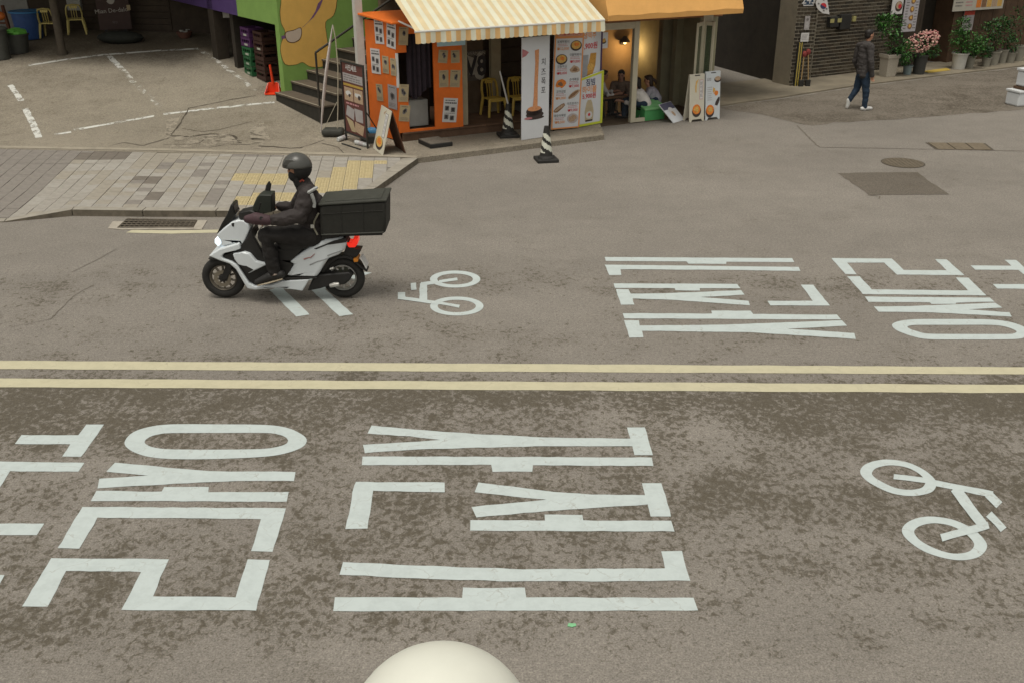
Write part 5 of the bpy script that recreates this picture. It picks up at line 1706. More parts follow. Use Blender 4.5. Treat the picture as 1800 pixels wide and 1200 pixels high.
# ---- folded feather flag with weighted base
fb = GP(586, 238)
ff = thing('feather_flag', 'pale folded feather flag standing in a black base by the stair', 'flag', tuple(fb))
def fpx(px, py, d=0.0): return onplane(px, py, fb + Vector((0, d, 0)), Vector((0, 1, 0)))
fl_pts = [fpx(585, 44), fpx(581, 70), fpx(577, 100), fpx(572.5, 135), fpx(569, 170), fpx(566, 205), fpx(564.5, 233)]
MB().tube(fl_pts, [(0.006, 0.01), (0.03, 0.02), (0.048, 0.03), (0.055, 0.03), (0.045, 0.03), (0.028, 0.02), (0.012, 0.01)], 10).build('cloth', mat('pale_pink_cloth', (0.50, 0.45, 0.42), 0.9, 0.1, 14, 0.3), ff, smooth=True)
MB().tube([fpx(585, 44), fpx(590, 70), fpx(594, 120), fpx(594, 190), fpx(593, 236)], 0.011, 6).build('pole', mat('ivory_pole', (0.42, 0.38, 0.29), 0.5), ff)
MB().tube([fpx(592, 180), fpx(580, 205), fpx(566, 235)], 0.006, 5).build('cord', MATS['ivory_pole'], ff)
bwm = MB()
bwm.box(fb + UP * 0.07, (0.42, 0.32, 0.13))
bwm.build('base', mat('dark_grey_base', (0.045, 0.045, 0.038), 0.8, 0.2), ff, bevel=0.05, seg=3)

# ---- leaning cream A-frame sign near the paving corner
A_, B_, C_ = xy(G(655.5, 261, ZS), ZS), xy(G(672, 274, ZS), ZS), xy(G(712, 270, ZS), ZS)
D_ = C_ + (A_ - B_)
for p in (A_, B_, C_, D_): p.z = zg(p.x, p.y) + 0.004
T1 = xy((B_ + C_) / 2, 0); T1 = xy(B_.lerp(C_, 0.48), hgt(B_.lerp(C_, 0.48), 196))
T0 = T1 + (A_ - B_); T0.z = T1.z
M_brownback = mat('brown_sign_back', (0.10, 0.045, 0.024), 0.8, 0.2)
af = thing('folding_sign', 'cream folding sign with an orange dish picture at the paving corner', 'sign', tuple(B_))
u, v = B_ - A_, T0 - A_
n = u.cross(v).normalized()
MB().obox(A_, u, v, -n * 0.02).build('front_leaf', M_aw1, af, bevel=0.003)
B = Board(A_, u, v)
B.quad(0.60, 0.36, 0.86, 0.90, M_greyink, 0).quad(0.63, 0.37, 0.83, 0.89, M_paper, 1)
for k, c in enumerate('분식세트'):
    B.text(c, 0.73, 0.80 - k * 0.11, 0.085, M_greyink, 2)
B.poly([(0.38, 0.88), (0.62, 0.97), (0.60, 0.93), (0.42, 0.84)], M_food_t, 0)
B.disc(0.5, 0.20, 0.36, 0.15, M_bowl, 0).disc(0.49, 0.235, 0.31, 0.12, M_food_y, 1).disc(0.5, 0.24, 0.18, 0.07, M_food_o, 2, 10, 0.3)
B.build('print', af)
u2, v2 = C_ - D_, (T0 + (C_ - B_) * 0.02) - D_
n2 = u2.cross(v2).normalized()
MB().obox(D_ + n2 * 0.0, u2, v2, -n2 * 0.018).build('rear_leaf', M_brownback, af, bevel=0.003)

# ---- litter: two clear bottles, a black stick, a black mat
M_clear = mat('clear_plastic_bottle', (0.50, 0.51, 0.50), 0.25, 0.35, 22)
for lab, a, b in (('clear plastic bottle lying nearest the menu stand foot', (594, 250), (613, 243.5)), ('clear plastic bottle lying nearest the cream folding sign', (625, 254), (649, 260.5))):
    p, q = GP(*a), GP(*b)
    p.z += 0.045; q.z += 0.045
    bt = thing('plastic_bottle', lab, 'bottle', (p.x, p.y, p.z - 0.045), 0, 'bottles lying by the menu stand')
    MB().tube([p, p.lerp(q, 0.06), p.lerp(q, 0.35), p.lerp(q, 0.42), p.lerp(q, 0.5), p.lerp(q, 0.75), p.lerp(q, 0.92)], [0.036, 0.045, 0.045, 0.041, 0.045, 0.045, 0.018], 10).build('bottle_body', M_clear, bt, smooth=True)
    MB().tube([p.lerp(q, 0.925), q], [0.019, 0.019], 8).build('cap', M_whitep, bt)
    MB().tube([p.lerp(q, 0.36), p.lerp(q, 0.66)], 0.0462, 10).build('bottle_label', M_greypaper, bt, smooth=True)
p, q = GP(601, 254), GP(634, 264.5)
tag(MB().tube([p + UP * 0.015, q + UP * 0.015], 0.013, 6).build('black_stick', M_black, origin=p), 'thin black stick lying between the two clear bottles', 'stick')
mq = [G(*c, ZS + 0.004) for c in ((735, 252), (757, 262), (796, 257), (770, 247))]
mt = thing('step_block', 'low black step block with grey top before the shop deck', 'step', tuple(mq[0]))
mbk = MB(); mbk.prism(mq, (0, 0, 0.075)); mbk.build('block', M_black, mt, bevel=0.01)
cm = sum(mq, Vector()) / 4
mbk = MB(); mbk.prism([cm + (p - cm) * 0.94 + UP * 0.076 for p in mq], (0, 0, 0.01)); mbk.build('grey_top', mat('worn_grey_mat', (0.17, 0.15, 0.12), 0.95, 0.25, 20), mt)

# ---- yellow plastic chairs
M_ychair = mat('yellow_plastic', (0.55, 0.385, 0.075), 0.45, 0.10, 5)
M_ychair2 = mat('faded_yellow_plastic', (0.62, 0.52, 0.19), 0.5, 0.12, 5)
def make_chair(m, label):
    t = thing('plastic_chair', label, 'chair', (0, 0, 0), 0, 'yellow plastic chairs')
    mb = MB(); mb.prism([(-0.21, -0.20, 0.385), (0.21, -0.20, 0.385), (0.19, 0.19, 0.375), (-0.19, 0.19, 0.375)], (0, 0, 0.03)); mb.build('seat', m, t, local=True, bevel=0.012)
    mb = MB()
    for s in (-1, 1):
        mb.prism([(s * 0.21, -0.205, 0.384), (s * 0.17, -0.205, 0.384), (s * 0.17, -0.205, 0.30), (s * 0.21, -0.205, 0.25)], (0, 0.03, 0))
    mb.prism([(-0.169, -0.203, 0.384), (0.169, -0.203, 0.384), (0.15, -0.203, 0.345), (-0.15, -0.203, 0.345)], (0, 0.026, 0))
    mb.build('apron', m, t, local=True)
    for sx, sy in ((-1, -1), (1, -1), (-1, 1), (1, 1)):
        MB().tube([(sx * 0.19, sy * 0.175, 0.385), (sx * 0.215, sy * 0.20, 0.2), (sx * 0.235, sy * 0.225, 0.0)], [(0.042, 0.036), (0.038, 0.032), (0.030, 0.026)], 6).build('leg', m, t, local=True)
    def bk(x, z): return Vector((x, 0.175 + (z - 0.38) * 0.22, z))
    bkt = MB()
    for s in (-1, 1):
        bkt.tube([bk(s * 0.19, 0.37), bk(s * 0.20, 0.55), bk(s * 0.185, 0.70), bk(s * 0.15, 0.78)], [(0.050, 0.022)] * 4, 6)
    bkt.tube([bk(-0.16, 0.775), bk(0, 0.80), bk(0.16, 0.775)], [(0.055, 0.022)] * 3, 6)
    ob = bkt.build('back_frame', m, t, local=True)
    for x in (-0.062, 0.0, 0.062):
        MB().tube([bk(x, 0.40), bk(x, 0.76)], [(0.024, 0.010)] * 2, 6).build('back_slat', m, t, local=True)
    mb = MB(); mb.box(bk(0, 0.735), (0.2, 0.02, 0.07)); mb.build('back_panel', m, t, local=True)
    return t
def put(o, loc, rz, s=1.0):
    o.location = loc
    o.rotation_euler = (0, 0, rz)
    o.scale = (s, s, s)
    ORG[o.name] = Vector(loc)
ch1 = make_chair(M_ychair, 'bright yellow plastic chair in front of the V8 poster in the snack shop')
put(ch1, xy(G(868, 203, DZ + 0.004), DZ + 0.004), R(28), 0.90)
ch2 = copy_tree(ch1); ch2['label'] = 'bright yellow plastic chair half hidden behind the tall noodle banner'
put(ch2, xy(G(912, 200, DZ + 0.004), DZ + 0.004), R(20), 0.90)
ch3 = make_chair(M_ychair2, 'faded yellow plastic chair right beside the blue barrel')
put(ch3, GP(91, 66), R(185), 0.95)
ch4 = copy_tree(ch3); ch4['label'] = 'faded yellow plastic chair between the column and the brown sign board'
put(ch4, GP(137, 60), R(200), 0.98)

# ---- things under the back building
bar = GP(54, 68)
sc_ = 1.0
brl = thing('blue_barrel', 'large blue plastic barrel with lid under the back building', 'barrel', tuple(bar))
M_blue = mat('blue_plastic', (0.035, 0.085, 0.24), 0.45, 0.15, 6)
M_bluel = mat('bright_blue_lid', (0.035, 0.16, 0.36), 0.45, 0.12, 6)
bh = hgt(bar, 17) - bar.z
MB().lathe(bar, [(0.31, 0), (0.33, 0.05), (0.36, bh * 0.6), (0.38, bh * 0.9)], 24).build('barrel_body', M_blue, brl, smooth=True)
MB().lathe(bar + UP * (bh * 0.9 + 0.001), [(0.43, 0), (0.43, 0.04), (0.40, 0.05), (0.36, 0.035)], 24).build('lid', M_bluel, brl, smooth=True)
gbn = GP(33, 93)
bn = thing('grey_bin', 'dark grey waste tub with a bright green bag on top', 'bin', tuple(gbn))
bnh = hgt(gbn, 62) - gbn.z
M_gbin = mat('dark_grey_plastic', (0.055, 0.057, 0.05), 0.6, 0.2, 6)
MB().lathe(gbn, [(0.24, 0), (0.27, bnh * 0.5), (0.30, bnh), (0.33, bnh), (0.33, bnh + 0.03)], 18).build('tub', M_gbin, bn, smooth=True)
gm = MB()
for k in range(7):
    a = k * 0.9
    gm.ball(gbn + Vector((0.14 * math.cos(a), 0.14 * math.sin(a), bnh + 0.06 + 0.02 * (k % 3))), (0.17, 0.16, 0.07), n=8)
tag(gm.build('green_bag', mat('bright_green_bag', (0.11, 0.36, 0.055), 0.5, 0.2, 10, 0.4), origin=gbn + UP * (bnh + 0.02), smooth=True), 'crumpled bright green bag lying on the grey waste tub', 'bag')
g2 = GP(4, 104)
bn2 = thing('grey_bin', 'tall dark grey bin cut by the left picture edge', 'bin', tuple(g2))
MB().lathe(g2, [(0.2, 0), (0.23, 0.7)], 16).build('tub', M_gbin, bn2, smooth=True)
MB().lathe(g2 + UP * 0.701, [(0.26, 0), (0.26, 0.04), (0.2, 0.07)], 16).build('lid', M_gbin, bn2, smooth=True)
lp = GP(19, 62)
ld_ = thing('plank_frame', 'rusty brown leaning plank frame at the left picture edge', 'frame', tuple(lp))
M_rust = mat('rust_brown_plank', (0.14, 0.055, 0.03), 0.8, 0.2)
ldx = [onplane(20, 60, lp, Vector((0, 1, 0))), onplane(4, 10, lp + Vector((0, 0.3, 0)), Vector((0, 1, 0)))]
MB().tube([lp + UP * 0.02, ldx[1]], [(0.05, 0.03), (0.05, 0.03)], 4).build('plank', M_rust, ld_)
MB().tube([lp + Vector((-0.6, 0.1, 0.02)), ldx[1] + Vector((-0.5, 0.1, 0))], [(0.05, 0.03), (0.05, 0.03)], 4).build('plank', M_rust, ld_)
MB().tube([lp.lerp(ldx[1], 0.4) + Vector((-0.55, 0.06, 0)), lp.lerp(ldx[1], 0.4)], 0.025, 5).build('cross_plank', M_rust, ld_)
ob_ = GP(6, 86) + UP * 0.74 
tag(MB().ball(ob_ + UP * 0.10, (0.17, 0.13, 0.12), n=10).build('orange_bag', mat('orange_plastic_bag', (0.52, 0.14, 0.03), 0.5, 0.2, 12, 0.3), origin=g2 + UP * 0.77, smooth=True), 'crumpled orange bag on the bin at the left picture edge', 'bag')
bpy.data.objects['orange_bag'].location = g2 + UP * 0.74 + Vector((0.05, 0, 0))
# brown sign board with white lettering
sb0, sb1 = GP(178, 66), GP(234, 62)
sb1.z = sb0.z
sgn = thing('brown_sign_board', 'dark brown board with white cursive lettering and emblem under the back building', 'sign', tuple(sb0))
u = xy(sb1 - sb0, 0)
zbot = hgt(sb0, 53) 
v = UP * 1.15
n = u.cross(v).normalized()
M_bsign = mat('dark_brown_sign', (0.060, 0.036, 0.030), 0.7, 0.15)
o_ = xy(sb0, zbot)
MB().obox(o_, u, v, -n * 0.05).build('board', M_bsign, sgn)
B = Board(o_, u, v)
M_chalk = mat('chalk_white', (0.40, 0.38, 0.34), 0.7, 0.1)
B.text('Mian De-dalor', 0.48, 0.42, 0.155, M_chalk, 1, rot=0.06).text('와인', 0.5, 0.155, 0.075, M_greyink, 1)
B.disc(0.46, 0.66, 0.13, 0.1, M_chalk, 0, 14).quad(0.30, 0.72, 0.62, 0.735, M_bsign, 1).poly([(0.32, 0.62), (0.6, 0.78), (0.6, 0.81), (0.32, 0.65)], M_bsign, 1)
B.build('lettering', sgn)
for t in (0.15, 0.75):
    MB().obox(xy(sb0, sb0.z - 0.02) + u * t - n * 0.04, u * 0.08, n * 0.03, UP * (zbot - sb0.z + 0.02)).build('leg', M_black, sgn)
tb = GP(213, 76)
M_tyre0 = mat('black_rubber_bag', (0.02, 0.022, 0.017), 0.8, 0.3, 8, 0.3)
sbm = MB(); sbm.ball(tb + UP * 0.14, (0.62, 0.28, 0.17), n=14)
tag(sbm.build('black_sack', M_tyre0, origin=tb, smooth=True), 'long black sack lying in front of the brown sign board', 'sack')
tw = onplane(233, 24, sb0 + Vector((0, 0.0, 0)), Vector((0, 1, 0)))
tag(MB().obox(o_ + u * 0.93 + v * 0.42 + n * 0.004, u * 0.11, UP * 0.13, n * 0.008).build('yellow_tag', M_kraft, origin=o_ + u * 0.93 + v * 0.42), 'small yellowish tag at the edge of the brown sign board', 'tag')
wb = xy(BW1, zbk) - bdir * 0.35 - bnrm * 0.05
tag(MB().obox(wb + UP * 1.02, bdir * 0.36, -bnrm * 0.03, UP * 0.4).build('pale_notice', mat('pale_notice_paper', (0.36, 0.33, 0.26), 0.8, 0.15), origin=wb + UP * 1.02), 'pale notice on the dark rear wall near the purple band', 'notice')
wu = onplane(134, 10, xy(BW0, 0) - bnrm * 0.0, bnrm)
tag(MB().obox(wu - bdir * 0.2 - UP * 0.12, bdir * 0.4, -bnrm * 0.12, UP * 0.3).build('wall_box', mat('grey_white_box', (0.33, 0.33, 0.30), 0.6, 0.2, 8), origin=wu), 'grey white box on the rear wall behind the yellow chairs', 'box')
pb = GP(325, 67)
bw_ = thing('clay_bowl', 'reddish clay bowl with white scraps at the foot of the pilaster', 'bowl', tuple(pb))
MB().lathe(pb, [(0.13, 0), (0.2, 0.12), (0.22, 0.16), (0.19, 0.15), (0.05, 0.1)], 14).build('bowl', mat('clay', (0.14, 0.065, 0.045), 0.8, 0.2), bw_, smooth=True)
mbk = MB()
for k in range(5):
    mbk.box(pb + Vector((random.uniform(-0.1, 0.1), random.uniform(-0.1, 0.1), 0.16 + 0.01 * k)), (0.1, 0.06, 0.02), rot=Matrix.Rotation(k, 3, 'Z'))
mbk.build('scraps', MATS['grey_white_box'], bw_)['kind'] = 'stuff'
tag(MB().box(GP(408, 112) + UP * 0.0 + Vector((0, 0.3, 1.22)), (0.34, 0.06, 0.36)).build('white_card', mat('grey_card', (0.34, 0.33, 0.30), 0.7, 0.12), origin=GP(408, 112)), 'pale card standing on top of the crate stack', 'card')

# ---- bottle crates in the store opening
M_cg = mat('dark_green_crate', (0.018, 0.10, 0.035), 0.5, 0.15, 8)
M_cp = mat('purple_crate', (0.075, 0.025, 0.09), 0.5, 0.15, 8)
M_cb = mat('dark_brown_crate', (0.045, 0.018, 0.012), 0.6, 0.2, 8)
M_cl = mat('crate_label_print', (0.38, 0.40, 0.33), 0.6, 0.2, 12)
def crate(m, label, loc, rz, w=0.50, d=0.38, h=0.215, lab=True):
    t = thing('bottle_crate', label, 'crate', loc, rz, 'bottle crates stacked in the store opening')
    MB().box((0, 0, 0.012), (w - 0.02, d - 0.02, 0.02)).build('floor', m, t, local=True)
    for nm, z, hh in (('lower_band', 0.05, 0.085), ('upper_band', h - 0.032, 0.055)):
        mb = MB()
        mb.box((0, -d / 2 + 0.009, z), (w, 0.018, hh)); mb.box((0, d / 2 - 0.009, z), (w, 0.018, hh))
        mb.box((-w / 2 + 0.009, 0, z), (0.018, d - 0.037, hh)); mb.box((w / 2 - 0.009, 0, z), (0.018, d - 0.037, hh))
        mb.build(nm, m, t, local=True)
    for x in (-1, 1):
        for y in (-1, 1):
            MB().box((x * (w / 2 - 0.025), y * (d / 2 - 0.025), h / 2), (0.048, 0.048, h - 0.012)).build('corner_post', m, t, local=True)
    for x in (-0.12, 0.0, 0.12):
        MB().box((x, -d / 2 + 0.012, 0.125), (0.02, 0.012, 0.07)).build('slat', m, t, local=True)
    if lab:
        MB().box((0.02, -d / 2 - 0.001, 0.05), (0.18, 0.004, 0.045)).build('label_print', M_cl, t, local=True)
    return t
cb = GP(433, 133)
cang = math.atan2(-SDIR.y, -SDIR.x)
names = ['bottom', 'second', 'third', 'fourth', 'top']
for k in range(5):
    m, cn = ((M_cg, 'green') if k in (0, 1, 2) else (M_cp, 'purple'))
    crate(m, '%s bottle crate, %s of the left stack in the store opening' % (cn, names[k] if k not in (0, 4) else names[k] + ' one'), (cb.x - SN.x * 0.25, cb.y - SN.y * 0.25, cb.z + k * 0.217), cang + random.uniform(-0.05, 0.05))
cb2 = xy(cb, 0) - SDIR * 0.62 - SN * 0.30
cb2.z = zg(cb2.x, cb2.y)
for k in range(5):
    crate(M_cb, 'dark brown bottle crate, %s of the right stack in the store opening' % (names[k] if k not in (0, 4) else names[k] + ' one'), (cb2.x, cb2.y, cb2.z + k * 0.217), cang + random.uniform(-0.04, 0.04), lab=(k == 3))
# ---- orange dustpan standing by the stair
dp = GP(480, 166)
dus = thing('dustpan', 'bright orange red long-handled dustpan standing at the stair foot', 'dustpan', tuple(dp))
M_or2 = mat('orange_red_plastic', (0.74, 0.055, 0.012), 0.4, 0.08)
q = lambda dx, dy, z: dp + Vector((dx, dy, z))
mbk = MB(); mbk.prism([q(-0.16, -0.10, 0.0), q(0.16, -0.10, 0.0), q(0.17, 0.14, 0.0), q(-0.17, 0.14, 0.0)], (0, 0, 0.02)); mbk.build('pan_floor', M_or2, dus)
mbk = MB(); mbk.prism([q(-0.17, 0.12, 0.02), q(0.17, 0.12, 0.02), q(0.10, 0.10, 0.24), q(-0.10, 0.10, 0.24)], (0, 0.025, 0)); mbk.build('pan_back', M_or2, dus, bevel=0.006)
for s in (-1, 1):
    mbk = MB(); mbk.prism([q(s * 0.16, -0.10, 0.021), q(s * 0.17, 0.119, 0.021), q(s * 0.11, 0.095, 0.23)], (s * 0.012, 0, 0)); mbk.build('pan_side', M_or2, dus)
MB().tube([q(0, 0.11, 0.2), q(-0.01, 0.1, 0.36), q(-0.03, 0.09, 0.62)], [(0.05, 0.035), (0.042, 0.03), (0.03, 0.026)], 8).build('handle', M_or2, dus, smooth=True)

# ---- number plate, flag and notices on the brick pillar
def plp(px, py, off=0.05): return onwall(px, py, PC - pn_ * off, PR - pn_ * off)
def flat_on_pillar(name, label, cat, pxq, m, painter=None, th=0.01, part='plate'):
    a, b, t = plp(*pxq[0]), plp(*pxq[1]), plp(*pxq[2])
    t_ = thing(name, label, cat, tuple(a))
    u = xy(b - a, 0); v = UP * (t.z - a.z)
    MB().obox(a, u, v, pn_ * th).build(part, m, t_)
    if painter:
        B = Board(a, u, v); painter(B); B.build('print', t_)
    return t_
M_plate = mat('navy_number_plate', (0.025, 0.055, 0.10), 0.45, 0.08)
def np_(B):
    for q_ in ((0, 0, 1, 0.07), (0, 0.93, 1, 1), (0, 0.0701, 0.06, 0.9299), (0.94, 0.0701, 1, 0.9299)): B.quad(*q_, M_paper)
    B.text('245', 0.5, 0.40, 0.26, M_paper, 1, bold=0.01)
flat_on_pillar('number_plate', 'navy house number plate reading 245 on the brick pillar', 'number plate', ((1412, 11), (1430, 10), (1412, -14)), M_plate, np_)
flat_on_pillar('notice', 'upper pale paper notice on the brick pillar', 'notice', ((1413, 53), (1422, 52.5), (1414, 29)), M_greypaper, lambda B: B.disc(0.5, 0.75, 0.25, 0.1, M_greyink).lines(0.15, 0.9, 0.1, 0.55, 5, M_paper))
flat_on_pillar('notice', 'lower square paper notice on the brick pillar', 'notice', ((1407, 74), (1421, 73), (1408, 58.5)), M_paper, lambda B: B.lines(0.1, 0.9, 0.2, 0.85, 4, M_greypaper))
# flag hanging beside the plate
fo = PR + pd * 0.05 - pn_ * 0.15
fg = thing('national_flag', 'white flag with red and blue circle hanging from the brick pillar', 'flag', tuple(xy(fo, 2.0)))
fpx2 = lambda px, py, off=0.0: onwall(px, py, fo - pn_ * off, fo + pd - pn_ * off)
outl = [(1434, 6), (1440, -12), (1452, -14), (1457, 18), (1458, 26), (1454, 25), (1447, 24), (1440, 19), (1436, 14)]
mbk = MB(); mbk.prism([fpx2(*p) for p in outl], pn_ * 0.012); mbk.build('cloth', M_paper, fg)
def fdisc(cx, cy, r, a0, a1, m, off):
    pts = [fpx2(cx + r * math.cos(a0 + (a1 - a0) * k / 12), cy + r * math.sin(a0 + (a1 - a0) * k / 12), off) for k in range(13)]
    mb = MB(); mb.poly(pts); return mb.build('circle_half', m, fg)
fdisc(1447.5, 11, 5.4, -2.6, 0.55, M_red, 0.004)
fdisc(1447.5, 11, 5.4, 0.55, 3.68, M_navy, 0.004)
for x, y in ((1439, 7), (1448, 0), (1453, 16), (1448, 19)):
    mb = MB(); mb.poly([fpx2(x - 1.4, y - 1.6, 0.004), fpx2(x + 1.6, y - 1.0, 0.004), fpx2(x + 1.4, y + 1.6, 0.004), fpx2(x - 1.6, y + 1.0, 0.004)]); mb.build('trigram', M_greyink, fg)
MB().tube([PR + UP * 2.55 - pn_ * 0.02, fpx2(1446, -14) + UP * 0.05, fpx2(1462, -30)], 0.012, 6).build('flag_pole', M_alu, fg)
# corner guard and poles leaning at the pillar foot
def ppx(px, py, off): return onwall(px, py, PC - pn_ * off, PR - pn_ * off)
cg = thing('corner_guard', 'black and yellow striped corner guard standing at the brick pillar', 'guard', tuple(xy(ppx(1398, 150, 0.08), 0.035)))
M_yel = mat('guard_yellow', (0.42, 0.32, 0.06), 0.6, 0.15)
g_a, g_b = xy(ppx(1395, 153, 0.08), 0.035), xy(ppx(1404, 153, 0.08), 0.035)
gt = hgt(g_a, 76)
for k in range(5):
    MB().obox(g_a + (g_b - g_a) * k / 5, (g_b - g_a) / 5.02, pn_ * 0.05, UP * (gt - 0.035)).build('strip', [M_black, M_yel][k % 2], cg)
for i, (xa, xb, yt, lab) in enumerate(((1407, 1414, 92, 'tan broom handle leaning nearest the corner guard'), (1419, 1421, 88, 'tan broom handle leaning at the right edge of the brick pillar'))):
    p = xy(ppx(xa, 154, 0.16), 0.04)
    q_ = ppx(xb, yt, 0.03)
    br_ = thing('broom', lab, 'broom', tuple(p))
    MB().tube([p + UP * 0.15, q_], 0.016, 6).build('handle', mat('tan_handle', (0.30, 0.20, 0.09), 0.6, 0.15), br_)
    MB().box(p + UP * 0.075, (0.12, 0.08, 0.16)).build('brush', M_black, br_, bevel=0.01)
    MB().ball(q_ + UP * -0.06, (0.07, 0.05, 0.09), n=8).build('red_top', mat('dull_red_cloth', (0.22, 0.035, 0.03), 0.8, 0.2), br_, smooth=True)
# meter boxes on the brick wall
def wlp(px, py, off=0.02): return onwall(px, py, W0 - wn_ * off, W1 - wn_ * off)
for lab, x0_, x1_, y0_, y1_, m, yl in (('dark meter box with yellow label under the flag', 1452, 1467, 30, 48, M_black, (1459, 1466, 34, 41)), ('larger dark meter box with yellow label on the brick wall', 1469, 1487, 26, 52, M_blackm, (1472, 1479, 33, 40))):
    a, b = wlp(x0_, y1_, 0.02), wlp(x1_, y1_, 0.02)
    t_ = thing('meter_box', lab, 'meter box', tuple(a))
    z1_ = hgt(a, y0_)
    MB().obox(a, xy(b - a, 0), UP * (z1_ - a.z), -wn_ * 0.14).build('case', m, t_, bevel=0.01)
    c_, d_ = wlp(yl[0], yl[3], 0.165), wlp(yl[1], yl[3], 0.165)
    MB().obox(c_, xy(d_ - c_, 0), UP * (hgt(c_, yl[2]) - c_.z), -wn_ * 0.004).build('yellow_label', mat('meter_label', (0.36, 0.33, 0.13), 0.7, 0.2), t_)
a, b = wlp(1497, 38, 0.02), wlp(1502, 38, 0.02)
tag(MB().obox(a, xy(b - a, 0), UP * (hgt(a, 29) - a.z), -wn_ * 0.05).build('bell_box', MATS['meter_label'], origin=a), 'small yellowish box on the brick wall right of the meters', 'box')

# ---- restaurant signs at the far right
def rboard(name, label, x0_, x1_, y0_, y1_, off, m, painter, shear=0.0):
    a, b = rpx(x0_, y1_, off), rpx(x1_, y1_, off)
    b = xy(b, a.z)
    t_ = thing(name, label, 'sign', tuple(a))
    v = UP * (hgt(a, y0_) - a.z)
    u = xy(b - a, 0)
    MB().obox(a, u, v, rn * 0.02).build('panel', m, t_)
    B = Board(a, u, v); painter(B); B.build('print', t_)
    return t_
rboard('dish_sign', 'white sign with a single bowl picture beside the brick wall', 1566, 1585, -20, 26, 0.30, M_paper, lambda B: B.disc(0.62, 0.30, 0.34, 0.2, M_bowl).disc(0.62, 0.34, 0.27, 0.15, M_food_t, 1).disc(0.7, 0.30, 0.15, 0.09, M_red, 2))
def long_menu(B):
    for k in range(5):
        B.disc(0.55, 0.88 - k * 0.19, 0.17, 0.07, M_food_b, 0, 12, 0.12).disc(0.55, 0.89 - k * 0.19, 0.1, 0.04, M_food_y, 1, 9, 0.3)
    B.lines(0.08, 0.3, 0.05, 0.95, 14, M_greyink, 0, 0.35).lines(0.75, 0.97, 0.05, 0.95, 14, M_greyink, 0, 0.35)
rboard('long_menu_banner', 'long pale menu banner with a column of dishes behind the pink flowers', 1584, 1608, -22, 57, 0.34, mat('lilac_white_banner', (0.44, 0.42, 0.44), 0.6, 0.06), long_menu)
def wide_menu(B):
    for k in range(5):
        B.quad(0.45 + k * 0.105, 0.10, 0.545 + k * 0.105, 0.42, [M_food_o, M_food_b, M_food_y, M_food_t, M_food_y][k], 0).quad(0.45 + k * 0.105, 0.46, 0.545 + k * 0.105, 0.8, [M_food_b, M_food_o, M_food_t, M_food_y, M_food_b][k], 0)
    B.lines(0.04, 0.2, 0.15, 0.8, 5, M_greyink, 0, 0.4).lines(0.24, 0.4, 0.15, 0.8, 5, M_pink, 0, 0.4)
rboard('wide_menu_board', 'wide pale menu board with a grid of dishes above the potted plants', 1674, 1761, -24, 21, 0.16, mat('cream_menu_board', (0.47, 0.44, 0.37), 0.6, 0.06), wide_menu)
rboard('red_headed_poster', 'narrow poster with a red head behind the bright green plant', 1690, 1708, 20, 55, 0.05, M_greypaper, lambda B: B.quad(0, 0.78, 1, 1, mat('red_header', (0.42, 0.04, 0.02), 0.6)).lines(0.1, 0.9, 0.1, 0.7, 5, M_greyink, 0, 0.4))
# yellow tactile strip at the doorway
tq = [G(*p, 0.036) for p in ((1623, 126), (1632, 129), (1671, 124), (1664, 120.5))]
mbk = MB(); mbk.prism(tq, (0, 0, 0.012)); tag(mbk.build('yellow_doormat', mat('yellow_mat', (0.44, 0.31, 0.06), 0.8, 0.15, 20, 0.3), origin=tq[0]), 'yellow mat on the pavement before the dark doorway', 'mat')

# ---- potted plants
M_leaf = [mat('leaf_bright', (0.055, 0.165, 0.028), 0.5, 0.3, 12), mat('leaf_mid', (0.035, 0.105, 0.020), 0.5, 0.3, 12), mat('leaf_dark', (0.018, 0.052, 0.014), 0.55, 0.3, 12)]
M_flower = [mat('pink_petal', (0.55, 0.27, 0.25), 0.7, 0.2, 20), mat('pale_pink_petal', (0.62, 0.42, 0.34), 0.7, 0.2, 20), mat('dusty_rose_petal', (0.42, 0.17, 0.16), 0.7, 0.2, 20)]
M_stem = mat('brown_stem', (0.075, 0.05, 0.03), 0.8, 0.2)
M_soil = mat('potting_soil', (0.03, 0.022, 0.015), 0.95, 0.2)
def leaf(mb, p, d, L_, w, mi, rnd):
    d = d.normalized()
    s = d.cross(UP)
    if s.length < 0.1: s = Vector((1, 0, 0))
    s.normalize()
    nrm = s.cross(d)
    m_ = p + d * L_ * 0.5 + nrm * L_ * 0.08
    e = p + d * L_ - UP * L_ * 0.18
    mb.add([p, m_ + s * w, e, m_ - s * w], [(0, 1, 2), (0, 2, 3)], mi)
def foliage(clumps, n_per, L_, seed, shade=(0.35, 0.45)):
    rnd = random.Random(seed)
    mb = MB()
    for (c, r) in clumps:
        for _ in range(int(n_per)):
            v = Vector((rnd.gauss(0, 1), rnd.gauss(0, 1), rnd.gauss(0, 1))).normalized()
            k = rnd.random() ** 0.4
            p = Vector(c) + Vector((v.x * r[0], v.y * r[1], v.z * r[2])) * k
            d = (v + Vector((rnd.uniform(-.7, .7), rnd.uniform(-.7, .7), rnd.uniform(-0.3, .6)))).normalized()
            q = rnd.random()
            mi = 0 if q < shade[0] else 1 if q < shade[0] + shade[1] else 2
            leaf(mb, p, d, L_ * rnd.uniform(0.6, 1.3), L_ * 0.3 * rnd.uniform(0.7, 1.2), mi, rnd)
    return mb
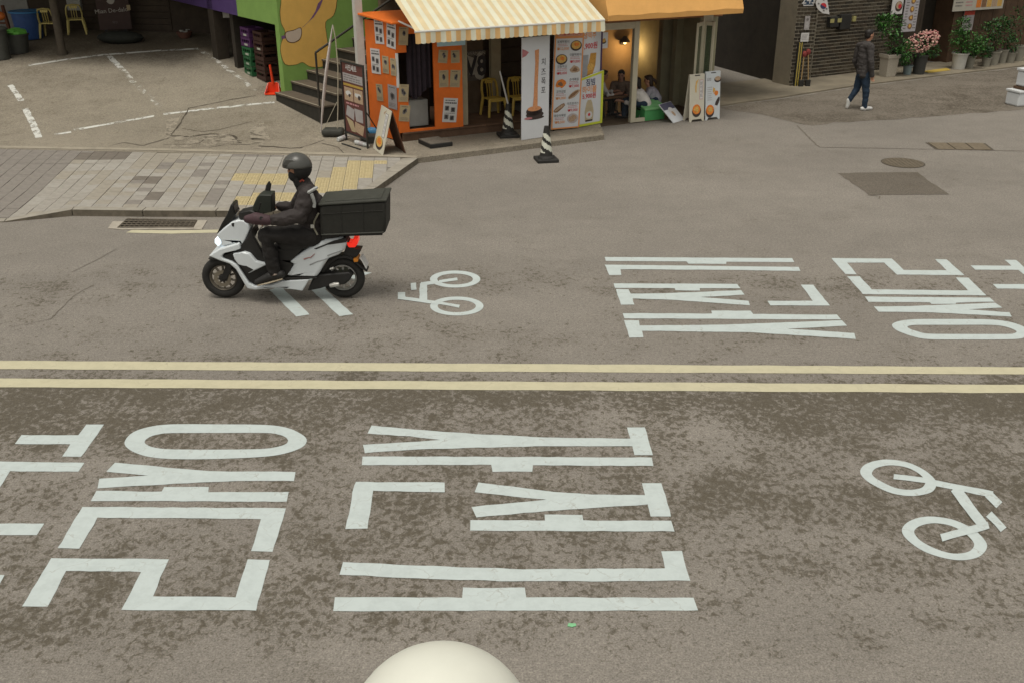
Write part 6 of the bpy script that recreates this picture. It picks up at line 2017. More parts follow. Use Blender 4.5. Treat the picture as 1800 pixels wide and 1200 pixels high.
def pot_thing(label, base, prof, m, square=False, cat='plant'):
    t = thing('potted_plant', label, cat, tuple(base), 0, 'potted plants before the restaurant')
    if square:
        mb = MB()
        (r0, z0), (r1, z1) = prof
        rot = Matrix.Rotation(0.35, 3, 'Z')
        def sq(r, z): return [base + rot @ Vector((x * r, y * r, z)) for x, y in ((-1, -1), (1, -1), (1, 1), (-1, 1))]
        rings = [sq(r0, z0), sq(r1 * 0.97, z1 * 0.82), sq(r1 * 1.07, z1 * 0.83), sq(r1 * 1.1, z1), sq(r1 * 0.95, z1), sq(r1 * 0.9, z1 - 0.05)]
        vs = [p for r in rings for p in r]
        fs = [(i * 4 + k, i * 4 + (k + 1) % 4, (i + 1) * 4 + (k + 1) % 4, (i + 1) * 4 + k) for i in range(5) for k in range(4)] + [(3, 2, 1, 0)]
        mb.add(vs, fs); mb.build('pot', m, t, bevel=0.006)
        mb = MB(); mb.add(sq(r1 * 0.9, z1 - 0.049), [(0, 1, 2, 3)]); mb.build('soil', M_soil, t)
    else:
        (r0, z0), (r1, z1) = prof
        MB().lathe(base, [(r0, z0), (r1 * 0.97, z1 * 0.9), (r1 * 1.08, z1 * 0.9), (r1 * 1.1, z1), (r1 * 0.95, z1), (r1 * 0.92, z1 - 0.04)], 20).build('pot', m, t, smooth=True)
        MB().lathe(base + UP * (z1 - 0.035), [(r1 * 0.93, 0), (r1 * 0.9, 0.004)], 16).build('soil', M_soil, t)
    return t
def plpx(px, py, base): return onplane(px, py, base, Vector((0, 1, 0)))
def grow(t, base, z1, pxclumps, n, L_, seed, shade, stems=4):
    cl = []
    for (cx, cy, rx, ry) in pxclumps:
        c = plpx(cx, cy, base)
        e = plpx(cx + rx, cy, base)
        f = plpx(cx, cy + ry, base)
        r_ = (e - c).length
        cl.append((c, (r_, min(r_, 0.45), (f - c).length)))
    fo_ = foliage(cl, n, L_, seed, shade).build('foliage', M_leaf, t)
    fo_['kind'] = 'stuff'
    for k, (c, r_) in enumerate(cl):
        MB().tube([base + UP * (z1 - 0.05) + Vector((0.03 * k, 0, 0)), (base + UP * z1).lerp(c, 0.5) + Vector((0.03, 0, 0.05)), c], [0.016, 0.012, 0.007], 5).build('stem', M_stem, t)
    return cl
M_speckle = mat('speckled_stone_pot', (0.36, 0.325, 0.265), 0.9, 0.3, 60)
M_wpot = mat('white_glazed_pot', (0.48, 0.475, 0.44), 0.45, 0.08)
M_gpot = mat('dull_grey_pot', (0.25, 0.235, 0.19), 0.8, 0.15)
M_dpot = mat('dark_grey_pot', (0.045, 0.045, 0.04), 0.7, 0.15)
M_bpot = mat('blue_grey_pot', (0.18, 0.23, 0.235), 0.6, 0.15)
def wide(px0, px1, py): return (G(px1, py) - G(px0, py)).length / 2
z0p = 0.036
b0 = G(1559, 134, z0p); ph = hgt(b0, 95) - z0p
t = pot_thing('tall speckled square pot with a leafy shrub against the brick wall', b0, ((0.15, 0), (0.18, ph)), M_speckle, True)
grow(t, b0, ph, [(1566, 45, 22, 20), (1553, 38, 12, 12), (1575, 78, 18, 22), (1590, 90, 14, 18)], 210, 0.10, 1, (0.4, 0.4))
b1 = G(1594, 131, z0p); ph = hgt(b1, 115) - z0p
t = pot_thing('small blue grey pot with dark leaves left of the pink flowers', b1, ((0.10, 0), (0.125, ph)), M_bpot)
grow(t, b1, ph, [(1592, 104, 12, 10)], 120, 0.09, 2, (0.1, 0.4))
b2 = G(1614, 130, z0p); ph = hgt(b2, 96) - z0p
t = pot_thing('dark pot with a rounded mass of dusty pink flowers', b2, ((0.15, 0), (0.19, ph)), M_dpot)
grow(t, b2, ph, [(1618, 84, 26, 16), (1640, 88, 12, 12)], 150, 0.09, 3, (0.15, 0.45))
fm = MB()
rnd = random.Random(5)
fc = plpx(1621, 74, b2)
fc_r = (plpx(1648, 74, b2) - fc).length, (plpx(1621, 92, b2) - fc).length
for _ in range(420):
    v = Vector((rnd.gauss(0, 1), rnd.gauss(0, 1), rnd.gauss(0, 1))).normalized()
    if v.y > 0.5: continue
    p = fc + Vector((v.x * fc_r[0], v.y * 0.34, v.z * fc_r[1] + 0.12 * v.x)) * rnd.uniform(0.78, 1.05)
    r_ = rnd.uniform(0.018, 0.034)
    mi = rnd.choice((0, 0, 1, 1, 2))
    fm.ball(p, (r_, r_, r_ * 0.8), mi, 5)
fm.build('blossoms', M_flower, t)['kind'] = 'stuff'
b3 = G(1684, 121, z0p); ph = hgt(b3, 93) - z0p
t = pot_thing('white round pot with a bright bushy green plant before the timber wall', b3, ((0.17, 0), (0.215, ph)), M_wpot)
grow(t, b3, ph, [(1692, 48, 13, 18), (1685, 66, 15, 14), (1706, 74, 22, 16), (1694, 85, 24, 10), (1722, 80, 13, 12)], 230, 0.085, 4, (0.5, 0.4))
for i, (px, py, yt, r0, r1, m, lab, cl, sd) in enumerate((
        (1703, 119, 98, 0.11, 0.14, M_gpot, 'dull grey pot tucked behind the white round pot', [(1706, 92, 10, 8)], 5),
        (1732, 117, 101, 0.10, 0.13, M_gpot, 'low grey pot at the front of the row right of the green plant', [(1733, 93, 9, 8)], 6),
        (1744, 114, 90, 0.14, 0.18, M_gpot, 'wide pale pot with a tall dark plant in the middle of the right row', [(1735, 60, 18, 20), (1750, 48, 16, 14), (1742, 76, 14, 12)], 7),
        (1760, 111, 87, 0.11, 0.14, M_gpot, 'narrow pale pot with a dark shrub in the right row', [(1768, 60, 16, 24), (1762, 40, 12, 10)], 8),
        (1774, 110, 92, 0.12, 0.15, M_gpot, 'short pale pot second from the right picture edge', [(1778, 78, 12, 12)], 9),
        (1789, 107, 80, 0.12, 0.15, M_gpot, 'pale pot cut by the right picture edge', [(1788, 40, 16, 32)], 10))):
    b_ = G(px, py, z0p)
    ph = hgt(b_, yt) - z0p
    t = pot_thing(lab, b_, ((r0, 0), (r1, ph)), m)
    grow(t, b_, ph, cl, 130, 0.10, sd, (0.08, 0.42))

# ---- white boxes at the right picture edge
sb = G(1790, 187)
M_foam = mat('white_foam_box', (0.60, 0.62, 0.63), 0.7, 0.06)
for k, (lab, dx, z, w, h_) in enumerate((('lower white foam box at the right picture edge', 0.0, 0.002, 0.52, 0.36), ('upper white foam box at the right picture edge', 0.12, 0.43, 0.42, 0.40))):
    t = thing('foam_box', lab, 'box', (sb.x + 0.1 + dx, sb.y + 0.15, z), 0.3)
    MB().box((0, 0, h_ * 0.42), (w, 0.42, h_ * 0.84)).build('box_body', M_foam, t, local=True, bevel=0.04, seg=3)
    MB().box((0, 0, h_ * 0.925), (w + 0.03, 0.45, h_ * 0.15)).build('lid', M_foam, t, local=True, bevel=0.012)
t = thing('wood_slab', 'reddish wooden slab between the two white foam boxes', 'slab', (sb.x + 0.2, sb.y + 0.16, 0.366), 0.3)
MB().box((0, 0, 0.03), (0.44, 0.4, 0.058)).build('slab_body', M_timber, t, local=True, bevel=0.005)
# ---- grey machine in the passage
ac = onwall(1277, 130, cf(C_LEN, 2.6, 0), cf(C_LEN + 3, 2.6, 0))
a_ = cf(C_LEN + 0.5, 2.6, 0.0)
t = thing('outdoor_unit', 'dim grey air conditioner unit on a stand inside the dark passage', 'air conditioner', tuple(a_))
M_ac = mat('grey_unit_casing', (0.20, 0.19, 0.16), 0.6, 0.12)
MB().obox(a_ + UP * 0.75, FD * 0.75, BD * 0.3, UP * 0.6).build('casing', M_ac, t, bevel=0.01)
for k in range(6):
    MB().obox(a_ + UP * (0.80 + k * 0.085) + FD * 0.05 - BD * 0.012, FD * 0.5, BD * 0.01, UP * 0.02).build('grille_slat', M_black, t)
for s in (0.03, 0.68):
    MB().obox(a_ + FD * s + BD * 0.05, FD * 0.04, BD * 0.2, UP * 0.749).build('stand_leg', M_ac, t)

# ---- globe street lamp below the viewpoint
lc = CAM + ray(775.5, 1300.5) * 2.05
lr = 171.0 / FPX * 2.05 * 0.985
lamp = thing('street_lamp', 'cream globe street lamp at the bottom of the picture', 'street lamp', (lc.x, lc.y, 0.12))
M_globe = mat('cream_globe_glass', (0.66, 0.665, 0.585), 0.4, 0.05, 5)
MB().ball(lc, lr, n=64).build('globe', M_globe, lamp, smooth=True)
MB().lathe((lc.x, lc.y, lc.z - lr * 1.12), [(0.07, -0.10), (0.10, 0.0), (0.10, 0.06)], 20).build('globe_holder', M_blackm, lamp, smooth=True)
MB().lathe((lc.x, lc.y, 0.12), [(0.13, 0), (0.13, 0.3), (0.06, 0.42), (0.045, lc.z - lr * 1.12 - 0.2)], 16).build('post', M_blackm, lamp, smooth=True)
# green scrap on the road
gs = G(1005, 1098, 0.004)
mbk = MB(); mbk.prism([gs + Vector(p) for p in ((-0.03, -0.01, 0), (0.0, -0.02, 0), (0.03, -0.008, 0), (0.028, 0.014, 0), (-0.02, 0.018, 0))], (0, 0, 0.004)); tag(mbk.build('green_scrap', mat('pale_green_scrap', (0.20, 0.48, 0.25), 0.6), origin=gs), 'tiny pale green scrap lying on the near lane', 'scrap')
# ================================================================== PEOPLE AND SCOOTER
M_skin = mat('skin', (0.42, 0.215, 0.135), 0.6, 0.08, 6)
M_hair = mat('black_hair', (0.014, 0.011, 0.009), 0.55, 0.2, 30)
M_eye = mat('dark_eye', (0.02, 0.015, 0.012), 0.4)
M_lips = mat('lip', (0.33, 0.12, 0.09), 0.6)
def blend(prims, voxel, name, m, parent, smooth_it=5, folds=0.0):
    """capsules and ellipsoids fused into one continuous surface"""
    mb = MB()
    for p in prims:
        if p[0] == 't':
            pts, rad = p[1], p[2]
            mb.tube(pts, rad, 12)
            for q, r in zip(pts, rad):
                if not isinstance(r, (tuple, list)):
                    mb.ball(q, r * 0.995, n=12)
        elif p[0] == 'b':
            mb.ball(p[1], p[2], n=14, rot=p[3] if len(p) > 3 else None)
    me = mb.mesh('tmp', m)
    ob = bpy.data.objects.new('tmp', me)
    r = ob.modifiers.new('r', 'REMESH'); r.mode = 'VOXEL'; r.voxel_size = voxel; r.use_smooth_shade = True
    s = ob.modifiers.new('s', 'SMOOTH'); s.iterations = smooth_it; s.factor = 0.5
    me2 = evaluated_mesh(ob)
    bpy.data.objects.remove(ob)
    if folds:
        from mathutils import noise as _nz
        cs = [(v.co.copy(), v.normal.copy()) for v in me2.vertices]
        flat = []
        for q, nv in cs:
            k = _nz.noise(Vector((q.x * 7, q.y * 7, q.z * 13))) + 0.6 * _nz.noise(Vector((q.x * 17 + 5, q.y * 17, q.z * 26)))
            flat.extend(q + nv * (k * folds))
        me2.vertices.foreach_set('co', flat)
        me2.update()
    bpy.data.meshes.remove(me)
    org = ORG[parent.name]
    me2.transform(Matrix.Translation(-org))
    me2.materials.clear()
    me2.materials.append(m)
    me2.polygons.foreach_set('use_smooth', [True] * len(me2.polygons))
    o = bpy.data.objects.new(name, me2)
    COL.objects.link(o)
    o.parent = parent
    ORG[o.name] = org
    return o
def hand_prims(wrist, d, side, curl=0.35, s=1.0):
    """palm and five fingers; d points from wrist to fingertips, side = towards the thumb"""
    d = d.normalized()
    side = (side - d * side.dot(d)).normalized()
    nrm = d.cross(side).normalized()
    P_ = [('t', [wrist, wrist + d * 0.045 * s, wrist + d * 0.088 * s], [0.027 * s, 0.034 * s, 0.032 * s])]
    for k, L_ in enumerate((0.072, 0.080, 0.075, 0.06)):
        r0 = wrist + d * 0.085 * s + side * (0.030 - 0.020 * k) * s
        a = d * math.cos(curl) + nrm * math.sin(curl)
        b = d * math.cos(curl * 2.4) + nrm * math.sin(curl * 2.4)
        P_.append(('t', [r0, r0 + a * L_ * 0.5 * s, r0 + a * L_ * 0.5 * s + b * L_ * 0.5 * s], [0.0105 * s, 0.0095 * s, 0.0078 * s]))
    t0 = wrist + d * 0.03 * s + side * 0.025 * s
    t1 = t0 + (d * 0.6 + side * 0.7).normalized() * 0.035 * s
    P_.append(('t', [t0, t1, t1 + (d * 0.9 + side * 0.15 + nrm * 0.3).normalized() * 0.032 * s], [0.014 * s, 0.0115 * s, 0.009 * s]))
    return P_
def head_prims(c, f, s=1.0):
    """head about 0.235 m tall facing f"""
    f = f.normalized()
    r_ = f.cross(UP).normalized()
    rot = Matrix((r_, f, r_.cross(f))).transposed()
    u = r_.cross(f)
    return [('b', c + u * 0.02 * s, (0.076 * s, 0.096 * s, 0.10 * s), rot), ('b', c - u * 0.055 * s + f * 0.022 * s, (0.058 * s, 0.066 * s, 0.066 * s), rot),
            ('b', c + f * 0.098 * s - u * 0.012 * s, (0.014 * s, 0.018 * s, 0.026 * s), rot), ('b', c + r_ * 0.078 * s - u * 0.005 * s, (0.010 * s, 0.02 * s, 0.032 * s), rot), ('b', c - r_ * 0.078 * s - u * 0.005 * s, (0.010 * s, 0.02 * s, 0.032 * s), rot)]
def face_bits(c, f, parent, s=1.0, mouth=True):
    f = f.normalized(); r_ = f.cross(UP).normalized(); u = r_.cross(f)
    for sg in (-1, 1):
        MB().ball(c + f * 0.084 * s + r_ * sg * 0.032 * s + u * 0.012 * s, 0.011 * s, n=8).build('eye', M_eye, parent, smooth=True)
        MB().tube([c + f * 0.09 * s + r_ * sg * 0.015 * s + u * 0.032 * s, c + f * 0.078 * s + r_ * sg * 0.05 * s + u * 0.034 * s], 0.005 * s, 5).build('eyebrow', M_hair, parent)
    if mouth:
        MB().tube([c + f * 0.084 * s - r_ * 0.022 * s - u * 0.062 * s, c + f * 0.091 * s - u * 0.064 * s, c + f * 0.084 * s + r_ * 0.022 * s - u * 0.062 * s], 0.006 * s, 5).build('mouth', M_lips, parent)
def hair_cap(c, f, parent, s=1.0, m=None, back=0.0, pony=False):
    f = f.normalized(); r_ = f.cross(UP).normalized(); u = r_.cross(f)
    rot = Matrix((r_, f, u)).transposed()
    pr = [('b', c + u * 0.045 * s - f * 0.018 * s, (0.086 * s, 0.098 * s, 0.088 * s), rot), ('b', c - f * 0.045 * s - u * 0.005 * s, (0.080 * s, 0.066 * s, 0.085 * s), rot), ('b', c + u * 0.095 * s + f * 0.045 * s, (0.066 * s, 0.05 * s, 0.03 * s), rot)]
    if back: pr.append(('b', c - f * 0.055 * s - u * (0.06 + back / 2) * s, (0.085 * s, 0.05 * s, (0.08 + back / 2) * s), rot))
    if pony: pr.append(('t', [c - f * 0.10 * s + u * 0.02 * s, c - f * 0.15 * s - u * 0.02 * s, c - f * 0.16 * s - u * 0.11 * s], [0.03 * s, 0.034 * s, 0.015 * s]))
    return blend(pr, 0.009, 'hair', m or M_hair, parent, 3)

# ---- pedestrian in the alley
pf_ = G(1520, 195)
PY = pf_.y + 0.10
def pp(px, py, dy=0.0): return onplane(px, py, Vector((0, PY + dy, 0)), Vector((0, 1, 0)))
ped = thing('person', 'man in charcoal jacket, dark jeans and white shoes walking into the alley', 'person', (pf_.x, PY, 0.004))
HX = Vector((0.93, 0.36, 0)).normalized()
hc = pp(1528.5, 62)
nk = pp(1525.5, 76)
shR, shL = pp(1530, 82, -0.17), pp(1511, 80.5, 0.16)
elR, elL = pp(1531.5, 111, -0.27), pp(1503, 108, 0.22)
wrR, wrL = pp(1532.5, 132, -0.23), pp(1512, 130, 0.28)
hpR, hpL = pp(1521, 131, -0.09), pp(1513.5, 131, 0.09)
knR, knL = pp(1522.5, 163, -0.10), pp(1505.5, 158, 0.10)
anR, anL = pp(1519.5, 189, -0.10), pp(1493.0, 176, 0.10)
toR, toL = xy(anR + HX * 0.19, 0.04), pp(1488.6, 191, 0.10)
toL.z = 0.045
spine = [(hpR + hpL) / 2, (hpR + hpL) / 2 + UP * 0.18, (shR + shL) / 2 - UP * 0.12, (shR + shL) / 2 + UP * 0.02, nk]
body = head_prims(hc, Vector((0.96, 0.28, -0.05)))
body += [('t', [nk - UP * 0.03, nk + UP * 0.03, hc - UP * 0.05], [0.058, 0.054, 0.055])]
body += [('t', spine[:4], [0.10, 0.09, 0.095, 0.07]), ('t', [shR, elR, wrR], [0.045, 0.038, 0.026]), ('t', [shL, elL, wrL], [0.045, 0.038, 0.026]), ('t', [hpR, knR, anR], [0.085, 0.058, 0.038]), ('t', [hpL, knL, anL], [0.085, 0.058, 0.038]), ('t', [shL, (shL + shR) / 2, shR], [0.055, 0.075, 0.055])]
body += [('t', [anR, toR], [0.035, 0.03]), ('t', [anL, toL], [0.035, 0.03])]
body += hand_prims(wrR, (wrR - elR), HX, 0.35) + hand_prims(wrL, (wrL - elL), HX, 0.35)
blend(body, 0.0068, 'body', M_skin, ped, 2)
M_jacket = mat('charcoal_jacket_cloth', (0.052, 0.046, 0.044), 0.85, 0.2, 18, 0.3, 40)
M_jeans = mat('dark_blue_denim', (0.017, 0.034, 0.060), 0.85, 0.25, 16, 0.2, 60)
hm = (hpR + hpL) / 2
jk = [('t', [hm + UP * 0.07, hm + UP * 0.18, hm + UP * 0.34, (shR + shL) / 2 - UP * 0.03], [0.165, 0.165, 0.175, 0.12]),
      ('t', [shL, (shL + shR) / 2 + UP * 0.015, shR], [0.085, 0.10, 0.085]),
      ('t', [shR, shR.lerp(elR, 0.5), elR, wrR + (wrR - elR) * 0.05], [0.082, 0.074, 0.066, 0.052]), ('t', [shL, shL.lerp(elL, 0.5), elL, wrL + (wrL - elL) * 0.05], [0.082, 0.074, 0.066, 0.052]),
      ('t', [hm + UP * 0.0 - HX * 0.03 + Vector((0, -0.10, 0)), hm + UP * 0.2 + Vector((0, -0.08, 0))], [0.09, 0.09]), ('t', [hm + UP * 0.0 + Vector((0, 0.10, 0)), hm + UP * 0.2 + Vector((0, 0.08, 0))], [0.09, 0.09]),
      ('t', [nk - UP * 0.05, nk + UP * 0.005], [0.08, 0.068])]
blend(jk, 0.011, 'jacket', M_jacket, ped, 3, 0.012)
tr = [('t', [hpR, knR, anR + UP * 0.02], [0.105, 0.078, 0.062]), ('t', [hpL, knL, anL + (knL - anL) * 0.05], [0.105, 0.078, 0.062]), ('b', hm, (0.15, 0.17, 0.12))]
blend(tr, 0.011, 'trousers', M_jeans, ped, 3, 0.010)
M_shoe = mat('white_sneaker', (0.62, 0.62, 0.60), 0.5, 0.08)
ft = anR - UP * 0.045
blend([('t', [xy(ft - HX * 0.06, 0.05), xy(ft + HX * 0.08, 0.05), xy(ft + HX * 0.19, 0.042)], [0.045, 0.046, 0.036]), ('b', ft + UP * 0.01, (0.05, 0.05, 0.05))], 0.01, 'shoe', M_shoe, ped, 2)
blend([('t', [anL - UP * 0.0 - HX * 0.02, anL.lerp(toL, 0.6), toL], [0.046, 0.046, 0.038])], 0.01, 'shoe', M_shoe, ped, 2)
face_bits(hc, Vector((0.96, 0.28, -0.05)), ped)
hair_cap(hc, Vector((0.96, 0.28, -0.05)), ped)

# ---- scooter
YC = G(502, 523).y
def S8(u, v, dy=0.0): return onplane(330 + u / 3.749, 250 + v / 3.749, Vector((0, YC + dy, 0)), Vector((0, 1, 0)))
def S5(u, v, dy=0.0): return onplane(340 + u / 4.4445, 260 + v / 4.4445, Vector((0, YC + dy, 0)), Vector((0, 1, 0)))
def S7(u, v, dy=0.0): return onplane(500 + u / 7.5, 380 + v / 7.5, Vector((0, YC + dy, 0)), Vector((0, 1, 0)))
fwc, rwc = S8(238, 890), S8(1026, 890)
WR = 0.262
fwc.z = rwc.z = WR + 0.004
sc0 = Vector(((fwc.x + rwc.x) / 2, YC, 0.004))
scoot = thing('motor_scooter', 'white motor scooter with a black delivery box passing on the far lane', 'scooter', tuple(sc0))
M_scw = mat('white_scooter_paint', (0.60, 0.64, 0.66), 0.28, 0.03, 3, spec=0.5)
M_scb = mat('black_scooter_plastic', (0.016, 0.015, 0.014), 0.5, 0.2, 8)
M_tyre = mat('tyre_rubber', (0.020, 0.019, 0.017), 0.85, 0.2, 14, 0.2)
M_rimm = mat('grey_alloy_rim', (0.20, 0.175, 0.14), 0.45, 0.1, metal=0.5)
M_rimw = mat('pale_alloy_rim', (0.46, 0.45, 0.42), 0.4, 0.1, metal=0.4)
M_screen = mat('dark_smoked_screen', (0.013, 0.013, 0.012), 0.2)
def torus(mb, c, R_, r_, n=32, k=10, mi=0, sq=1.0):
    vs = []
    for i in range(n):
        a = 2 * math.pi * i / n
        for j in range(k):
            b = 2 * math.pi * j / k
            q = R_ + r_ * math.cos(b)
            vs.append(c + Vector((q * math.cos(a), r_ * sq * math.sin(b), q * math.sin(a))))
    mb.add(vs, [(i * k + j, i * k + (j + 1) % k, ((i + 1) % n) * k + (j + 1) % k, ((i + 1) % n) * k + j) for i in range(n) for j in range(k)], mi)
    return mb
def wheel(nm, c, m, nsp, disc):
    w = torus(MB(), c, WR - 0.052, 0.052, 40, 12, 0, 1.05).build(nm, M_tyre, scoot, smooth=True)
    w['label'] = nm.replace('_', ' ')
    torus(MB(), c, WR - 0.105, 0.016, 40, 8, 0, 2.2).build('rim', m, w, smooth=True)
    MB().lathe(c, [(0.035, -0.06), (0.045, -0.05), (0.045, 0.05), (0.035, 0.06)], 16, axis='Y').build('hub', M_scb, w, smooth=True)
    for k in range(nsp):
        a = 2 * math.pi * k / nsp + 0.3
        d = Vector((math.cos(a), 0, math.sin(a)))
        MB().tube([c + d * 0.03, c + d * (WR - 0.105)], [(0.014, 0.016), (0.011, 0.013)], 6).build('spoke', m, w)
    if disc:
        mb = MB(); 
        for rr_, y in ((0.105, -0.055),):
            out = [c + Vector((rr_ * math.cos(2 * math.pi * k / 28), y, rr_ * math.sin(2 * math.pi * k / 28))) for k in range(28)]
            inn = [c + Vector((0.06 * math.cos(2 * math.pi * k / 28), y, 0.06 * math.sin(2 * math.pi * k / 28))) for k in range(28)]
            mb.ringpoly(out, inn)
        mb.build('brake_disc', mat('brake_disc_steel', (0.28, 0.25, 0.20), 0.35, 0.1, metal=0.7), w)
    return w
wheel('front_wheel', fwc, M_rimm, 10, True)
wheel('rear_wheel', rwc, M_rimw, 10, False)
def panel(name, pts, f, half, m, bevel=0.02, parent=None, dy=None, seg=3):
    d = -half if dy is None else dy
    mb = MB(); mb.prism([f(u, v, d) for u, v in pts], (0, 2 * half if dy is None else -2 * dy, 0))
    return mb.build(name, m, parent or scoot, bevel=bevel, seg=seg, smooth=True)
panel('front_cowl', [(180, 685), (235, 630), (300, 580), (345, 568), (402, 577), (425, 600), (440, 640), (405, 725), (372, 792), (345, 800), (355, 742), (220, 772), (212, 725), (195, 705)], S5, 0.135, M_scw, 0.045)
panel('front_fork', [(285, 700), (330, 720), (255, 915), (220, 900)], S8, 0.085, M_scb, 0.012)
panel('front_fender', [(130, 770), (230, 748), (320, 775), (345, 830), (300, 800), (225, 775), (160, 785)], S8, 0.07, M_scb, 0.01)
sb_a = panel('side_band', [(118, 846), (200, 793), (355, 747), (370, 790), (335, 803), (245, 824), (220, 848), (228, 866), (300, 893), (345, 922), (430, 1058), (480, 1083), (600, 1073), (690, 1040), (905, 1030), (870, 1090), (850, 1122), (800, 1112), (650, 1097), (480, 1112), (420, 1102), (395, 1062), (330, 952), (280, 908), (200, 882)], S5, 0.185, M_scw, 0.016)
panel('leg_shield', [(305, 832), (400, 818), (440, 830), (490, 890), (582, 912), (430, 985), (415, 975), (365, 917), (345, 912), (320, 875)], S5, 0.20, M_scw, 0.02)
panel('shield_intake', [(365, 918), (415, 925), (470, 955), (425, 980), (412, 975)], S5, 0.204, M_scb, 0.004)
panel('inner_body', [(215, 850), (335, 803), (420, 700), (450, 640), (470, 700), (560, 860), (590, 915), (780, 905), (740, 1005), (690, 1040), (480, 1075), (420, 1030), (345, 915), (300, 890)], S5, 0.15, M_scb, 0.012)
panel('knee_panel', [(466, 737), (500, 655), (548, 622), (556, 650), (528, 700), (542, 838), (508, 808)], S5, 0.10, mat('cream_inner_panel', (0.44, 0.42, 0.36), 0.4, 0.05), 0.015)
panel('rear_body', [(50, 606), (310, 432), (545, 306), (790, 285), (812, 350), (815, 382), (790, 447), (720, 512), (590, 562), (540, 612), (470, 742), (425, 806), (255, 800), (10, 790), (62, 742), (125, 638)], S7, 0.17, M_scw, 0.035)
panel('tail_trim', [(385, 436), (545, 372), (640, 330), (800, 290), (830, 330), (812, 350), (560, 385), (420, 442)], S7, 0.178, M_scb, 0.006)
panel('side_trim', [(0, 812), (255, 806), (425, 810), (420, 828), (80, 842), (0, 870)], S7, 0.178, M_scb, 0.006)
MB().tube([S7(255, 570, -0.174), S7(300, 555, -0.174), S7(350, 545, -0.174), S7(400, 500, -0.174)], [0.008, 0.006, 0.006, 0.004], 6).build('emblem', mat('dull_red_emblem', (0.33, 0.14, 0.12), 0.5), scoot)
panel('seat', [(585, 660), (625, 722), (690, 725), (760, 707), (880, 652), (1000, 626), (985, 596), (880, 598), (740, 606), (620, 620)], S8, 0.15, M_scb, 0.035)
panel('under_seat_panel', [(560, 690), (640, 715), (760, 700), (700, 768), (664, 795), (700, 806), (540, 825), (548, 760)], S8, 0.155, M_scb, 0.012)
panel('engine_case', [(440, 775), (860, 740), (900, 790), (860, 850), (800, 905), (560, 932), (460, 962), (300, 992), (360, 852)], S7, 0.12, M_scb, 0.02)
MB().tube([S7(600, 920, -0.16), S7(660, 905, -0.16), S7(720, 900, -0.16)], [0.022, 0.03, 0.022], 10).build('axle_cover', M_rimw, scoot, smooth=True)
MB().tube([S7(600, 700, -0.15), S7(650, 685, -0.15)], [0.012, 0.014], 8).build('bracket', M_rimw, scoot)
panel('rear_fender', [(470, 742), (560, 600), (690, 530), (800, 520), (900, 545), (1010, 660), (1100, 720), (1085, 742), (1000, 690), (900, 590), (800, 560), (700, 570), (600, 640), (520, 760)], S7, 0.075, M_scb, 0.01)
panel('tail_bracket', [(800, 440), (830, 330), (900, 400), (930, 440), (1015, 446), (972, 522), (940, 546), (870, 540), (770, 505)], S7, 0.08, M_scb, 0.008)
M_tail = mat('lit_red_tail_light', (0.95, 0.03, 0.015), 0.3, 0.0, emit=0.45)
panel('tail_light', [(822, 345), (880, 360), (905, 300), (962, 298), (968, 365), (930, 416), (850, 417), (828, 390)], S7, 0.085, M_tail, 0.01)
panel('turn_signal', [(905, 568), (945, 555), (975, 585), (965, 608), (915, 610)], S7, 0.10, mat('amber_lens', (0.62, 0.22, 0.02), 0.3), 0.006)
panel('licence_plate', [(1000, 560), (1012, 556), (1085, 690), (1075, 700)], S7, 0.09, M_paper, 0.002)
panel('windscreen', [(178, 680), (215, 600), (262, 520), (292, 442), (312, 450), (318, 500), (330, 520), (300, 575)], S5, 0.11, M_screen, 0.012)
M_lit = mat('lit_white_headlight', (0.80, 0.92, 1.0), 0.2, 0.0, emit=0.7)
panel('headlight', [(165, 715), (200, 702), (212, 720), (208, 760), (190, 770), (165, 745)], S5, 0.10, M_lit, 0.008)
panel('cowl_mark', [(295, 592), (318, 588), (316, 618), (302, 616)], S5, 0.139, M_scb, 0.002)
# handlebar, mirrors, phone, hand cover
hbc = S8(450, 500)
MB().tube([S8(470, 500, -0.36), S8(440, 505, -0.12), S8(440, 500, 0.12), S8(470, 480, 0.36)], 0.016, 8).build('handlebar', M_scb, scoot, smooth=True)
MB().tube([S8(478, 498, -0.30), S8(485, 503, -0.40)], 0.022, 8).build('grip', M_scb, scoot)
panel('dashboard', [(330, 470), (420, 450), (470, 470), (470, 520), (400, 540), (340, 520)], S8, 0.10, M_scb, 0.02)
M_mitt = mat('maroon_hand_cover', (0.052, 0.026, 0.031), 0.7, 0.15)
blend([('t', [S8(395, 508, -0.34), S8(450, 505, -0.34), S8(530, 515, -0.34)], [0.05, 0.075, 0.062]), ('t', [S8(385, 515, -0.34), S8(540, 520, -0.34)], [0.03, 0.05])], 0.012, 'hand_cover', M_mitt, scoot, 4)
blend([('t', [S8(430, 470, 0.30), S8(480, 440, 0.30), S8(560, 430, 0.30)], [0.05, 0.07, 0.05])], 0.012, 'hand_cover', M_scb, scoot, 4)
MB().tube([S8(455, 500, -0.24), S8(470, 440, -0.26), S8(480, 400, -0.28)], 0.008, 6).build('mirror_stalk', M_scb, scoot)
panel('phone_holder', [(455, 365), (480, 348), (553, 350), (556, 462), (470, 470), (430, 455), (430, 420)], S8, 0.05, mat('dark_green_black_plastic', (0.02, 0.024, 0.018), 0.5, 0.2), 0.012, dy=-0.10)
panel('mirror', [(500, 330), (508, 295), (525, 268), (540, 290), (535, 335), (520, 345)], S8, 0.02, M_scb, 0.008, dy=0.02).location = (0, 0.10, 0)
MB().tube([S8(520, 330, 0.10), S8(500, 420, 0.14), S8(460, 490, 0.14)], 0.008, 6).build('mirror_stalk', M_scb, scoot)
